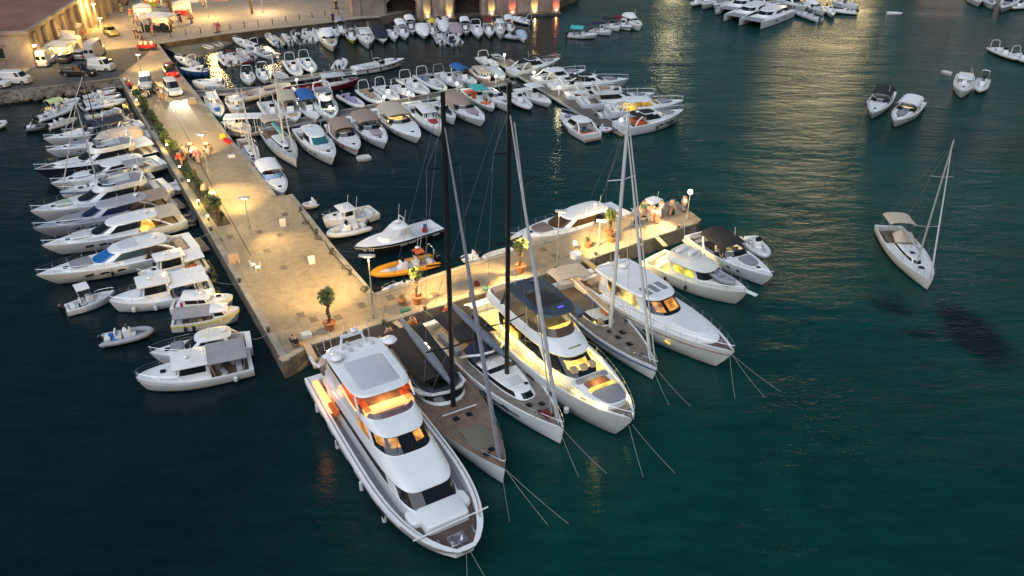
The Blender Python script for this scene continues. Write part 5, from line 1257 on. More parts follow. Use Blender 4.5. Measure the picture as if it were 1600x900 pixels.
MB().rbox(2.35, .1, 4.05, .4, 1.1, .12, .08).build('roof_skylight', mat('skylight_glass', (.30, .28, .16), .2), r)
mb = MB(); mb.rbox(-5.8, .9, 4.03, 2.4, .7, .45, .1); mb.rbox(-6.9, 0, 4.03, .7, 2.8, .45, .1); mb.rbox(-1.2, -.8, 4.03, .6, .8, .8, .1); mb.build('flybridge_sofa', CUSHB, r)
mb = MB(); T = 5.95
MB().loft([sring(-4.8, .85, 1.68, T, 4, 5, .5, .05, 40, zf=T), sring(-4.85, .95, 1.75, T + .12, 4, 5, .5, .05, 40), sring(-4.6, .8, 1.6, T + .22, 4, 5, .5, .05, 40)], 0, True, True).build('hardtop', SLATE, r, ang=25)
MB().rbox(-1.6, 0, T + .22, 2.1, 2.2, .05, .12).build('glass_roof_panel', mat('roof_glass_brown', (.05, .035, .03), .12), r)
MB().box(-1.6, 0, T + .27, .08, 2.2, .03).build('panel_bar', SLATE, r)
MB().rbox(.1, .35, T + .2, .2, .5, .06, .08).build('blue_marker_light', mat('blue_led', (.05, .05, .6), .4, emit=.5, ecol=(.15, .15, 1)), r)
for sg in (1, -1):
    MB().tube([(-4.9, sg * 1.8, 4.3), (-4.3, sg * 1.65, T + .05)], .13, 6).build('hardtop_pillar', SLATE, r)
    for x in (.0, -1.6): MB().tube([(x + .5, sg * 1.72, 4.5), (x - .1, sg * 1.55, T + .02)], .035, 5).build('hardtop_pillar', STEEL, r)
radome(r, -4.0, .5, T + .2, .28, SLATE); antennas(r, [(-4.3, -.9, T + .2, 1.4)])
for x in (-3.5, -.3): l = lamp(x, 0, T - .15, 38, (1, .85, .35), .3); l.parent = r
# bow lounge with a sofa that glows in place of lamp light, and grey cushions
MB().loft([sring(4.3, 8.2, 1.75, 2.2, 3, 6, .4, .3, 32, zf=2.4), sring(4.3, 8.1, 1.7, 2.85, 3, 6, .4, .3, 32, zf=2.95), sring(4.6, 7.9, 1.5, 2.92, 3, 6, .4, .3, 32, zf=3.02)], 0, False, True).build('bow_lounge', WH, r)
pad(r, 6.3, 8.0, 1.2, 3.0, CUSHG, .7, 'bow_sunpad'); MB().rbox(5.55, 0, 2.93, .8, 1.9, .10, .15).build('bow_table', mat('teak_red', (.25, .10, .05), .5), r)
MB().rbox(6.15, 0, 2.95, .28, 2.2, .22, .1).build('glowing_bow_sofa', LITY, r); MB().rbox(4.85, 0, 2.9, .5, 2.6, .14, .15).build('bow_sofa', CUSHG, r)
for sg in (1, -1): MB().tube([(5.2, sg * 1.75, 2.65), (6.6, sg * 1.45, 2.7), (7.9, sg * .9, 2.72)], .045, 4).build('light_strip', LEDY, r)
for sg in (1, -1): l = lamp(7.6, sg * 1.25, 2.75, 14, (1, .82, .25), .1); l.parent = r
l = lamp(5.5, 0, 3.5, 14, (1, .82, .25), .1); l.parent = r
mb = MB(); mb.cyl(8.95, .25, 2.5, 2.9, .12); mb.cyl(8.95, -.25, 2.5, 2.9, .12); mb.box(9.3, 0, 2.6, .8, .12, .1); mb.build('anchor_windlass', STEEL, r)
rail(r, h, L * .02, L * .487, .55, .96, step=1.3)
for x in (-7, -5, -2.8, -.5, 2.6, 5.2): fender(r, x, -(h.half(x) + .18), 1.2, VINYLW, .2, .5)

for y, w_ in ((-.75, .55), (.05, .6), (.85, .5)): MB().rbox(3.75, y, 3.02, .5, w_, .30, .1, sh=-.1).build('saloon_chair', CUSHB, r)
# 5: cream-decked sloop with the white mast, squeezed between
r, L = root_at((4.3, 63.2), (11.0, 49.9), 'teak_deck_sloop', 'narrow blue-striped sloop with white mast and weathered teak deck', 'sailing yacht')
B = 4.0; h = Hull(L, B, 1.15, 1.45, full=.42, st=.78, p=2.1, q=.95, rake=.03, wl=.80); hull_mesh(r, h, WH, stripe=BLUEP, n=24)
deck_mesh(r, h, -L * .45, -L * .10, .4, WH, TEAK, rim=.12, fore=TEAKG, forex=-L * .10, n=28)
house(r, [dict(xb=-L * .12, xf=L * .05, w=B * .3, z=1.2, ef=2.6, eb=6, m=.3, tp=.2), dict(xb=-L * .12, xf=L * .04, w=B * .29, z=1.32, ef=2.6, eb=6, m=.3, tp=.2), dict(xb=-L * .11, xf=L * .02, w=B * .26, z=1.6, ef=2.6, eb=6, m=.3, tp=.2), dict(xb=-L * .10, xf=L * .01, w=B * .2, z=1.66, ef=2.6, eb=6, m=.3, tp=.2)], (1,), WH2, GLASS, 30, name='coachroof')
for (x, y, s) in ((.14, .4, .5), (.17, -.3, .45), (.25, 0, .5), (.36, 0, .35), (.10, -.5, .35)): hatch(r, L * x, y, 1.36, s)
mb = MB(); mb.rbox(-L * .22, B * .27, .9, L * .18, .5, .4, .08); mb.rbox(-L * .22, -B * .27, .9, L * .18, .5, .4, .08); mb.build('cockpit_seat', mat('cushion_blue', (.06, .10, .22), .8), r)
MB().rbox(-L * .04, .5, 1.66, .9, .7, .3, .1).build('deck_bag', CL['orange'], r); MB().rbox(0.3, -.6, 1.4, .5, .5, .45, .15).build('deck_bag', CUSHB, r)
canopy(r, -L * .47, -L * .33, B * .42, 2.9, BEIGEC, rise=.1, name='awning', zb=1.1)
mast_parts(r, L, B, h, 19.2, .06, .40, mat('painted_mast_white', (.66, .66, .68), .35), 1.5, 2, .94, mr=.17, fold=mat('furled_sail_white', (.62, .62, .64), .8, var=.15), wr=.014, fsx=.44, cover=CUSHB)
MB().tube([(L * .485, 0, 1.5), (L * .07, 0, 18.6)], .06, 5).build('furled_staysail', ALU, r)
rail(r, h, L * .36, L * .49, .6, .93, step=.8, name='pulpit'); rail(r, h, -L * .48, L * .36, .6, .97, r=.012, step=1.8, name='guard_wire', close=False)
MB().ell(L * .07 - 1.0, 0, 18.5, .12, .12, .12, 8, 5).build('masthead_light', BULBW, r)

# 6: white hardtop yacht with three roof panels
r, L = root_at((7.0, 64.8), (16.9, 50.9), 'enclosed_motor_yacht', 'white motor yacht with three grey roof panels and warm-lit saloon near the pier end', 'motor yacht')
B = 5.2; h = Hull(L, B, 1.6, 2.35, full=.40, st=.90, p=2.1, q=.85, rake=.10, wl=.80, curve=1.3); hull_mesh(r, h, WH, n=28, stripe=mat('stripe_taupe', (.30, .22, .20), .5))
deck_mesh(r, h, -L * .46, -L * .26, .35, WH, TEAK, rim=.2, fore=mat('foredeck_plum_teak', (.17, .09, .08), .6, var=.25), forex=L * .31, n=30)
MB().loft([sring(-1, L * .40, 2.0, 1.8, 2.6, 8, .3, .22, 36, zf=2.1), sring(-1, L * .39, 1.95, 2.25, 2.6, 8, .3, .22, 36, zf=2.35), sring(0, L * .37, 1.7, 2.38, 2.6, 8, .3, .22, 36, zf=2.46)], 0, False, True).build('coachroof', WH, r)
MB().loft([sring(2.6, 5.6, 1.25, 2.36, 2.6, 4, .4, .2, 28, zf=2.42), sring(2.7, 5.5, 1.15, 2.50, 2.6, 4, .4, .2, 28, zf=2.54)], 0, False, True).build('bow_sunpad', CUSH, r)
house(r, [S(-5.4, 2.5, 1.95, 1.7, tp=.08), S(-5.4, 2.35, 1.93, 2.30, tp=.08), S(-5.3, .95, 1.78, 3.22, tp=.06), S(-5.3, .9, 1.8, 3.28, tp=.06)], (1,), WH, mat('lit_saloon_glass', (.9, .65, .2), .25, emit=.9, ecol=(1, .70, .20), col2=(.03, .02, .012), vscale=.9, vdetail=1), 56, GLASS, 'deckhouse', xwin=(-3.6, 1.6), n=44, side_name='lit_side_window')
w0 = sring(n=44, **S(-5.4, 2.35, 1.93, 2.30, tp=.08)); w1 = sring(n=44, **S(-5.3, .95, 1.78, 3.22, tp=.06))
for js in ((39, 40, 41), (43, 0, 1)):
    mb = MB()
    for j in js:
        k = (j + 1) % 44; a, b, c_, d_ = [Vector(v) for v in (w0[j], w0[k], w1[k], w1[j])]; o_ = Vector((.015, 0, .02)); mb.add([a.lerp(d_, .3) + o_, b.lerp(c_, .3) + o_, b.lerp(c_, .9) + o_, a.lerp(d_, .9) + o_], [(0, 1, 2, 3)])
    mb.build('lit_windscreen_pane', LITW, r)
MB().loft([sring(-6.0, 1.1, 1.95, 3.28, 3.2, 7, .4, .04, 40), sring(-6.0, 1.15, 2.0, 3.38, 3.2, 7, .4, .04, 40), sring(-5.8, .9, 1.85, 3.50, 3.2, 7, .4, .04, 40)], 0, True, True).build('roof', WH, r, ang=25)
for i, y in enumerate((-.85, 0, .85)): MB().rbox(-.45, y, 3.50, 1.25, .55, .04, .06).build('roof_panel', mat('roof_panel_grey', (.22, .23, .27), .4), r)
radome(r, -4.4, .2, 3.5, .35); antennas(r, [(-4.8, -.8, 3.5, 1.4), (-4.6, .9, 3.5, 1.6)]); MB().tube([(-4.6, 0, 3.5), (-4.9, 0, 4.6)], .07, 5).build('light_mast', WH, r)
for sg in (1, -1):
    MB().tube([(-7.9, sg * 2.2, 1.6), (-6.6, sg * 2.15, 2.1), (-5.2, sg * 1.95, 3.2)], [.1, .14, .14], 6).build('side_wing', WH, r)
    for x in (-3, -.8, 1.4, 3.6): MB().rbox(x, 0, 0, .6, .05, .16, .03).build('hull_port', GLASS if x < 3 else LITY, r, loc=(0, sg * (h.half(x) * .985), 1.1))
MB().rbox(-6.6, 0, 1.25, .8, 3.2, .45, .1).build('cockpit_sofa', CUSHB, r); l = lamp(-6.2, 0, 2.7, 22, (1, .7, .3), .2); l.parent = r
rail(r, h, -L * .1, L * .49, .55, .96, step=1.2)
for x in (-4, -.5, 2.2): fender(r, x, -(h.half(x) + .15), .95, RUB, .16, .8)
mb = MB(); mb.cyl(7.1, .2, 2.3, 2.6, .1); mb.box(7.4, 0, 2.3, .9, .1, .1); mb.build('anchor_windlass', STEEL, r)
# ------------------------------------------------------------------ pontoons
PLANK = wood('pontoon_planks', (.14, .12, .11), .25)
def pontoon(pa, pb, w, label, lamps=(), z=.55, rails=True):
    a = Vector(xy(pa, z)); b = Vector(xy(pb, z)); d = b - a; L = d.length; o = empty('floating_pontoon', ((a.x + b.x) / 2, (a.y + b.y) / 2, 0), math.atan2(d.y, d.x), label, 'pontoon')
    MB().box(0, 0, z - .12, L, w, .12).build('deck', PLANK, o, smooth=False)
    for sg in (1, -1): MB().box(0, sg * (w / 2 + .04), z - .2, L, .12, .28).build('edge_beam', mat('pontoon_edge_alu', (.42, .42, .42), .5), o, smooth=False)
    n = max(2, int(L / 4)); m = MB()
    for i in range(n): m.box(-L / 2 + L * (i + .5) / n, 0, -.4, 1.6, w * .8, .8)
    m.build('float', LIMED, o, smooth=False)
    for t in lamps:
        c = a.lerp(b, t); q = empty('service_bollard', (c.x, c.y, z), 0, 'lit white service bollard on the floating pontoon', 'dock light', 'lit service bollards along the floating pontoons')
        MB().rbox(0, 0, 0, .22, .22, 1.05, .06).build('post', WH, q); MB().ell(0, 0, 1.15, .17, .17, .17, 10, 6).build('lamp_globe', BULBW, q); l = lamp(0, .0, 1.5, 60, (1, .86, .42), .12); l.parent = q
    return o
pontoon((288, 147), (470, 136), 2.2, 'short dark pontoon crossing from the pier in front of the maroon boat', (.97,))
pontoon((372, 208), (800, 126), 2.0, 'long floating pontoon running right from the pier through two rows of boats', (.30, .49, .58, .77, .93))
pontoon((784, 94), (962, 203), 2.6, 'diagonal floating pontoon at the outer end of the marina', (.03, .33, .56))
pontoon((425, 128), (560, 108), 1.6, 'narrow inner pontoon behind the maroon boat', (.45,))

# ------------------------------------------------------------------ boats: left side of the pier, from the near end upwards
G1 = None
boat('fishing', (393, 560), (212, 590), 3.3, 'nearest white cabin boat left of the pier, with grey awning and two side windows', awn=GREYC, hx=.02, hl=.30, hh=1.25, fend=(-.33,), stripe=WH3, dk=WH, aft_h=2.1, wh_w=.72, floor=TEAK)
boat('express', (392, 528), (235, 556), 2.8, 'white boat with long cream hardtop hidden behind the nearest cabin boat', hs=1.0, roof=WH2, plat=False, cush=CUSHB, z=1.1)
boat('fishing', (268, 500), (374, 481), 2.1, 'small fishing boat with grey mesh awning and yellow gunwale', hm=WH2, awn=GREYC, hx=.20, hl=.2, hh=.7, stripe=YELC, rails=False, aft_h=1.5, clutter=True)
boat('fishing', (268, 474), (364, 462), 2.0, 'small white boat with flat cabin roof and red crate, bow towards the pier', hx=-.08, hl=.42, hh=.75, rails=False, clutter=True, extra=RED, wh_w=.8)
boat('fishing', (330, 440), (170, 470), 3.4, 'white fishing boat with upright wheelhouse and covered bow gear', awn=WHITEC, hx=.06, hl=.28, hh=1.6, fend=(.1, .3), clutter=True, extra=BLUEP, bowpad=CUSH, dk=WH)
boat('fishing', (322, 408), (215, 428), 2.6, 'white boat with cream hardtop behind the wheelhouse fishing boat', awn=WHITEC, hx=.02, hl=.38, hh=1.7, clutter=True, extra=ORCUSH)
boat('open', (102, 482), (180, 456), 1.7, 'small open motorboat with square white top floating off the fishing boats', ttop=WHITEC, top_x=-.3)
boat('rib', (160, 533), (238, 518), 1.7, 'dark grey inflatable boat adrift left of the cream hardtop boat', tube=TUBEG, fl=CUSHG, em=ENG)
boat('express', (303, 372), (55, 427), 4.1, 'long white motor yacht with bright blue windscreen', ws=GLASSB, glass=mat('grey_green_glass', (.06, .09, .09), .12), sun_roof=mat('roof_panel_pale', (.55, .56, .60), .5), foredk=None, padm=CUSHG, fend=(), cush=CUSHB, low=None, tend=None)
boat('express', (284, 334), (64, 381), 3.9, 'white motor yacht with orange-lit cockpit and life ring, second above the blue windscreen one', hm=WH, glass=GLASS, lit=LITY, awn=BEIGEC, padm=WH3, cush=CUSHB, tend=TUBED)
boat('express', (268, 308), (50, 354), 3.8, 'lavender grey motor yacht with grey curved roof', hm=LAV, roof=mat('roof_taupe_grey', (.34, .33, .37), .4), padm=CUSHG, awn=BROWNC, cush=CUSHB, glass=mat('navy_glass', (.012, .018, .05), .08))
boat('fly', (262, 284), (46, 327), 4.2, 'big white flybridge yacht with open grey upper lounge and pink bow cushion', fly=CUSHG, tend=TUBEW, awn=None, cush=None) if 0 else boat('fly', (262, 284), (46, 327), 4.2, 'big white flybridge yacht with open grey upper lounge and green bow mattress', fly=CUSHG, tend=TUBEW, padm=mat('cushion_sage', (.36, .42, .34), .8))
boat('sail', (236, 268), (92, 296), 3.4, 'sailing yacht with grey mast moored between the navy yacht and the big flybridge yacht', mast_h=10.5, mx=.10, hood=GREYC, bim=GREYC, stripe=BLUEP, mastm=ALU)
boat('express', (252, 247), (78, 284), 3.8, 'white motor yacht with dark lower hull and tinted side windows', low=mat('hull_dark_grey', (.05, .05, .06), .3), awn=None, padm=CUSH, tend=TUBEW, archm=True)
boat('fly', (240, 228), (52, 262), 4.0, 'navy hulled motor yacht with white foredeck cover and teak bow', hm=NAVY, foredk=TEAKD, padm=WH3, tend=TUBEW, padx=(.10, .30), awn=WHITEC)
boat('cruiser', (236, 208), (72, 236), 3.1, 'white cruiser with grey sunpad, first above the navy hulled yacht', padm=CUSHG, cover=BEIGEC, bim=None, tint=1, hatches=1)
boat('cruiser', (222, 192), (68, 218), 3.2, 'white cruiser with bare foredeck and dark bimini, second above the navy hulled yacht', pn=False, bim=NAVYC)
boat('sail', (212, 186), (96, 205), 2.9, 'small sailing yacht with thin black mast among the left row cruisers', mast_h=8.5, mastm=CARB, mx=.05, fs_top=.9)
boat('open', (205, 196), (150, 210), 2.6, 'open boat under a big grey awning beside the planted hedge', bim=GREYC, hm=WH3, top_x=.8)
boat('rib', (42, 202), (75, 197), 1.7, 'dark grey inflatable boat lying outermost in the left row', tube=TUBED)
boat('rib', (-14, 200), (9, 192), 1.8, 'inflatable boat cut by the left edge of the picture', tube=TUBEW)
boat('rib', (58, 188), (113, 170), 1.9, 'white inflatable boat with twin black outboards near the rocks', tube=TUBEW, eng=2)
boat('rib', (75, 200), (120, 187), 1.7, 'beige inflatable boat tied behind the outermost dinghy', tube=TUBEB)
boat('open', (72, 176), (122, 160), 2.0, 'open motorboat with pale green canopy by the rocky shore', bim=mat('canvas_pale_green', (.50, .58, .28), .8, var=.2))
boat('rib', (86, 168), (124, 156), 1.7, 'white inflatable boat closest to the rocky shore', tube=TUBEW)
boat('open', (130, 152), (182, 141), 2.0, 'white motorboat with red transom, innermost at the pier root', stripe=RED)
boat('open', (131, 160), (190, 149), 2.0, 'white motorboat with black outboard, second from the pier root')
boat('rib', (134, 169), (196, 158), 2.0, 'white inflatable boat, third from the pier root', tube=TUBEW)
boat('dinghy', (128, 160), (137, 172), 1.3, 'white rowing dinghy floating end-on beside the pier root boats')
boat('cruiser', (195, 182), (140, 194), 2.2, 'small grey covered motorboat with yellow and blue buoys on deck', cover=GREYC, railing=False, plat=False, hatches=1)
boat('open', (192, 176), (132, 184), 1.9, 'open motorboat with bundled yellow fender at the pier edge', bim=None, cush=YELC)

# ------------------------------------------------------------------ boats: town quay, left to right
boat('open', (404, 74), (363, 59), 2.2, 'white pointed motorboat with raised arch at the start of the quay', arch_=WH)
boat('open', (424, 86), (380, 70), 2.4, 'white motorboat with lit stern beside the raised arch one', cush=CUSHG)
QR = 'inflatable boats moored bow-in along the town quay'
boat('rib', (437, 71), (418, 54), 2.0, 'beige inflatable boat with black outboard, leftmost on the town quay', tube=TUBEB)
boat('rib', (454, 69), (439, 51), 1.8, 'charcoal inflatable boat, second from the left on the town quay', tube=TUBED)
boat('rib', (464, 67), (456, 57), 1.2, 'tiny grey inflatable between the charcoal and pale boats', tube=TUBEG)
boat('rib', (471, 67), (458, 49), 1.8, 'pale grey inflatable boat with black seats, third large one on the town quay', tube=TUBEG, cush=BLACKC)
boat('rib', (489, 65), (476, 47), 1.9, 'white inflatable boat, fourth large one on the town quay', tube=TUBEW)
boat('rib', (480, 66), (474, 56), 1.2, 'tiny white inflatable squeezed by the fourth boat', tube=TUBEW)
boat('rib', (502, 62), (493, 44), 1.9, 'white inflatable boat left of the cream cabin boat', tube=TUBEW, con=WH2)
boat('cruiser', (507, 50), (521, 74), 3.0, 'broad cream cabin boat with bow out from the town quay', hm=WH2, padm=CUSHB, cover=WHITEC)
boat('open', (517, 42), (528, 58), 2.0, 'small white motorboat hidden behind the cream cabin boat')
boat('open', (528, 37), (538, 53), 2.2, 'white motorboat with grey canopy on the town quay', bim=GREYC)
boat('open', (545, 38), (552, 52), 2.2, 'white motorboat with dark seats right of the grey canopy', cush=BLACKC)
boat('open', (546, 46), (552, 65), 2.1, 'black covered boat with yellow hull on the town quay', hm=YELC, bim=BLACKC)
boat('fishing', (566, 42), (576, 68), 3.0, 'broad white boat with cluttered deck by the red uplight', hx=.0, hl=.2, hh=.9, clutter=True, extra=GREYC)
boat('open', (589, 40), (600, 66), 2.8, 'boat under a black tarpaulin below the arsenal', cover=NAVYC)
boat('open', (610, 46), (618, 62), 1.9, 'small white motorboat right of the black tarpaulin')
boat('open', (623, 40), (635, 60), 2.3, 'white motorboat with long white canopy below the first arch', bim=WHITEC)
boat('open', (638, 34), (646, 51), 2.2, 'white motorboat with navy hatch below the first arch', bim=WHITEC, cush=NAVYC)
boat('open', (658, 37), (664, 58), 2.8, 'boat fully wrapped in a white cover', cover=WHITEC)
boat('open', (675, 40), (677, 55), 1.6, 'small yellow-roofed boat between two covered boats', bim=YELC)
boat('open', (692, 32), (694, 51), 2.4, 'bright white covered boat with navy cap below the second pilaster', cover=WHITEC, stripe=NAVYC)
boat('open', (708, 36), (717, 57), 2.9, 'boat under a mauve cover below the second arch', cover=MAUVEC)
boat('open', (725, 37), (729, 52), 2.2, 'white boat with navy cockpit below the second arch', cush=NAVYC, bim=WHITEC)
boat('open', (742, 38), (749, 58), 2.3, 'white motorboat with square arch, first right of the second arch', arch_=WH)
boat('open', (762, 36), (766, 57), 2.1, 'white boat with maroon canopy', bim=MAROON)
boat('fishing', (779, 33), (783, 53), 2.1, 'pinkish white wheelhouse boat at the right end of the quay row', hx=-.05, hl=.25, hh=1.4)
boat('open', (793, 34), (799, 50), 2.1, 'white motorboat with white spray cover, last of the quay row', bim=WHITEC)
boat('rib', (691, 68), (683, 51), 2.0, 'pale grey inflatable tied outside the covered boats, left one', tube=TUBEG)
boat('rib', (709, 69), (699, 52), 2.0, 'pale grey inflatable tied outside the covered boats, middle one', tube=TUBEG, cush=BLACKC)
boat('rib', (719, 68), (707, 56), 1.4, 'small white inflatable tied outside the covered boats, right one', tube=TUBEW)
boat('cruiser', (669, 34), (704, 28), 2.0, 'white speedboat lying along the wall under the uplights', railing=False, archm=None)
boat('rib', (829, 36), (797, 28), 2.1, 'white inflatable with tilted arch near the arsenal corner', tube=TUBEW, archm=WH)
boat('rib', (790, 57), (811, 60), 1.6, 'grey inflatable moored across the end of the quay row', tube=TUBEG)
boat('open', (812, 48), (820, 63), 1.9, 'small white boat with pale blue cover at the end of the quay row', cover=mat('canvas_pale_blue', (.35, .45, .55), .8))
# beach corner
boat('open', (306, 100), (273, 88), 1.9, 'white motorboat with upright arch in the beach corner', arch_=WH, floor=TEAK, eng=0)
boat('fishing', (325, 109), (281, 106), 2.2, 'blue hulled boat with crates beside the red pickup', hm=BLUEP, hx=-.2, hl=.2, hh=.6, clutter=True, extra=BLUEC, rails=False)
boat('fishing', (352, 128), (300, 127), 3.8, 'wide flat white work boat with dark deck pads next to the pier', hx=-.3, hl=.14, hh=.5, clutter=True, extra=BLACKC, rails=False, dk=WH2, floor=WH2)
boat('rib', (361, 101), (344, 84), 2.2, 'white inflatable with grey seats in the beach corner', tube=TUBEW)
boat('rib', (373, 99), (362, 89), 1.4, 'small white inflatable in the beach corner', tube=TUBEW)
boat('dinghy', (331, 74), (316, 70), 1.2, 'tiny white dinghy pulled up on the beach', inside=RUB)
boat('dinghy', (345, 70), (329, 63), 1.3, 'grey skiff lying on the beach near the wall', hm=WH3)
boat('dinghy', (388, 96), (353, 77), 1.8, 'long maroon skiff in the beach corner', hm=MAROON, inside=DKG)
boat('rib', (395, 92), (372, 78), 1.8, 'grey inflatable right of the maroon skiff', tube=TUBEG, cush=CUSH)

# ------------------------------------------------------------------ boats: inner pontoon and the fairway
boat('open', (385, 113), (391, 130), 2.2, 'white centre console with twin posts, leftmost at the inner pontoon', arch_=STEEL)
boat('open', (409, 107), (415, 127), 2.2, 'white centre console with bow lit, second at the inner pontoon', arch_=STEEL)
boat('dinghy', (430, 112), (448, 123), 2.0, 'flat pale skiff at the inner pontoon', hm=WH3)
boat('rib', (452, 96), (467, 119), 2.3, 'white inflatable with white arch, third at the inner pontoon', tube=TUBEW, archm=WH)
boat('rib', (474, 92), (490, 113), 2.3, 'white inflatable with tall white arch at the inner pontoon', tube=TUBEW, archm=WH)
boat('rib', (528, 108), (536, 94), 2.2, 'small white inflatable with black outboards behind the maroon boat', tube=TUBEW, eng=2)
boat('fishing', (445, 140), (560, 122), 3.4, 'maroon work boat with grey wheelhouse and three dark windows', hm=MAROON, hx=.15, hl=.28, hh=1.5, roof=WH3, dk=MAROON, floor=MAROON, rimm=WH3)
boat('cruiser', (552, 107), (632, 92), 3.0, 'sleek white speedboat with black stripe lying alone in the fairway', stripe=BLACK, floor=CUSHG, screen=GLASS, archm=None, railing=False)
boat('rib', (360, 158), (452, 134), 3.0, 'long cream inflatable boat with brown canopy behind the pergola', tube=TUBEB, con=WH2, cush=BROWNC, tb=.4)

# ------------------------------------------------------------------ boats: upper side of the long pontoon, left to right
boat('fishing', (328, 148), (344, 182), 2.2, 'small green and blue fishing boat with white cabin against the pier', hm=GREENP, hx=-.18, hl=.3, hh=1.1, stripe=BLUEP, rails=False, bowpad=BLUEC, floor=GREENP)
boat('open', (355, 188), (392, 207), 2.4, 'cream open boat under the white pergola', hm=WH2, floor=WH2)
boat('fishing', (362, 152), (374, 172), 2.4, 'cream boat with rounded cabin behind the pergola', hm=WH2, hx=0, hl=.3, hh=1.0, rails=False)
boat('rib', (416, 160), (436, 190), 2.6, 'white inflatable with rounded white arch left of the beige bimini', tube=TUBEW, archm=WH)
boat('open', (446, 154), (463, 190), 2.8, 'open boat with beige bimini and bow cushions', bim=BEIGEC, hm=WH2, cush=CUSHB)
boat('open', (473, 152), (495, 188), 2.7, 'open boat with bright blue bimini', bim=BLUEC, hm=WH2)
boat('fly', (500, 145), (520, 182), 3.2, 'tall white sport fisher with upper helm by the blue bimini', plat=False, bimini=None)
boat('rib', (535, 149), (566, 168), 2.0, 'white inflatable with lilac seat cover', tube=TUBEW, con=mat('canvas_lilac', (.30, .28, .50), .8), cush=mat('canvas_lilac', (.30, .28, .50), .8))
boat('rib', (566, 141), (594, 162), 2.3, 'white inflatable with arch and yellow-lit cockpit', tube=TUBEW, archm=WH, cush=CUSHB, con=BROWNC)
boat('rib', (592, 136), (620, 157), 2.2, 'white inflatable with slim square arch', tube=TUBEW, archm=WH)
boat('open', (614, 133), (648, 153), 2.2, 'grey-white open boat with maroon waterline and twin posts', stripe=MAROON, hm=WH3, arch_=STEEL)
boat('rib', (630, 124), (668, 148), 2.6, 'large white inflatable with white arch, beside the maroon-striped boat', tube=TUBEW, archm=WH, con=WH)
boat('rib', (656, 118), (695, 142), 2.6, 'large white inflatable with black-topped arch', tube=TUBEW, archm=WH, con=WH3, cush=CUSHG)
boat('rib', (682, 115), (722, 137), 2.6, 'large grey inflatable with grey arch and white console', tube=TUBEG, archm=TUBEG)
boat('open', (708, 112), (745, 131), 2.4, 'white motorboat with blue folded canopy', bim=BLUEC, arch_=WH)
boat('fishing', (742, 106), (763, 124), 2.5, 'pink-tinted wooden cabin boat with round windows', hm=mat('hull_pink_brown', (.50, .32, .28), .5), hx=0, hl=.5, hh=.9, roof=BEIGEC, rails=False, wh_w=.8)
boat('open', (764, 105), (788, 124), 2.3, 'white motorboat with plain white deck beside the wooden cabin boat', cover=WH3)
boat('open', (750, 89), (779, 105), 2.3, 'white motorboat with tall sloping arch near the pontoon corner', arch_=WH)
boat('dinghy', (772, 84), (786, 92), 1.6, 'small dark cluttered dinghy near the pontoon corner', hm=WH3, inside=RUB, eng=1)
boat('express', (798, 108), (876, 89), 3.4, 'white motor yacht with black bimini at the outer corner of the marina', roof=BLACKC, hs=1.1, fend=(-.05, .15, .3), fside=(-1, 1), archm=False)

# ------------------------------------------------------------------ boats: lower side of the long pontoon, left to right
boat('dinghy', (379, 214), (404, 256), 2.0, 'narrow wooden sailing boat with pale deck beside the pier', hm=WH2, inside=CUSHB) if 0 else boat('sail', (379, 214), (402, 256), 2.1, 'narrow old sailing boat with pale deck beside the pier', mast_h=9, hm=WH2, wheels=False, dkm=DKG, mastm=ALU, fs_top=.9)
boat('sail', (418, 198), (463, 250), 3.2, 'cream sailing yacht with beige bimini and green sail cover', mast_h=12.5, hm=WH2, bim=BEIGEC, mastm=WH2, cover=TEALC, hood=None, dkm=DKG)
boat('express', (474, 198), (522, 245), 3.6, 'white motor yacht with green-tinted windscreen left of the taupe-covered boat', ws=GLASSG, hs=1.15, padm=CUSH, awn=None, archm=True)
boat('cruiser', (522, 193), (560, 235), 3.2, 'white boat with long taupe canopy and red striped bow', bim=BROWNC, cover=BROWNC, stripe=RED, pn=False, padm=ORCUSH)
boat('cruiser', (556, 180), (603, 225), 3.6, 'white cruiser with taupe bimini and black windscreen', bim=BROWNC, padm=MAUVEC)
boat('cruiser', (596, 168), (656, 217), 4.0, 'large white cruiser with brightly yellow-lit beige canopy', bim=BEIGEC, lit=True, pn=False, floor=TEAK, railing=False)
boat('fishing', (641, 158), (690, 203), 3.3, 'white wheelhouse boat with three front windows and red kayak on deck', hx=.02, hl=.28, hh=1.4, bowpad=RED, rails=True)
boat('cruiser', (672, 160), (712, 186), 2.4, 'white cruiser with dark cushions half hidden by the black mast', padm=NAVYC, archm=None)
boat('cruiser', (697, 150), (757, 190), 3.7, 'white cruiser with rounded taupe cockpit cover', cover=BROWNC, padm=MAUVEC, archm=None)
boat('open', (729, 138), (772, 171), 2.6, 'white boat with teal tarpaulin and red kayak on its bow', ttop=TEALC, cush=ORCUSH)
boat('cruiser', (757, 138), (797, 166), 2.7, 'white cruiser with bare white bow between two dark masts', pn=True, archm=None)
boat('rib', (796, 147), (828, 170), 2.3, 'white inflatable with white console at the right end of the long pontoon', tube=TUBEW)
boat('open', (812, 138), (861, 163), 2.8, 'white centre console boat with white hard top by the diagonal pontoon', ttop=WH)
boat('dinghy', (578, 243), (556, 246), 1.3, 'tiny white dinghy floating below the taupe-covered boats')

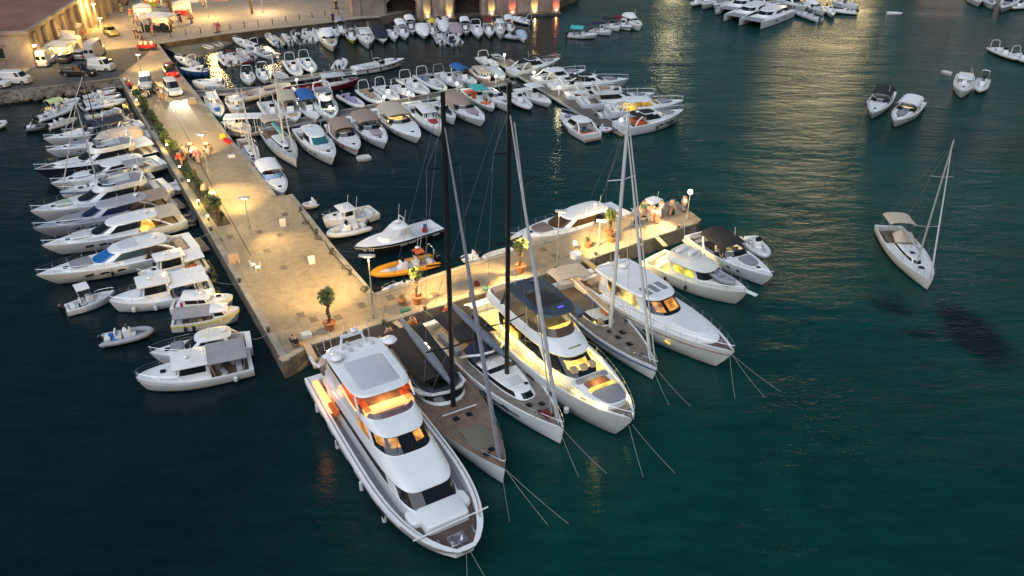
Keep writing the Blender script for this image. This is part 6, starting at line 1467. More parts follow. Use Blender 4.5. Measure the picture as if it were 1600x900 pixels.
# ------------------------------------------------------------------ boats: diagonal pontoon, right side
boat('express', (836, 122), (915, 107), 3.6, 'white motor yacht with cream hardtop, first on the outer side of the diagonal pontoon', roof=WH, hs=1.1, ws=GLASSB)
boat('express', (868, 128), (983, 121), 3.6, 'white motor yacht with black roof and pink towels on its rail', roof=BLACKC, hs=1.1, stripe=None)
boat('cruiser', (858, 134), (922, 126), 3.0, 'white cruiser with grey cushions between the first two hardtop yachts', padm=CUSHG)
boat('cruiser', (884, 148), (960, 142), 3.0, 'white cruiser with folded bimini and grey sunpad at the diagonal pontoon', padm=CUSHG, bim=None)
boat('fly', (905, 156), (1024, 143), 4.0, 'white flybridge yacht with beige upper lounge on the diagonal pontoon', fly=CUSHB, bimini=None)
boat('express', (950, 170), (1068, 157), 4.0, 'white motor yacht with amber-lit windows next to the red-lit stern', lit=LITY, hs=1.25, glass=mat('amber_lit_glass', (.5, .25, .03), .2, emit=.6, ecol=(1, .6, .1), col2=(.02, .015, .012), vscale=.8))
boat('rib', (932, 183), (978, 178), 2.4, 'grey inflatable stowed on the end of the diagonal pontoon', tube=TUBEG)
boat('express', (968, 196), (1068, 172), 3.8, 'white motor yacht with black canopy and red-lit stern, outermost in the marina', roof=BLACKC, lit=ORCUSH, fend=(-.05, .2), fside=(-1, 1), hs=1.3)  # the stern's red light is only painted, as an orange block
boat('express', (926, 207), (876, 172), 3.3, 'white motor yacht with white hardtop and teak stern platform facing the marina mouth', hs=1.0, floor=TEAK, cush=ORCUSH, archm=False)
boat('rib', (938, 196), (955, 199), 1.2, 'small white inflatable lying on the diagonal pontoon end', tube=TUBEW, z=.9)

# ------------------------------------------------------------------ moored group in open water
boat('open', (888, 53), (934, 54), 2.6, 'white motorboat with teal canopy, leftmost of the group beyond the marina', bim=TEALC, eng=2)
boat('open', (925, 46), (956, 50), 2.3, 'white motorboat with navy awning, second of the group beyond the marina', bim=NAVYC)
boat('open', (942, 38), (969, 44), 2.3, 'white motorboat with black cover, third of the group beyond the marina', bim=BLACKC)
boat('open', (961, 36), (987, 43), 2.3, 'dark-striped motorboat with plum canopy, fourth of the group beyond the marina', bim=MAROON, stripe=NAVYC)
boat('cruiser', (976, 27), (1002, 41), 2.9, 'white cruiser with high rounded cover, rightmost of the group beyond the marina', cover=WHITEC)

# ------------------------------------------------------------------ top right moorings
boat('rib', (1094, 3), (1081, 8), 1.8, 'small white boat at the left end of the top moorings', tube=TUBEW)
boat('cruiser', (1130, -6), (1096, 8), 3.2, 'white cruiser, first of the top moorings', cover=WHITEC)
boat('cruiser', (1152, -6), (1114, 9), 3.2, 'white cruiser with low cabin behind the catamarans', padm=CUSHG)
boat('open', (1128, 14), (1118, 18), 1.4, 'small open boat floating at the catamarans\' bows', eng=0)
boat('cat', (1180, -2), (1134, 14), 5.5, 'white catamaran, leftmost and farthest', hm=WH)
boat('cat', (1196, 8), (1146, 25), 5.5, 'white catamaran in the middle of the three', hm=WH)
boat('cat', (1222, 14), (1172, 32), 6.0, 'white catamaran, nearest of the three with black side ports', hm=WH)
boat('express', (1166, 2), (1222, 4), 3.8, 'white yacht with dark window band behind the nearest catamaran')
boat('express', (1222, -2), (1262, 8), 3.6, 'white yacht with round bow right of the catamarans')
boat('rib', (1280, 32), (1238, 17), 2.4, 'grey-white inflatable with black outboard below the top moorings', tube=TUBEG)
boat('cruiser', (1260, 6), (1290, 18), 2.6, 'white cruiser behind the grey-white inflatable', cover=WHITEC)
boat('open', (1292, 10), (1302, 24), 2.2, 'white motorboat stern-on right of the inflatable')
boat('rib', (1338, 20), (1302, 17), 2.2, 'low white inflatable at the right end of the top moorings', tube=TUBEW)
boat('cruiser', (1340, 8), (1300, 2), 2.4, 'white cruiser above the low white inflatable', padm=CUSHG)
boat('dinghy', (1386, 19), (1411, 20), 1.9, 'small white boat alone right of the lamp reflection', inside=WH3)
boat('cruiser', (1515, -8), (1532, 4), 2.8, 'white cruiser at the top right edge, leftmost', cover=WHITEC)
boat('cruiser', (1540, -4), (1552, 8), 2.6, 'white cruiser at the top right edge, second', padm=CUSHG)
boat('express', (1590, -10), (1565, 11), 3.4, 'large white yacht at the top right edge')
boat('rib', (1604, 8), (1582, 13), 2.2, 'white inflatable in the top right corner', tube=TUBEW)

# ------------------------------------------------------------------ boats at anchor on the right
boat('rib', (1550, 76), (1588, 93), 2.3, 'white inflatable with square arch at the right edge', tube=TUBEW, archm=WH)
boat('rib', (1583, 86), (1612, 99), 2.2, 'white inflatable cut by the right edge of the picture', tube=TUBEW, archm=WH)
boat('fishing', (1509, 116), (1504, 143), 3.0, 'white cabin boat anchored bow-on beside a small tender', hx=-.05, hl=.3, hh=1.2)
boat('rib', (1537, 125), (1530, 143), 1.9, 'white tender with two posts tied to the anchored cabin boat', tube=TUBEW, archm=STEEL)
boat('dinghy', (1474, 110), (1488, 114), 1.2, 'tiny white dinghy off the anchored cabin boat', inside=RUB)
boat('cruiser', (1386, 142), (1362, 178), 3.2, 'white cruiser with black hood, left one of the rafted pair', bim=BLACKC, pn=False, padm=CUSHG, cush=CUSH)
boat('cruiser', (1432, 158), (1397, 190), 3.3, 'white cruiser with yellow-lit cockpit, right one of the rafted pair', bim=WHITEC, lit=True, padm=CUSHG)
boat('sail', (1388, 352), (1456, 440), 3.5, 'white sailing yacht with tan canopy anchored alone over dark weed', mast_h=13.2, mx=.19, bim=BEIGEC, hood=BEIGEC, mastm=ALU, fold=mat('furled_sail_light', (.55, .55, .55), .8), hs=1.0)

# ------------------------------------------------------------------ inner basin by the pier corner
boat('cruiser', (410, 258), (444, 302), 3.0, 'white boat with blue cockpit cover moored bow to the pier notch', padm=CUSH, pn=False, screen=mat('blue_cover_glass', (.12, .22, .42), .3), cover=None, bim=WHITEC, archm=None)
boat('rib', (493, 319), (474, 322), 1.1, 'tiny white inflatable against the pier edge', tube=TUBEW, eng=1)
boat('fishing', (585, 326), (504, 342), 2.9, 'white cabin boat with small round-topped wheelhouse off the pier', hx=.06, hl=.22, hh=1.1, wh_w=.66)
boat('rib', (573, 353), (513, 368), 2.0, 'white inflatable with white console beside the cabin boat', tube=TUBEW, con=WH)
# orange rescue boat
rb = boat('rib', (680, 407), (582, 430), 2.2, 'orange-tubed rescue inflatable with white console and roll bar', tube=ORANGE, con=WH, em=ENG, eng=2, archm=STEEL, cush=WH2)
canopy(rb, -1.9, -1.0, .5, 1.9, ORCUSH, name='console_hood', zb=.4, rise=.1); radome(rb, -1.4, 0, 2.05, .22); antennas(rb, [(-1.5, .3, 1.9, 1.6), (-1.5, -.3, 1.9, 1.5)])
boat('open', (668, 440), (596, 456), 1.9, 'white boat with pale blue seat squeezed along the pier arm', cush=mat('cushion_pale_blue', (.30, .45, .58), .8), eng=0)
boat('rib', (745, 402), (722, 406), 1.2, 'tiny white tender tied to the pier arm behind the black mast', tube=TUBEW)
boat('dinghy', (802, 388), (752, 402), 1.2, 'low white dinghy lying along the pier arm left of the moored yacht', inside=WH2)
# patrol boat: black hull, white superstructure
pr, L = root_at(tuple(at(683, 350, 1).xy), tuple(at(553, 388, 1.2).xy), 'patrol_boat', 'black-hulled patrol boat with tall white cabin in the inner basin', 'patrol boat')
h = Hull(L, 3.1, 1.0, 1.35, full=.5, st=.92, p=2.2, q=.8, rake=.10); hull_mesh(pr, h, WH, low=BLACK, lowz=.86); 
MB().tube([(x, h.half(x) + .02, h.sheer(x) * .98) for x in [-L / 2 + L * i / 14 for i in range(15)]] + [(L / 2 + .02, 0, h.sheer(L / 2))] + [(x, -h.half(x) - .02, h.sheer(x) * .98) for x in [L / 2 - L * i / 14 for i in range(15)]], .09, 6).build('rub_tube', BLACK, pr)
deck_mesh(pr, h, -L * .46, -L * .14, .35, WH, WH3, rim=.16)
house(pr, [dict(xb=-L * .12, xf=L * .25, w=1.15, z=.95, ef=2.4, eb=6, m=.3, tp=.15), dict(xb=-L * .12, xf=L * .19, w=1.1, z=1.5, ef=2.4, eb=6, m=.3, tp=.1), dict(xb=-L * .11, xf=L * .08, w=.98, z=2.15, ef=2.4, eb=6, m=.3, tp=.1), dict(xb=-L * .09, xf=L * .03, w=.8, z=2.4, ef=2.4, eb=6, m=.3, tp=.1)], (1,), WH, mat('pale_cabin_cover', (.55, .55, .58), .6), 60, name='cabin')
radome(pr, -L * .02, 0, 2.4, .28); MB().tube([(-L * .05, .5, 2.35), (-L * .07, .4, 3.0), (-L * .07, -.4, 3.0), (-L * .05, -.5, 2.35)], .05, 5).build('light_mast', WH, pr); antennas(pr, [(-L * .06, .6, 2.3, 1.6), (-L * .06, -.6, 2.3, 1.8), (0, .5, 2.4, 1)])
MB().rbox(-L * .33, .2, .68, .5, .4, .4, .05).build('deck_crate', RED, pr); MB().rbox(-L * .36, -.2, .68, .3, .3, .6, .05).build('deck_pump', BLUEP, pr); rail(pr, h, -L * .44, -L * .16, .4, .95, close=False, mid=False)
for x0, n, k in ((-L * .12, 11, .74), (L * .34, 6, .74), (-L * .42, 5, .74)):      # worn white lettering, too small to read
    mb = MB()
    for i in range(n):
        if i == n // 2 and n > 5: continue
        x = x0 + i * .16; mb.box(x, h.half(x) * .992 + .01, h.sheer(x) * k - .09, .10, .02, .15)
    mb.build('hull_lettering', WH3, pr, smooth=False)
# inner-side yacht on the arm and the little one at the arm's end
boat('express', (972, 326), (796, 374), 4.2, 'white yacht with brown windscreen and dark bow hatch moored inside the pier arm', hs=1.3, padm=mat('sunpad_umber', (.16, .13, .12), .7), glass=mat('brown_glass', (.07, .04, .02), .1), fend=(.25, .1), fside=(1, -1), cush=CUSHB, tend=None)
boat('express', (1040, 316), (985, 334), 2.4, 'small white hardtop boat behind the people at the end of the pier arm', hs=.95, z=1.3, archm=False)
r, L = root_at(tuple(at(1020, 398, 1.2).xy), tuple(at(1168, 458, 1.6).xy), 'flybridge_fishing_yacht', 'white flybridge fishing yacht with yellow-lit cockpit and tender on its foredeck', 'motor yacht')
B = 4.0; h = Hull(L, B, 1.15, 1.75, full=.42, st=.90, p=2.2, q=.78, rake=.10); hull_mesh(r, h, WH2, n=24); deck_mesh(r, h, -L * .46, -L * .22, .5, WH2, mat('light_tinted_sole', (.60, .55, .25), .6), rim=.2)  # cockpit sole colour carries the yellow light painted in
house(r, [dict(xb=-L * .23, xf=L * .16, w=1.42, z=1.2, ef=3, eb=8, m=.4, tp=.08), dict(xb=-L * .23, xf=L * .15, w=1.42, z=1.5, ef=3, eb=8, m=.4, tp=.08), dict(xb=-L * .24, xf=L * .10, w=1.36, z=2.25, ef=3, eb=8, m=.4, tp=.06), dict(xb=-L * .24, xf=L * .10, w=1.38, z=2.3, ef=3, eb=8, m=.4, tp=.06)], (1,), WH2, mat('lit_side_glass', (.7, .6, .08), .2, emit=.8, ecol=(1, .85, .15), col2=(.02, .018, .01), vscale=1.1, vdetail=1), 55, GLASS, 'cabin', xwin=(-L * .18, L * .10))
MB().loft([sring(-L * .27, L * .155, 1.62, 2.30, 3, 8, .4, .12, 36), sring(-L * .27, L * .16, 1.66, 2.40, 3, 8, .4, .12, 36), sring(-L * .26, L * .10, 1.5, 2.62, 3, 8, .4, .10, 36, zf=2.52), sring(-L * .26, L * .02, 1.25, 2.72, 3, 8, .4, .05, 36)], 0, True, True).build('cabin_roof', WH2, r, ang=25)
o0, o1, i1, i0 = sring(-L * .25, -L * .01, 1.15, 2.70, 3, 7, .5, .06, 30), sring(-L * .25, -L * .03, 1.18, 3.1, 3, 7, .5, .06, 30), sring(-L * .24, -L * .04, 1.06, 3.1, 3, 7, .5, .06, 30), sring(-L * .24, -L * .04, 1.04, 2.76, 3, 7, .5, .06, 30)
MB().loft([o0, o1, i1, i0], 0, False, True).build('flybridge', WH2, r); MB().rbox(-L * .08, 0, 2.76, .4, 1.2, .55, .1).build('helm_console', WH, r); MB().rbox(-L * .20, 0, 2.76, .5, 1.5, .4, .1).build('flybridge_seat', CUSH, r)
seat(r, -L * .36, 0, .66, .5, 2.2, CUSH, name='fishing_bench'); l = lamp(-L * .34, 0, 1.9, 45, (1, .88, .25), .2); l.parent = r
MB().box(L * .5 + .15, 0, 1.72, 1.5, .42, .08).build('bow_pulpit', WH, r); rail(r, h, 0, L * .48, .5, .95, step=1.1); tender(r, L * .24, .2, 1.72, 2.6, TUBEG, R(-12)); antennas(r, [(-L * .22, .7, 3.1, 2.4)])
fenders(r, h, [-L * .2, L * .02], (-1,), RUB, .12, .5)
boat('cruiser', (1088, 366), (1206, 437), 3.6, 'white open cruiser with black sunshades, outermost at the end of the pier arm', bim=BLACKC, padm=CUSHG, hs=1.1, cush=CUSHG, floor=mat('cockpit_black', (.04, .04, .045), .7))
boat('rib', (1168, 372), (1197, 402), 1.9, 'white tender floating beyond the cruiser with black sunshades', tube=TUBEW)
# ------------------------------------------------------------------ pier: lamps, hedge, palms, bollards, people, lines
street_lamp((584, 497), 400, 'tall grey lamp post at the pier corner with a downward head', 400, -.4, along=((420, 400, 7500, 95), (790, 430, 7500, 80), (500, 510, 900, 90)))
street_lamp((390, 357), 309, 'short white lamp post in the middle of the long pier', 90, -.3, along=((318, 238, 8000, 72), (470, 400, 1800, 80)))
street_lamp((325, 268), 210, 'white lamp post beside the walkers on the long pier', 90, -.3, along=((266, 150, 13000, 72), (395, 365, 5200, 72)))
street_lamp((222, 120), 85, 'white lamp post standing by the minivan at the pier root', 160, 0, along=((290, 200, 8000, 80), (240, 85, 3500, 90)))
street_lamp((1073, 343), 302, 'lamp post with a white globe at the very end of the pier arm', 60, 0, (1, .70, .38), head='globe', along=((975, 372, 3600, 85),))
street_lamp((870, 415), 330, 'thin lamp post on the pier arm in front of the moored yacht', 60, .2, along=((710, 465, 11000, 75), (1000, 368, 11000, 75)))
street_lamp((935, 383), 345, 'thin lamp post on the pier arm near the potted palm', 60, .2, along=())
street_lamp((1168, 382), 322, 'thin mast light off the end of the pier arm', 0, 0, head='globe', z=0) if 0 else None
# low garden lights and planting bed along the left rim of the long pier
bed = MB(); pa = [Vector(xy((212, 152))), Vector(xy((350, 352)))]; d = (pa[1] - pa[0]); c = (pa[0] + pa[1]) / 2
bed.box(c.x, c.y, PZ, d.length, 1.3, .12, math.atan2(d.y, d.x)); o = bed.build('planting_bed', mat('garden_soil', (.09, .07, .045), .95, var=.4, vscale=2, bump=.6), smooth=False); tag(o, 'long narrow soil bed under the hedge on the left rim of the pier', 'planting bed')
GH = 'shrubs of the hedge along the pier'; rr = random.Random(5); protos = []
for i in range(24):
    t = (i + .5) / 24; p = pa[0].lerp(pa[1], t) + Vector((rr.uniform(-.25, .25), rr.uniform(-.25, .25))); s = rr.uniform(.75, 1.15)
    if i in (7, 15): continue
    lab = 'dark green shrub in the hedge row along the pier'
    if len(protos) < 4: protos.append(shrub(Vector((p.x, p.y, 0)), rr.uniform(0, 6), lab, 40 + i, s, GH))
    else: dup(rr.choice(protos), (p.x, p.y, PZ), rr.uniform(0, 6), lab, GH, s)
for i, (px, py, w) in enumerate(((215, 163, 70), (262, 234, 70), (282, 268, 25), (296, 290, 25), (311, 322, 85), (326, 346, 40))):
    c = at(px, py, PZ); o = empty('garden_light', (c.x, c.y, PZ), 0, ['yellow garden light nearest the parked motorbikes', 'yellow garden light below the first hedge gap', 'small garden light beside the green mat', 'small garden light halfway down the hedge', 'brightest garden light near the hedge end', 'garden light under the last palm of the hedge'][i], 'garden light')
    MB().cyl(0, 0, 0, .55, .06).build('post', RUB, o); MB().ell(0, 0, .62, .12, .12, .10, 8, 5).build('lamp_lens', BULB, o); l = lamp(0, 0, .95, w, (1, .72, .12), .12); l.parent = o
palm((516, 515), 3.2, 'potted palm with brown trunk at the pier corner left of the lamp post', seed=3, fr=.95)
palm((652, 474), 3.0, 'potted palm leaning over dry fronds on the pier arm near the corner', seed=9, fr=.8, tr=.11)
palm((813, 425), 2.9, 'potted palm in an orange pot on the pier arm by the second black mast', seed=5, fr=.95)
palm((952, 372), 2.5, 'potted palm on the pier arm beside the inside-moored yacht', seed=7, fr=.8)
palm((343, 352), 2.6, 'bushy palm at the lower end of the hedge', seed=12, fr=.85, pot=False)
for p, lb in (((955, 378), 'orange plant pot with a low plant on the pier arm'), ((628, 476), 'heap of dry palm fronds in a pot beside the leaning palm'), ((918, 386), 'small terracotta pot near the middle of the pier arm')):
    c = at(p[0], p[1], PZ); o = empty('planter', (c.x, c.y, PZ), 0, lb, 'planter'); MB().cyl(0, 0, 0, .5, .28, .38, 12).build('pot', TERRA, o); shrub_mesh(int(p[0]), .4, .7, 90).build('foliage', DRYL if 'dry' in lb else SHR, o, smooth=False).location = (0, 0, .35)
GB = 'iron mooring bollards along the near rim of the pier arm'
for i, (px, py) in enumerate(((540, 527), (600, 508), (664, 486), (735, 465), (800, 446), (868, 424), (930, 401), (1000, 379), (1060, 358))):
    bollard(at(px, py, PZ), 'dark iron bollard on the near rim of the pier arm', GB)
for i, (px, py) in enumerate(((238, 205), (285, 285), (330, 362), (375, 443), (420, 520))):
    bollard(at(px, py, PZ), 'dark iron bollard on the left rim of the long pier', 'iron bollards on the left rim of the long pier')
for i, (px, py) in enumerate(((573, 455), (548, 428), (520, 395), (495, 365), (470, 330))):
    bollard(at(px, py, PZ), 'dark iron bollard along the basin side of the long pier', 'iron bollards on the basin side of the long pier')
# chain of ropes and nets along the basin rim
mb = MB(); pr_ = [at(p[0], p[1], PZ + .06) for p in ((468, 333), (478, 348), (484, 352), (497, 372), (505, 376), (520, 396), (527, 400), (540, 418), (556, 433), (570, 452))]
mb.tube([p + Vector((rr.uniform(-.2, .2), rr.uniform(-.2, .2), 0)) for p in pr_], .07, 5)
for p in pr_[1::2]: mb.tube([p + Vector((.35 * math.cos(R(45 * k)), .35 * math.sin(R(45 * k)), .04)) for k in range(9)], .05, 4)
tag(mb.build('heavy_rope', mat('rope_green_brown', (.07, .065, .035), .9)), 'heavy dark rope laid along the basin rim of the long pier', 'rope')
# flexible bits on the paving: crates, chairs, stacked boxes, gangway ramp
def chair(px, ang, label, m=WH, group=None):
    c = at(px[0], px[1], PZ); o = empty('plastic_chair', (c.x, c.y, PZ), R(ang), label, 'chair', group)
    MB().rbox(0, 0, .42, .48, .48, .05, .06).build('seat', m, o); MB().rbox(-.22, 0, .45, .06, .46, .45, .05).build('backrest', m, o)
    for a in (1, -1):
        for b in (1, -1): MB().tube([(a * .19, b * .19, .43), (a * .22, b * .22, 0)], .022, 4).build('leg', m, o)
    return o
def block(px, s, label, m, name='concrete_block', cat='block', rz=30, z=PZ, legs=False):
    c = at(px[0], px[1], z); b = MB().rbox(0, 0, 0, s[0], s[1], s[2], .05); o = b.build(name, m, None, loc=(c.x, c.y, z)); o.rotation_euler = (0, 0, R(rz)); return tag(o, label, cat)
for i, (px, lb) in enumerate((((487, 409), 'white bench block near the basin rim of the long pier'), ((442, 351), 'pale bench block on the upper half of the long pier'))):
    c = at(px[0], px[1], PZ); o = empty('concrete_bench', (c.x, c.y, PZ), R(110), lb, 'bench'); MB().rbox(0, 0, 0, .9, .6, .42, .08).build('seat', WH2, o); MB().rbox(-.45, 0, .3, .16, .6, .55, .05).build('backrest', WH2, o)
chair((396, 420), 40, 'white plastic chair, left of the pair on the long pier'); chair((404, 424), 200, 'white plastic chair, right of the pair on the long pier')
chair((900, 388), 60, 'white chair at the rim of the pier arm'); 
o = MB().cyl(0, 0, 0, .42, .55, n=16).build('round_pouf', WH); o.location = at(899, 402, PZ); tag(o, 'round white tub at the rim of the pier arm', 'tub')
block((366, 412), (1.0, .35, 1.1), 'upright brown board standing near the left rim of the long pier', CUSHB, 'notice_board', 'board')
block((479, 526), (.8, .6, .35), 'white box by the foot of the corner palm', WH2, 'white_box', 'box')
block((634, 488), (.9, .35, .3), 'coiled green hose on the near rim of the pier arm', GREENP, 'coiled_hose', 'hose')
block((760, 455), (.5, .4, .35), 'green canister beside the second mast on the pier arm', GREENP, 'canister', 'canister')
block((745, 446), (.4, .4, .4), 'brown crate on the pier arm left of the green canister', MAROON, 'wooden_crate', 'crate')
block((356, 222), (1.6, .6, .35), 'red nets heaped at the basin rim of the upper pier', RED, 'fishing_net', 'net', rz=-50)
block((348, 215), (.7, .5, .5), 'orange crate beside the red nets', ORANGE, 'fish_crate', 'crate')
block((362, 245), (.8, .6, .25), 'pale hatch box in the middle of the long pier', WH2, 'utility_box', 'box')
block((300, 162), (1.1, .8, .7), 'brown wooden crate by the white SUV', CUSHB, 'wooden_crate', 'crate')
block((397, 265), (.9, .4, .08), 'blue mat near the basin rim', BLUEP, 'blue_mat', 'mat')
block((277, 257), (1.2, .9, .06), 'green mat between hedge and left rim', GREENP, 'green_mat', 'mat')
# gangways from the pier to the yachts
def gangway(a, b, za, zb, w, m, label):
    A = at(a[0], a[1], za); Bv = at(b[0], b[1], zb); d = Bv - A; L = d.length; o = empty('gangway', A, math.atan2(d.y, d.x), label, 'gangway'); o.rotation_euler = (0, -math.asin(d.z / L), math.atan2(d.y, d.x))
    MB().box(L / 2, 0, 0, L, w, .07).build('walkway', m, o, smooth=False)
    for sg in (1, -1): MB().tube([(0, sg * w / 2, .05), (L, sg * w / 2, .05)], .03, 4).build('side_rail', STEEL, o)
gangway((478, 536), (497, 575), PZ + .05, 2.4, .55, CUSHB, 'narrow gangway up to the largest yacht')
gangway((617, 503), (640, 520), PZ + .05, 1.4, .5, CUSHB, 'gangway from the pier to the brown-decked sloop')
gangway((837, 436), (862, 452), PZ + .05, 1.6, .6, WH2, 'gangway beside the dark grey hardtop')
gangway((908, 402), (940, 428), PZ + .05, 1.6, .6, mat('light_tinted_plank', (.45, .33, .12), .7), 'yellow-lit plank from the pier to the three-panel yacht')  # yellow light painted into the plank's colour
gangway((1026, 371), (1040, 385), PZ + .05, 1.5, .5, CUSHB, 'short plank to the flybridge fishing yacht')
# people on and around the pier (heading angles in the ground plane)
P_ = [((305, 250), -80, 'walk', 'white', 'black', 'person in white top walking on the long pier, left of the group'), ((310, 254), -80, 'walk', 'pink', 'beige', 'person in pink top in the middle of the walking group'),
      ((300, 244), -70, 'stand', 'black', 'navy', 'person in black standing behind the walking group'), ((325, 243), 100, 'walk', 'black', 'grey', 'person in dark clothes walking alone by the lamp post'),
      ((289, 250), 60, 'walk', 'grey', 'navy', 'person in grey beside the hedge'), ((250, 154), 20, 'stand', 'black', 'navy', 'person in black next to the white SUV'), ((255, 156), 200, 'stand', 'white', 'grey', 'person in white next to the white SUV'),
      ((200, 136), -30, 'stand', 'white', 'black', 'person in white shirt at the pier root rim'), ((204, 140), 120, 'sit', 'red', 'navy', 'person in red sitting at the pier root rim'),
      ((214, 60), 60, 'walk', 'black', 'black', 'person in black, left of the pair crossing the square'), ((220, 62), 60, 'walk', 'black', 'grey', 'person in black, right of the pair crossing the square'),
      ((342, 50), -90, 'stand', 'red', 'pink', 'person in red by the quay rim'), ((337, 51), -90, 'stand', 'pink', 'beige', 'person in pink by the quay rim'), ((525, 14), -60, 'walk', 'black', 'navy', 'person in black walking along the upper quay'),
      ((520, 34), -60, 'stand', 'navy', 'black', 'person standing above the moored inflatables'), ((197, 8), 10, 'walk', 'black', 'black', 'person in black at the top of the square'), ((60, 100), 30, 'stand', 'black', 'black', 'person in black beside the white camper van'),
      ((1013, 345), 30, 'stand', 'pink', 'white', 'person in pink top at the end of the pier arm'), ((1018, 346), 200, 'stand', 'white', 'beige', 'person in white shirt at the end of the pier arm'), ((995, 350), 80, 'stand', 'beige', 'navy', 'person in beige on the pier arm'),
      ((1032, 338), 140, 'stand', 'white', 'grey', 'person in white by the rim of the pier arm'), ((1068, 330), 190, 'stand', 'white', 'white', 'person in white under the end lamp post'), ((1048, 336), 10, 'walk', 'grey', 'black', 'person in grey walking to the end lamp post'),
      ((1005, 338), 250, 'stand', 'green', 'beige', 'person in green near the small hardtop boat'), ((1026, 348), 10, 'stand', 'white', 'pink', 'person in white and pink in the group on the arm'), ((460, 545), 40, 'sit', 'black', 'grey', 'person in black sitting on the near corner of the pier'),
      ((335, 318), 60, 'stand', 'white', 'navy', 'person in white by the end of the hedge'), ((322, 310), 70, 'stand', 'beige', 'black', 'person in beige by the brightest garden light'), ((283, 260), 80, 'walk', 'red', 'black', 'person in red behind the hedge')]
GP = 'people browsing around the market stalls'; rq = random.Random(8)
for px in ((131, 24), (128, 36), (140, 30), (132, 50), (133, 62), (124, 84), (205, 28), (208, 36), (216, 40), (236, 38), (240, 56), (262, 12), (268, 44), (282, 34), (296, 30), (300, 36), (248, 12), (228, 14), (318, 10), (190, 20)):
    person(px, rq.uniform(0, 360), rq.choice(('stand', 'walk')), rq.choice(list(CL)), rq.choice(('black', 'navy', 'beige', 'grey')), 'person browsing around the market stalls on the square', group=GP)
for px, a, po, t, b, lb in P_: person(px, a, po, t, b, lb, long_hair=('pink' in t), zoff=(-.42 if po == 'sit' and 0 else (-.45 if po == 'sit' else 0)))
def local(o, x, y, z): return o.matrix_world @ Vector((x, y, z))
bpy.context.view_layer.update()
c = local(r2, -8.1, 1.2, 1.28); person(None, 120, 'sit', 'orange', 'navy', 'person in orange sitting on the stern of the brown-decked sloop', z=1.28 - .43 + .35, world=c[:])
c = local(r2, -7.6, -1.0, 1.24); person(None, -40, 'stand', 'pink', 'beige', 'bare-armed person in pink standing on the stern of the brown-decked sloop', z=1.24, world=c[:])
c = local(r3, -7.7, .2, 1.28); person(None, 140, 'stand', 'red', 'navy', 'person in red jacket on the stern of the navy-hooded sloop', z=1.28, world=c[:])
# mooring lines running from the bows down into the water
def bowline(root, L, z, pts, label):
    for i, (dx, dy) in enumerate(pts):
        a = local(root, L / 2 - .25, .12 * (1 if dy > 0 else -1), z); b = local(root, L / 2 + dx, dy, -.05); rope(a, b, .12, .011, label[i] if isinstance(label, list) else label, n=6, group='bow anchor lines of the moored yachts')
for rt, Ln, z, sp in ((bpy.data.objects['large_motor_yacht'], 20.4, 2.4, ((1.2, -.8), (2.2, .9))), (r2, 18.2, 1.4, ((2.8, -1.2), (4.2, .8), (4.8, 2.0))), (r3, 17.0, 1.4, ((3.0, -.8), (3.8, 1.0))),
                      (bpy.data.objects['lit_flybridge_yacht'], 19.4, 2.0, ((2.6, -.9), (3.4, 1.2))), (bpy.data.objects['teak_deck_sloop'], 14.8, 1.2, ((2.8, -.6), (3.6, .8))), (bpy.data.objects['enclosed_motor_yacht'], 17.0, 1.9, ((2.2, -1.8), (3.4, .2), (3.6, 1.8)))):
    bowline(rt, Ln, z, sp, 'thin anchor line slanting from a moored bow into the water')
for a, b, za, zb in (((492, 538), (505, 560), 1.8, 2.3), ((600, 508), (612, 522), 1.8, 1.4), ((664, 486), (700, 505), 1.8, 1.4), ((800, 446), (790, 462), 1.8, 1.6), ((868, 424), (885, 440), 1.8, 1.2), ((930, 401), (925, 420), 1.8, 1.6), ((420, 520), (395, 530), 1.8, 1.1), ((375, 443), (335, 440), 1.8, 1), ((330, 362), (303, 372), 1.8, 1.1), ((285, 285), (262, 285), 1.8, 1.2)):
    rope(at(a[0], a[1], za), at(b[0], b[1], zb), .15, .012, 'pale stern line from a bollard to a moored stern', group='stern lines between the pier and the yachts')
# white pergola frame standing on its own float
A, B1 = at(350, 182, 2.6), at(410, 180, 2.6)
pg = empty('white_pergola', ((A.x + B1.x) / 2, (A.y + B1.y) / 2, 0), math.atan2(B1.y - A.y, B1.x - A.x), 'white flat-roofed pergola on posts over the cream boats', 'pergola'); w = (B1 - A).length
MB().rbox(0, 0, 2.5, w, 2.0, .14, .1).build('roof', WHITEC, pg); MB().box(0, 0, .3, w, 2.4, .2).build('float', PLANK, pg, smooth=False)
for x in (-.48, -.1, .3, .48):
    for y in (-.95, .95): MB().tube([(w * x, y, .4), (w * x, y, 2.55)], .04, 5).build('post', WH, pg)

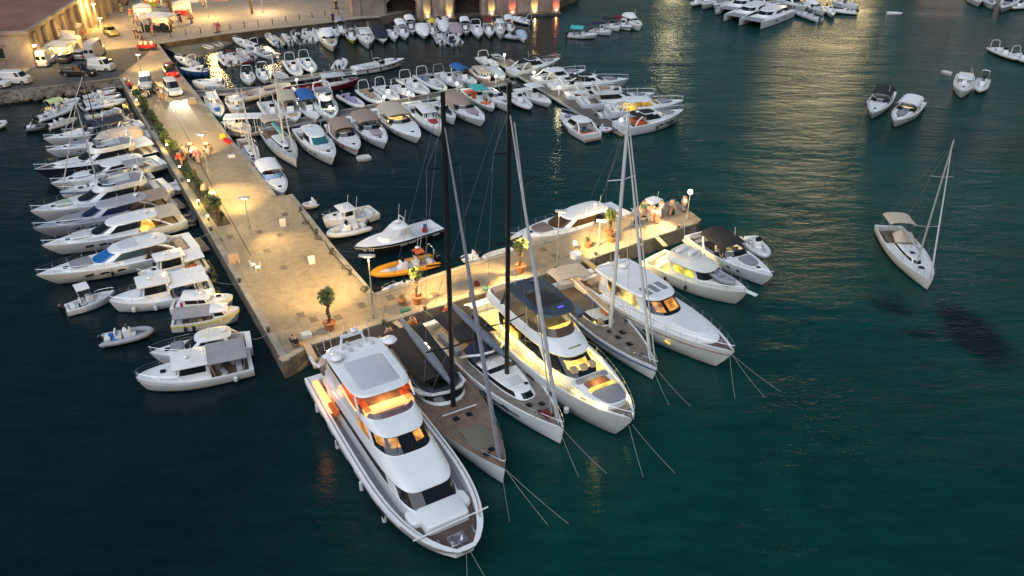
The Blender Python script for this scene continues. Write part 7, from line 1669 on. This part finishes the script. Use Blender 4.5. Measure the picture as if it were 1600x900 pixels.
# ------------------------------------------------------------------ town: stalls, vehicles, palms, lamps
TENT = mat('tent_canvas', (.66, .60, .54), .85, var=.1)
def stall(px, w, d, ang, label, lit=0, h=2.3, goods=None):
    c = at(px[0], px[1], PZ); o = empty('market_stall', (c.x, c.y, PZ), R(ang), label, 'market stall')
    for a in (1, -1):
        for b in (1, -1): MB().tube([(a * w / 2 * .95, b * d / 2 * .95, 0), (a * w / 2 * .95, b * d / 2 * .95, h)], .05, 5).build('post', WH, o)
    MB().loft([[(a * w / 2, b * d / 2, h - .25) for a, b in ((-1, -1), (1, -1), (1, 1), (-1, 1))], [(a * w / 2, b * d / 2, h) for a, b in ((-1, -1), (1, -1), (1, 1), (-1, 1))], [(a * w * .06, b * d * .06, h + .55) for a, b in ((-1, -1), (1, -1), (1, 1), (-1, 1))]], 0, False, True).build('roof', TENT, o, smooth=False)
    MB().box(0, d / 2 * .9, 0, w * .9, .05, h - .2).build('back_cloth', TENT, o, smooth=False); MB().rbox(0, -d / 2 * .8, 0, w * .85, .6, .9, .05).build('counter', goods or WH2, o)
    mb = MB(); rr = random.Random(int(px[0] * 7 + px[1]))
    for k in range(10): mb.rbox(rr.uniform(-.4, .4) * w, -d / 2 * .8 + rr.uniform(-.15, .15), .9, .22, .2, rr.uniform(.1, .35), .03)
    mb.build('goods', CL['pink'], o)
    if lit: l = lamp(0, 0, h - .4, lit, (1, .72, .30), .15); l.parent = o
    return o
stall((116, 27), 4.2, 3.0, 12, 'white market tent farthest up the warehouse wall', 90)
stall((113, 41), 4.0, 3.0, 12, 'white market tent with lit front, second from the top', 120)
stall((108, 58), 4.4, 3.0, 12, 'low pale market tent in the middle of the row', 50, 2.0)
stall((100, 74), 3.8, 3.0, 12, 'white market tent fourth from the top', 60)
stall((113, 78), 3.0, 2.4, 12, 'small market stall on the square side of the tent row', 60, 2.0)
stall((95, 92), 3.8, 2.8, 8, 'market tent nearest the parked vans with a yellow-lit counter', 200, 2.4)
stall((252, 45), 5.2, 3.4, -8, 'wide white market stall hung with dark bags beside the big palm', 160, 2.5, CL['black'])
mb = MB(); rr = random.Random(2); c = at(252, 47, PZ)
for k in range(18):
    a = -2.6 + .3 * k; mb.box(c.x + a, c.y - 2.0 + rr.uniform(-.3, .3), PZ + .1, .22, .25, rr.uniform(.9, 1.7), rr.random())
tag(mb.build('bag_rack', CL['black'], smooth=False), 'rack of dark handbags in front of the wide stall', 'rack', kind='stuff')
stall((225, 28), 3.2, 2.4, 20, 'open stall with white parasol left of the wide stall', 160, 2.2); stall((286, 22), 3.4, 2.6, 20, 'stall with red goods right of the big palm', 120, 2.1, RED)
stall((238, 8), 3.6, 2.6, 10, 'yellow-lit stall at the top of the square', 160, 2.2, YELC); stall((300, 2), 3.4, 2.6, 10, 'stall at the top edge above the red goods', 60, 2.2)
stall((345, 0), 3.6, 1.6, -8, 'low pink stall at the top edge right of the lamp', 40, 1.6, CL['pink'])
palm((270, 30), 6.4, 'big dark palm between the market stalls', fr=3.0, pot=False, n=40, seed=21, tr=.28)
palm((394, 22), 5.0, 'palm standing alone on the quay square', fr=2.2, pot=False, n=34, seed=22, tr=.24)
o = MB().cyl(0, 0, 0, .45, 2.3, n=18).build('round_bench', mat('bench_stone', (.33, .25, .18), .8)); o.location = at(270, 32, PZ); tag(o, 'round stone bench around the big palm', 'bench')
street_lamp((154, 44), 6, 'dark lamp post left on the market square', 3200, 0, col=(1, .62, .16))
street_lamp((166, 74), 28, 'dark lamp post beside the yellow taxi', 2800, 0, col=(1, .62, .16))
street_lamp((326, 28), -12, 'lamp post right of the big palm on the square', 4200, 0, col=(1, .66, .26))
street_lamp((411, 20), -18, 'lamp post next to the lone palm', 3200, 0, col=(1, .70, .38))
street_lamp((205, -12), -60, 'lamp post above the top of the square', 4000, 0, col=(1, .62, .16))
street_lamp((256, 98), 58, 'low lamp by the pier head with a yellow glow', 0) if 0 else None
for i, px in enumerate(((267, 58), (291, 55), (314, 52), (337, 49), (360, 46), (382, 43), (404, 41), (426, 38), (447, 34), (468, 31), (488, 28), (508, 25), (529, 22))):
    c = at(px[0], px[1], PZ); o = MB().cyl(0, 0, 0, 1.0, .09, .07, 8).ell(0, 0, 1.02, .1, .1, .08, 8, 4).build('quay_post', RUB); o.location = c; tag(o, 'slim dark post in the line along the quay rim', 'bollard', 'dark posts lining the quay rim')
WHP = mat('car_paint_white', (.62, .62, .62), .3, coat=.5); SIL = mat('car_paint_silver', (.34, .35, .37), .3, metal=.3, coat=.5); BLKP = mat('car_paint_black', (.015, .015, .018), .2, coat=.6)
REDP = mat('car_paint_red', (.32, .015, .02), .3, coat=.5); YELP = mat('car_paint_ochre', (.45, .34, .08), .35, coat=.5); DGR = mat('car_paint_dark', (.04, .045, .05), .25, coat=.5)
car((75, 99), 100, 'white camper van with two rear windows parked beside the stalls', WHP, 5.2, 2.0, 2.5, 'van', name='parked_van', cat='van')
car((107, 95), 95, 'dark green car parked between the vans', DGR, 4.2, 1.75, 1.45)
car((131, 90), 93, 'silver hatchback parked left of the large grey van', SIL, 4.1, 1.75, 1.5)
car((150, 88), 98, 'large grey van with flat roof in the car park', mat('van_paint_grey', (.36, .36, .38), .4), 6.0, 2.1, 2.6, 'van', name='parked_van', cat='van')
car((160, 110), -8, 'small white truck with a round vent on its box', WHP, 4.0, 1.8, 1.9, 'van', name='small_truck', cat='truck')
car((124, 118), -2, 'black pickup truck parked parallel to the rocks', BLKP, 5.2, 1.9, 1.75, 'pickup', name='pickup_truck', cat='pickup')
car((27, 130), -4, 'white delivery van parked by the warehouse', WHP, 4.4, 1.8, 1.85, 'van', name='delivery_van', cat='van')
car((-6, 136), -4, 'white car cut by the left edge of the picture', WHP, 4.2, 1.8, 1.5)
car((174, 54), -50, 'ochre taxi crossing the market square', YELP, 4.3, 1.8, 1.45, 'sedan', name='taxi', cat='taxi')
car((267, 116), 118, 'red pickup truck with tail lights on driving up the pier', REDP, 5.0, 1.9, 1.7, 'pickup', name='pickup_truck', cat='pickup', tail=True)
car((271, 145), -58, 'white SUV with headlights on driving down the pier', WHP, 4.8, 1.95, 1.85, 'suv', name='suv', cat='car', head=True)
car((229, 135), -70, 'white minivan parked at the pier root', WHP, 4.4, 1.85, 1.65, 'suv', name='minivan', cat='car')
def scooter(px, ang, label, m=BLKP):
    c = at(px[0], px[1], PZ); o = empty('scooter', (c.x, c.y, PZ), R(ang), label, 'scooter')
    for x in (.62, -.6): MB().tube([(x, -.06, .27), (x, .06, .27)], .27, 12).build('wheel', RUB, o)
    MB().rbox(-.35, 0, .35, .9, .34, .4, .12).build('body', m, o); MB().rbox(-.35, 0, .75, .7, .28, .1, .08).build('seat', RUB, o); MB().rbox(.1, 0, .3, .5, .3, .08, .05).build('footboard', RUB, o)
    MB().rbox(.45, 0, .35, .14, .38, .65, .06, sh=-.15).build('front_shield', m, o); MB().tube([(.35, -.33, 1.05), (.28, 0, 1.1), (.35, .33, 1.05)], .025, 5).build('handlebar', STEEL, o)
for i, (p, a, lb, m) in enumerate((((216, 148), 60, 'black scooter, first of the four parked at the hedge head', BLKP), ((223, 150), 60, 'grey scooter, second of the four parked at the hedge head', SIL), ((230, 153), 65, 'white scooter, third of the four parked at the hedge head', WHP), ((237, 150), 70, 'black scooter, last of the four parked at the hedge head', BLKP), ((141, 107), 30, 'black motorbike behind the pickup', BLKP))): scooter(p, a, lb, m)
# street vendor cart with red lights
c = at(231, 78, PZ); o = empty('vendor_cart', (c.x, c.y, PZ), R(10), 'vendor cart with glowing red goods at the pier head', 'cart'); MB().rbox(0, 0, .4, 3.0, 1.2, .6, .1).build('body', RED, o)
for x in (-1, 1): MB().tube([(x, -.65, .3), (x, .65, .3)], .3, 12).build('wheel', RUB, o)
for x in (-.9, -.1, .8): MB().rbox(x, -.2, 1.0, .4, .4, .45, .08).build('lit_goods', LEDO, o)
for a in (-1.4, 1.4): MB().tube([(a, .5, 1.0), (a, .5, 2.1)], .03, 4).build('post', STEEL, o)
l = lamp(0, -1.0, 1.8, 70, (1, .35, .15), .2); l.parent = o
block((174, 108), (.9, .3, 1.5), 'black sign panel standing at the car park corner', BLKP, 'sign_panel', 'sign')
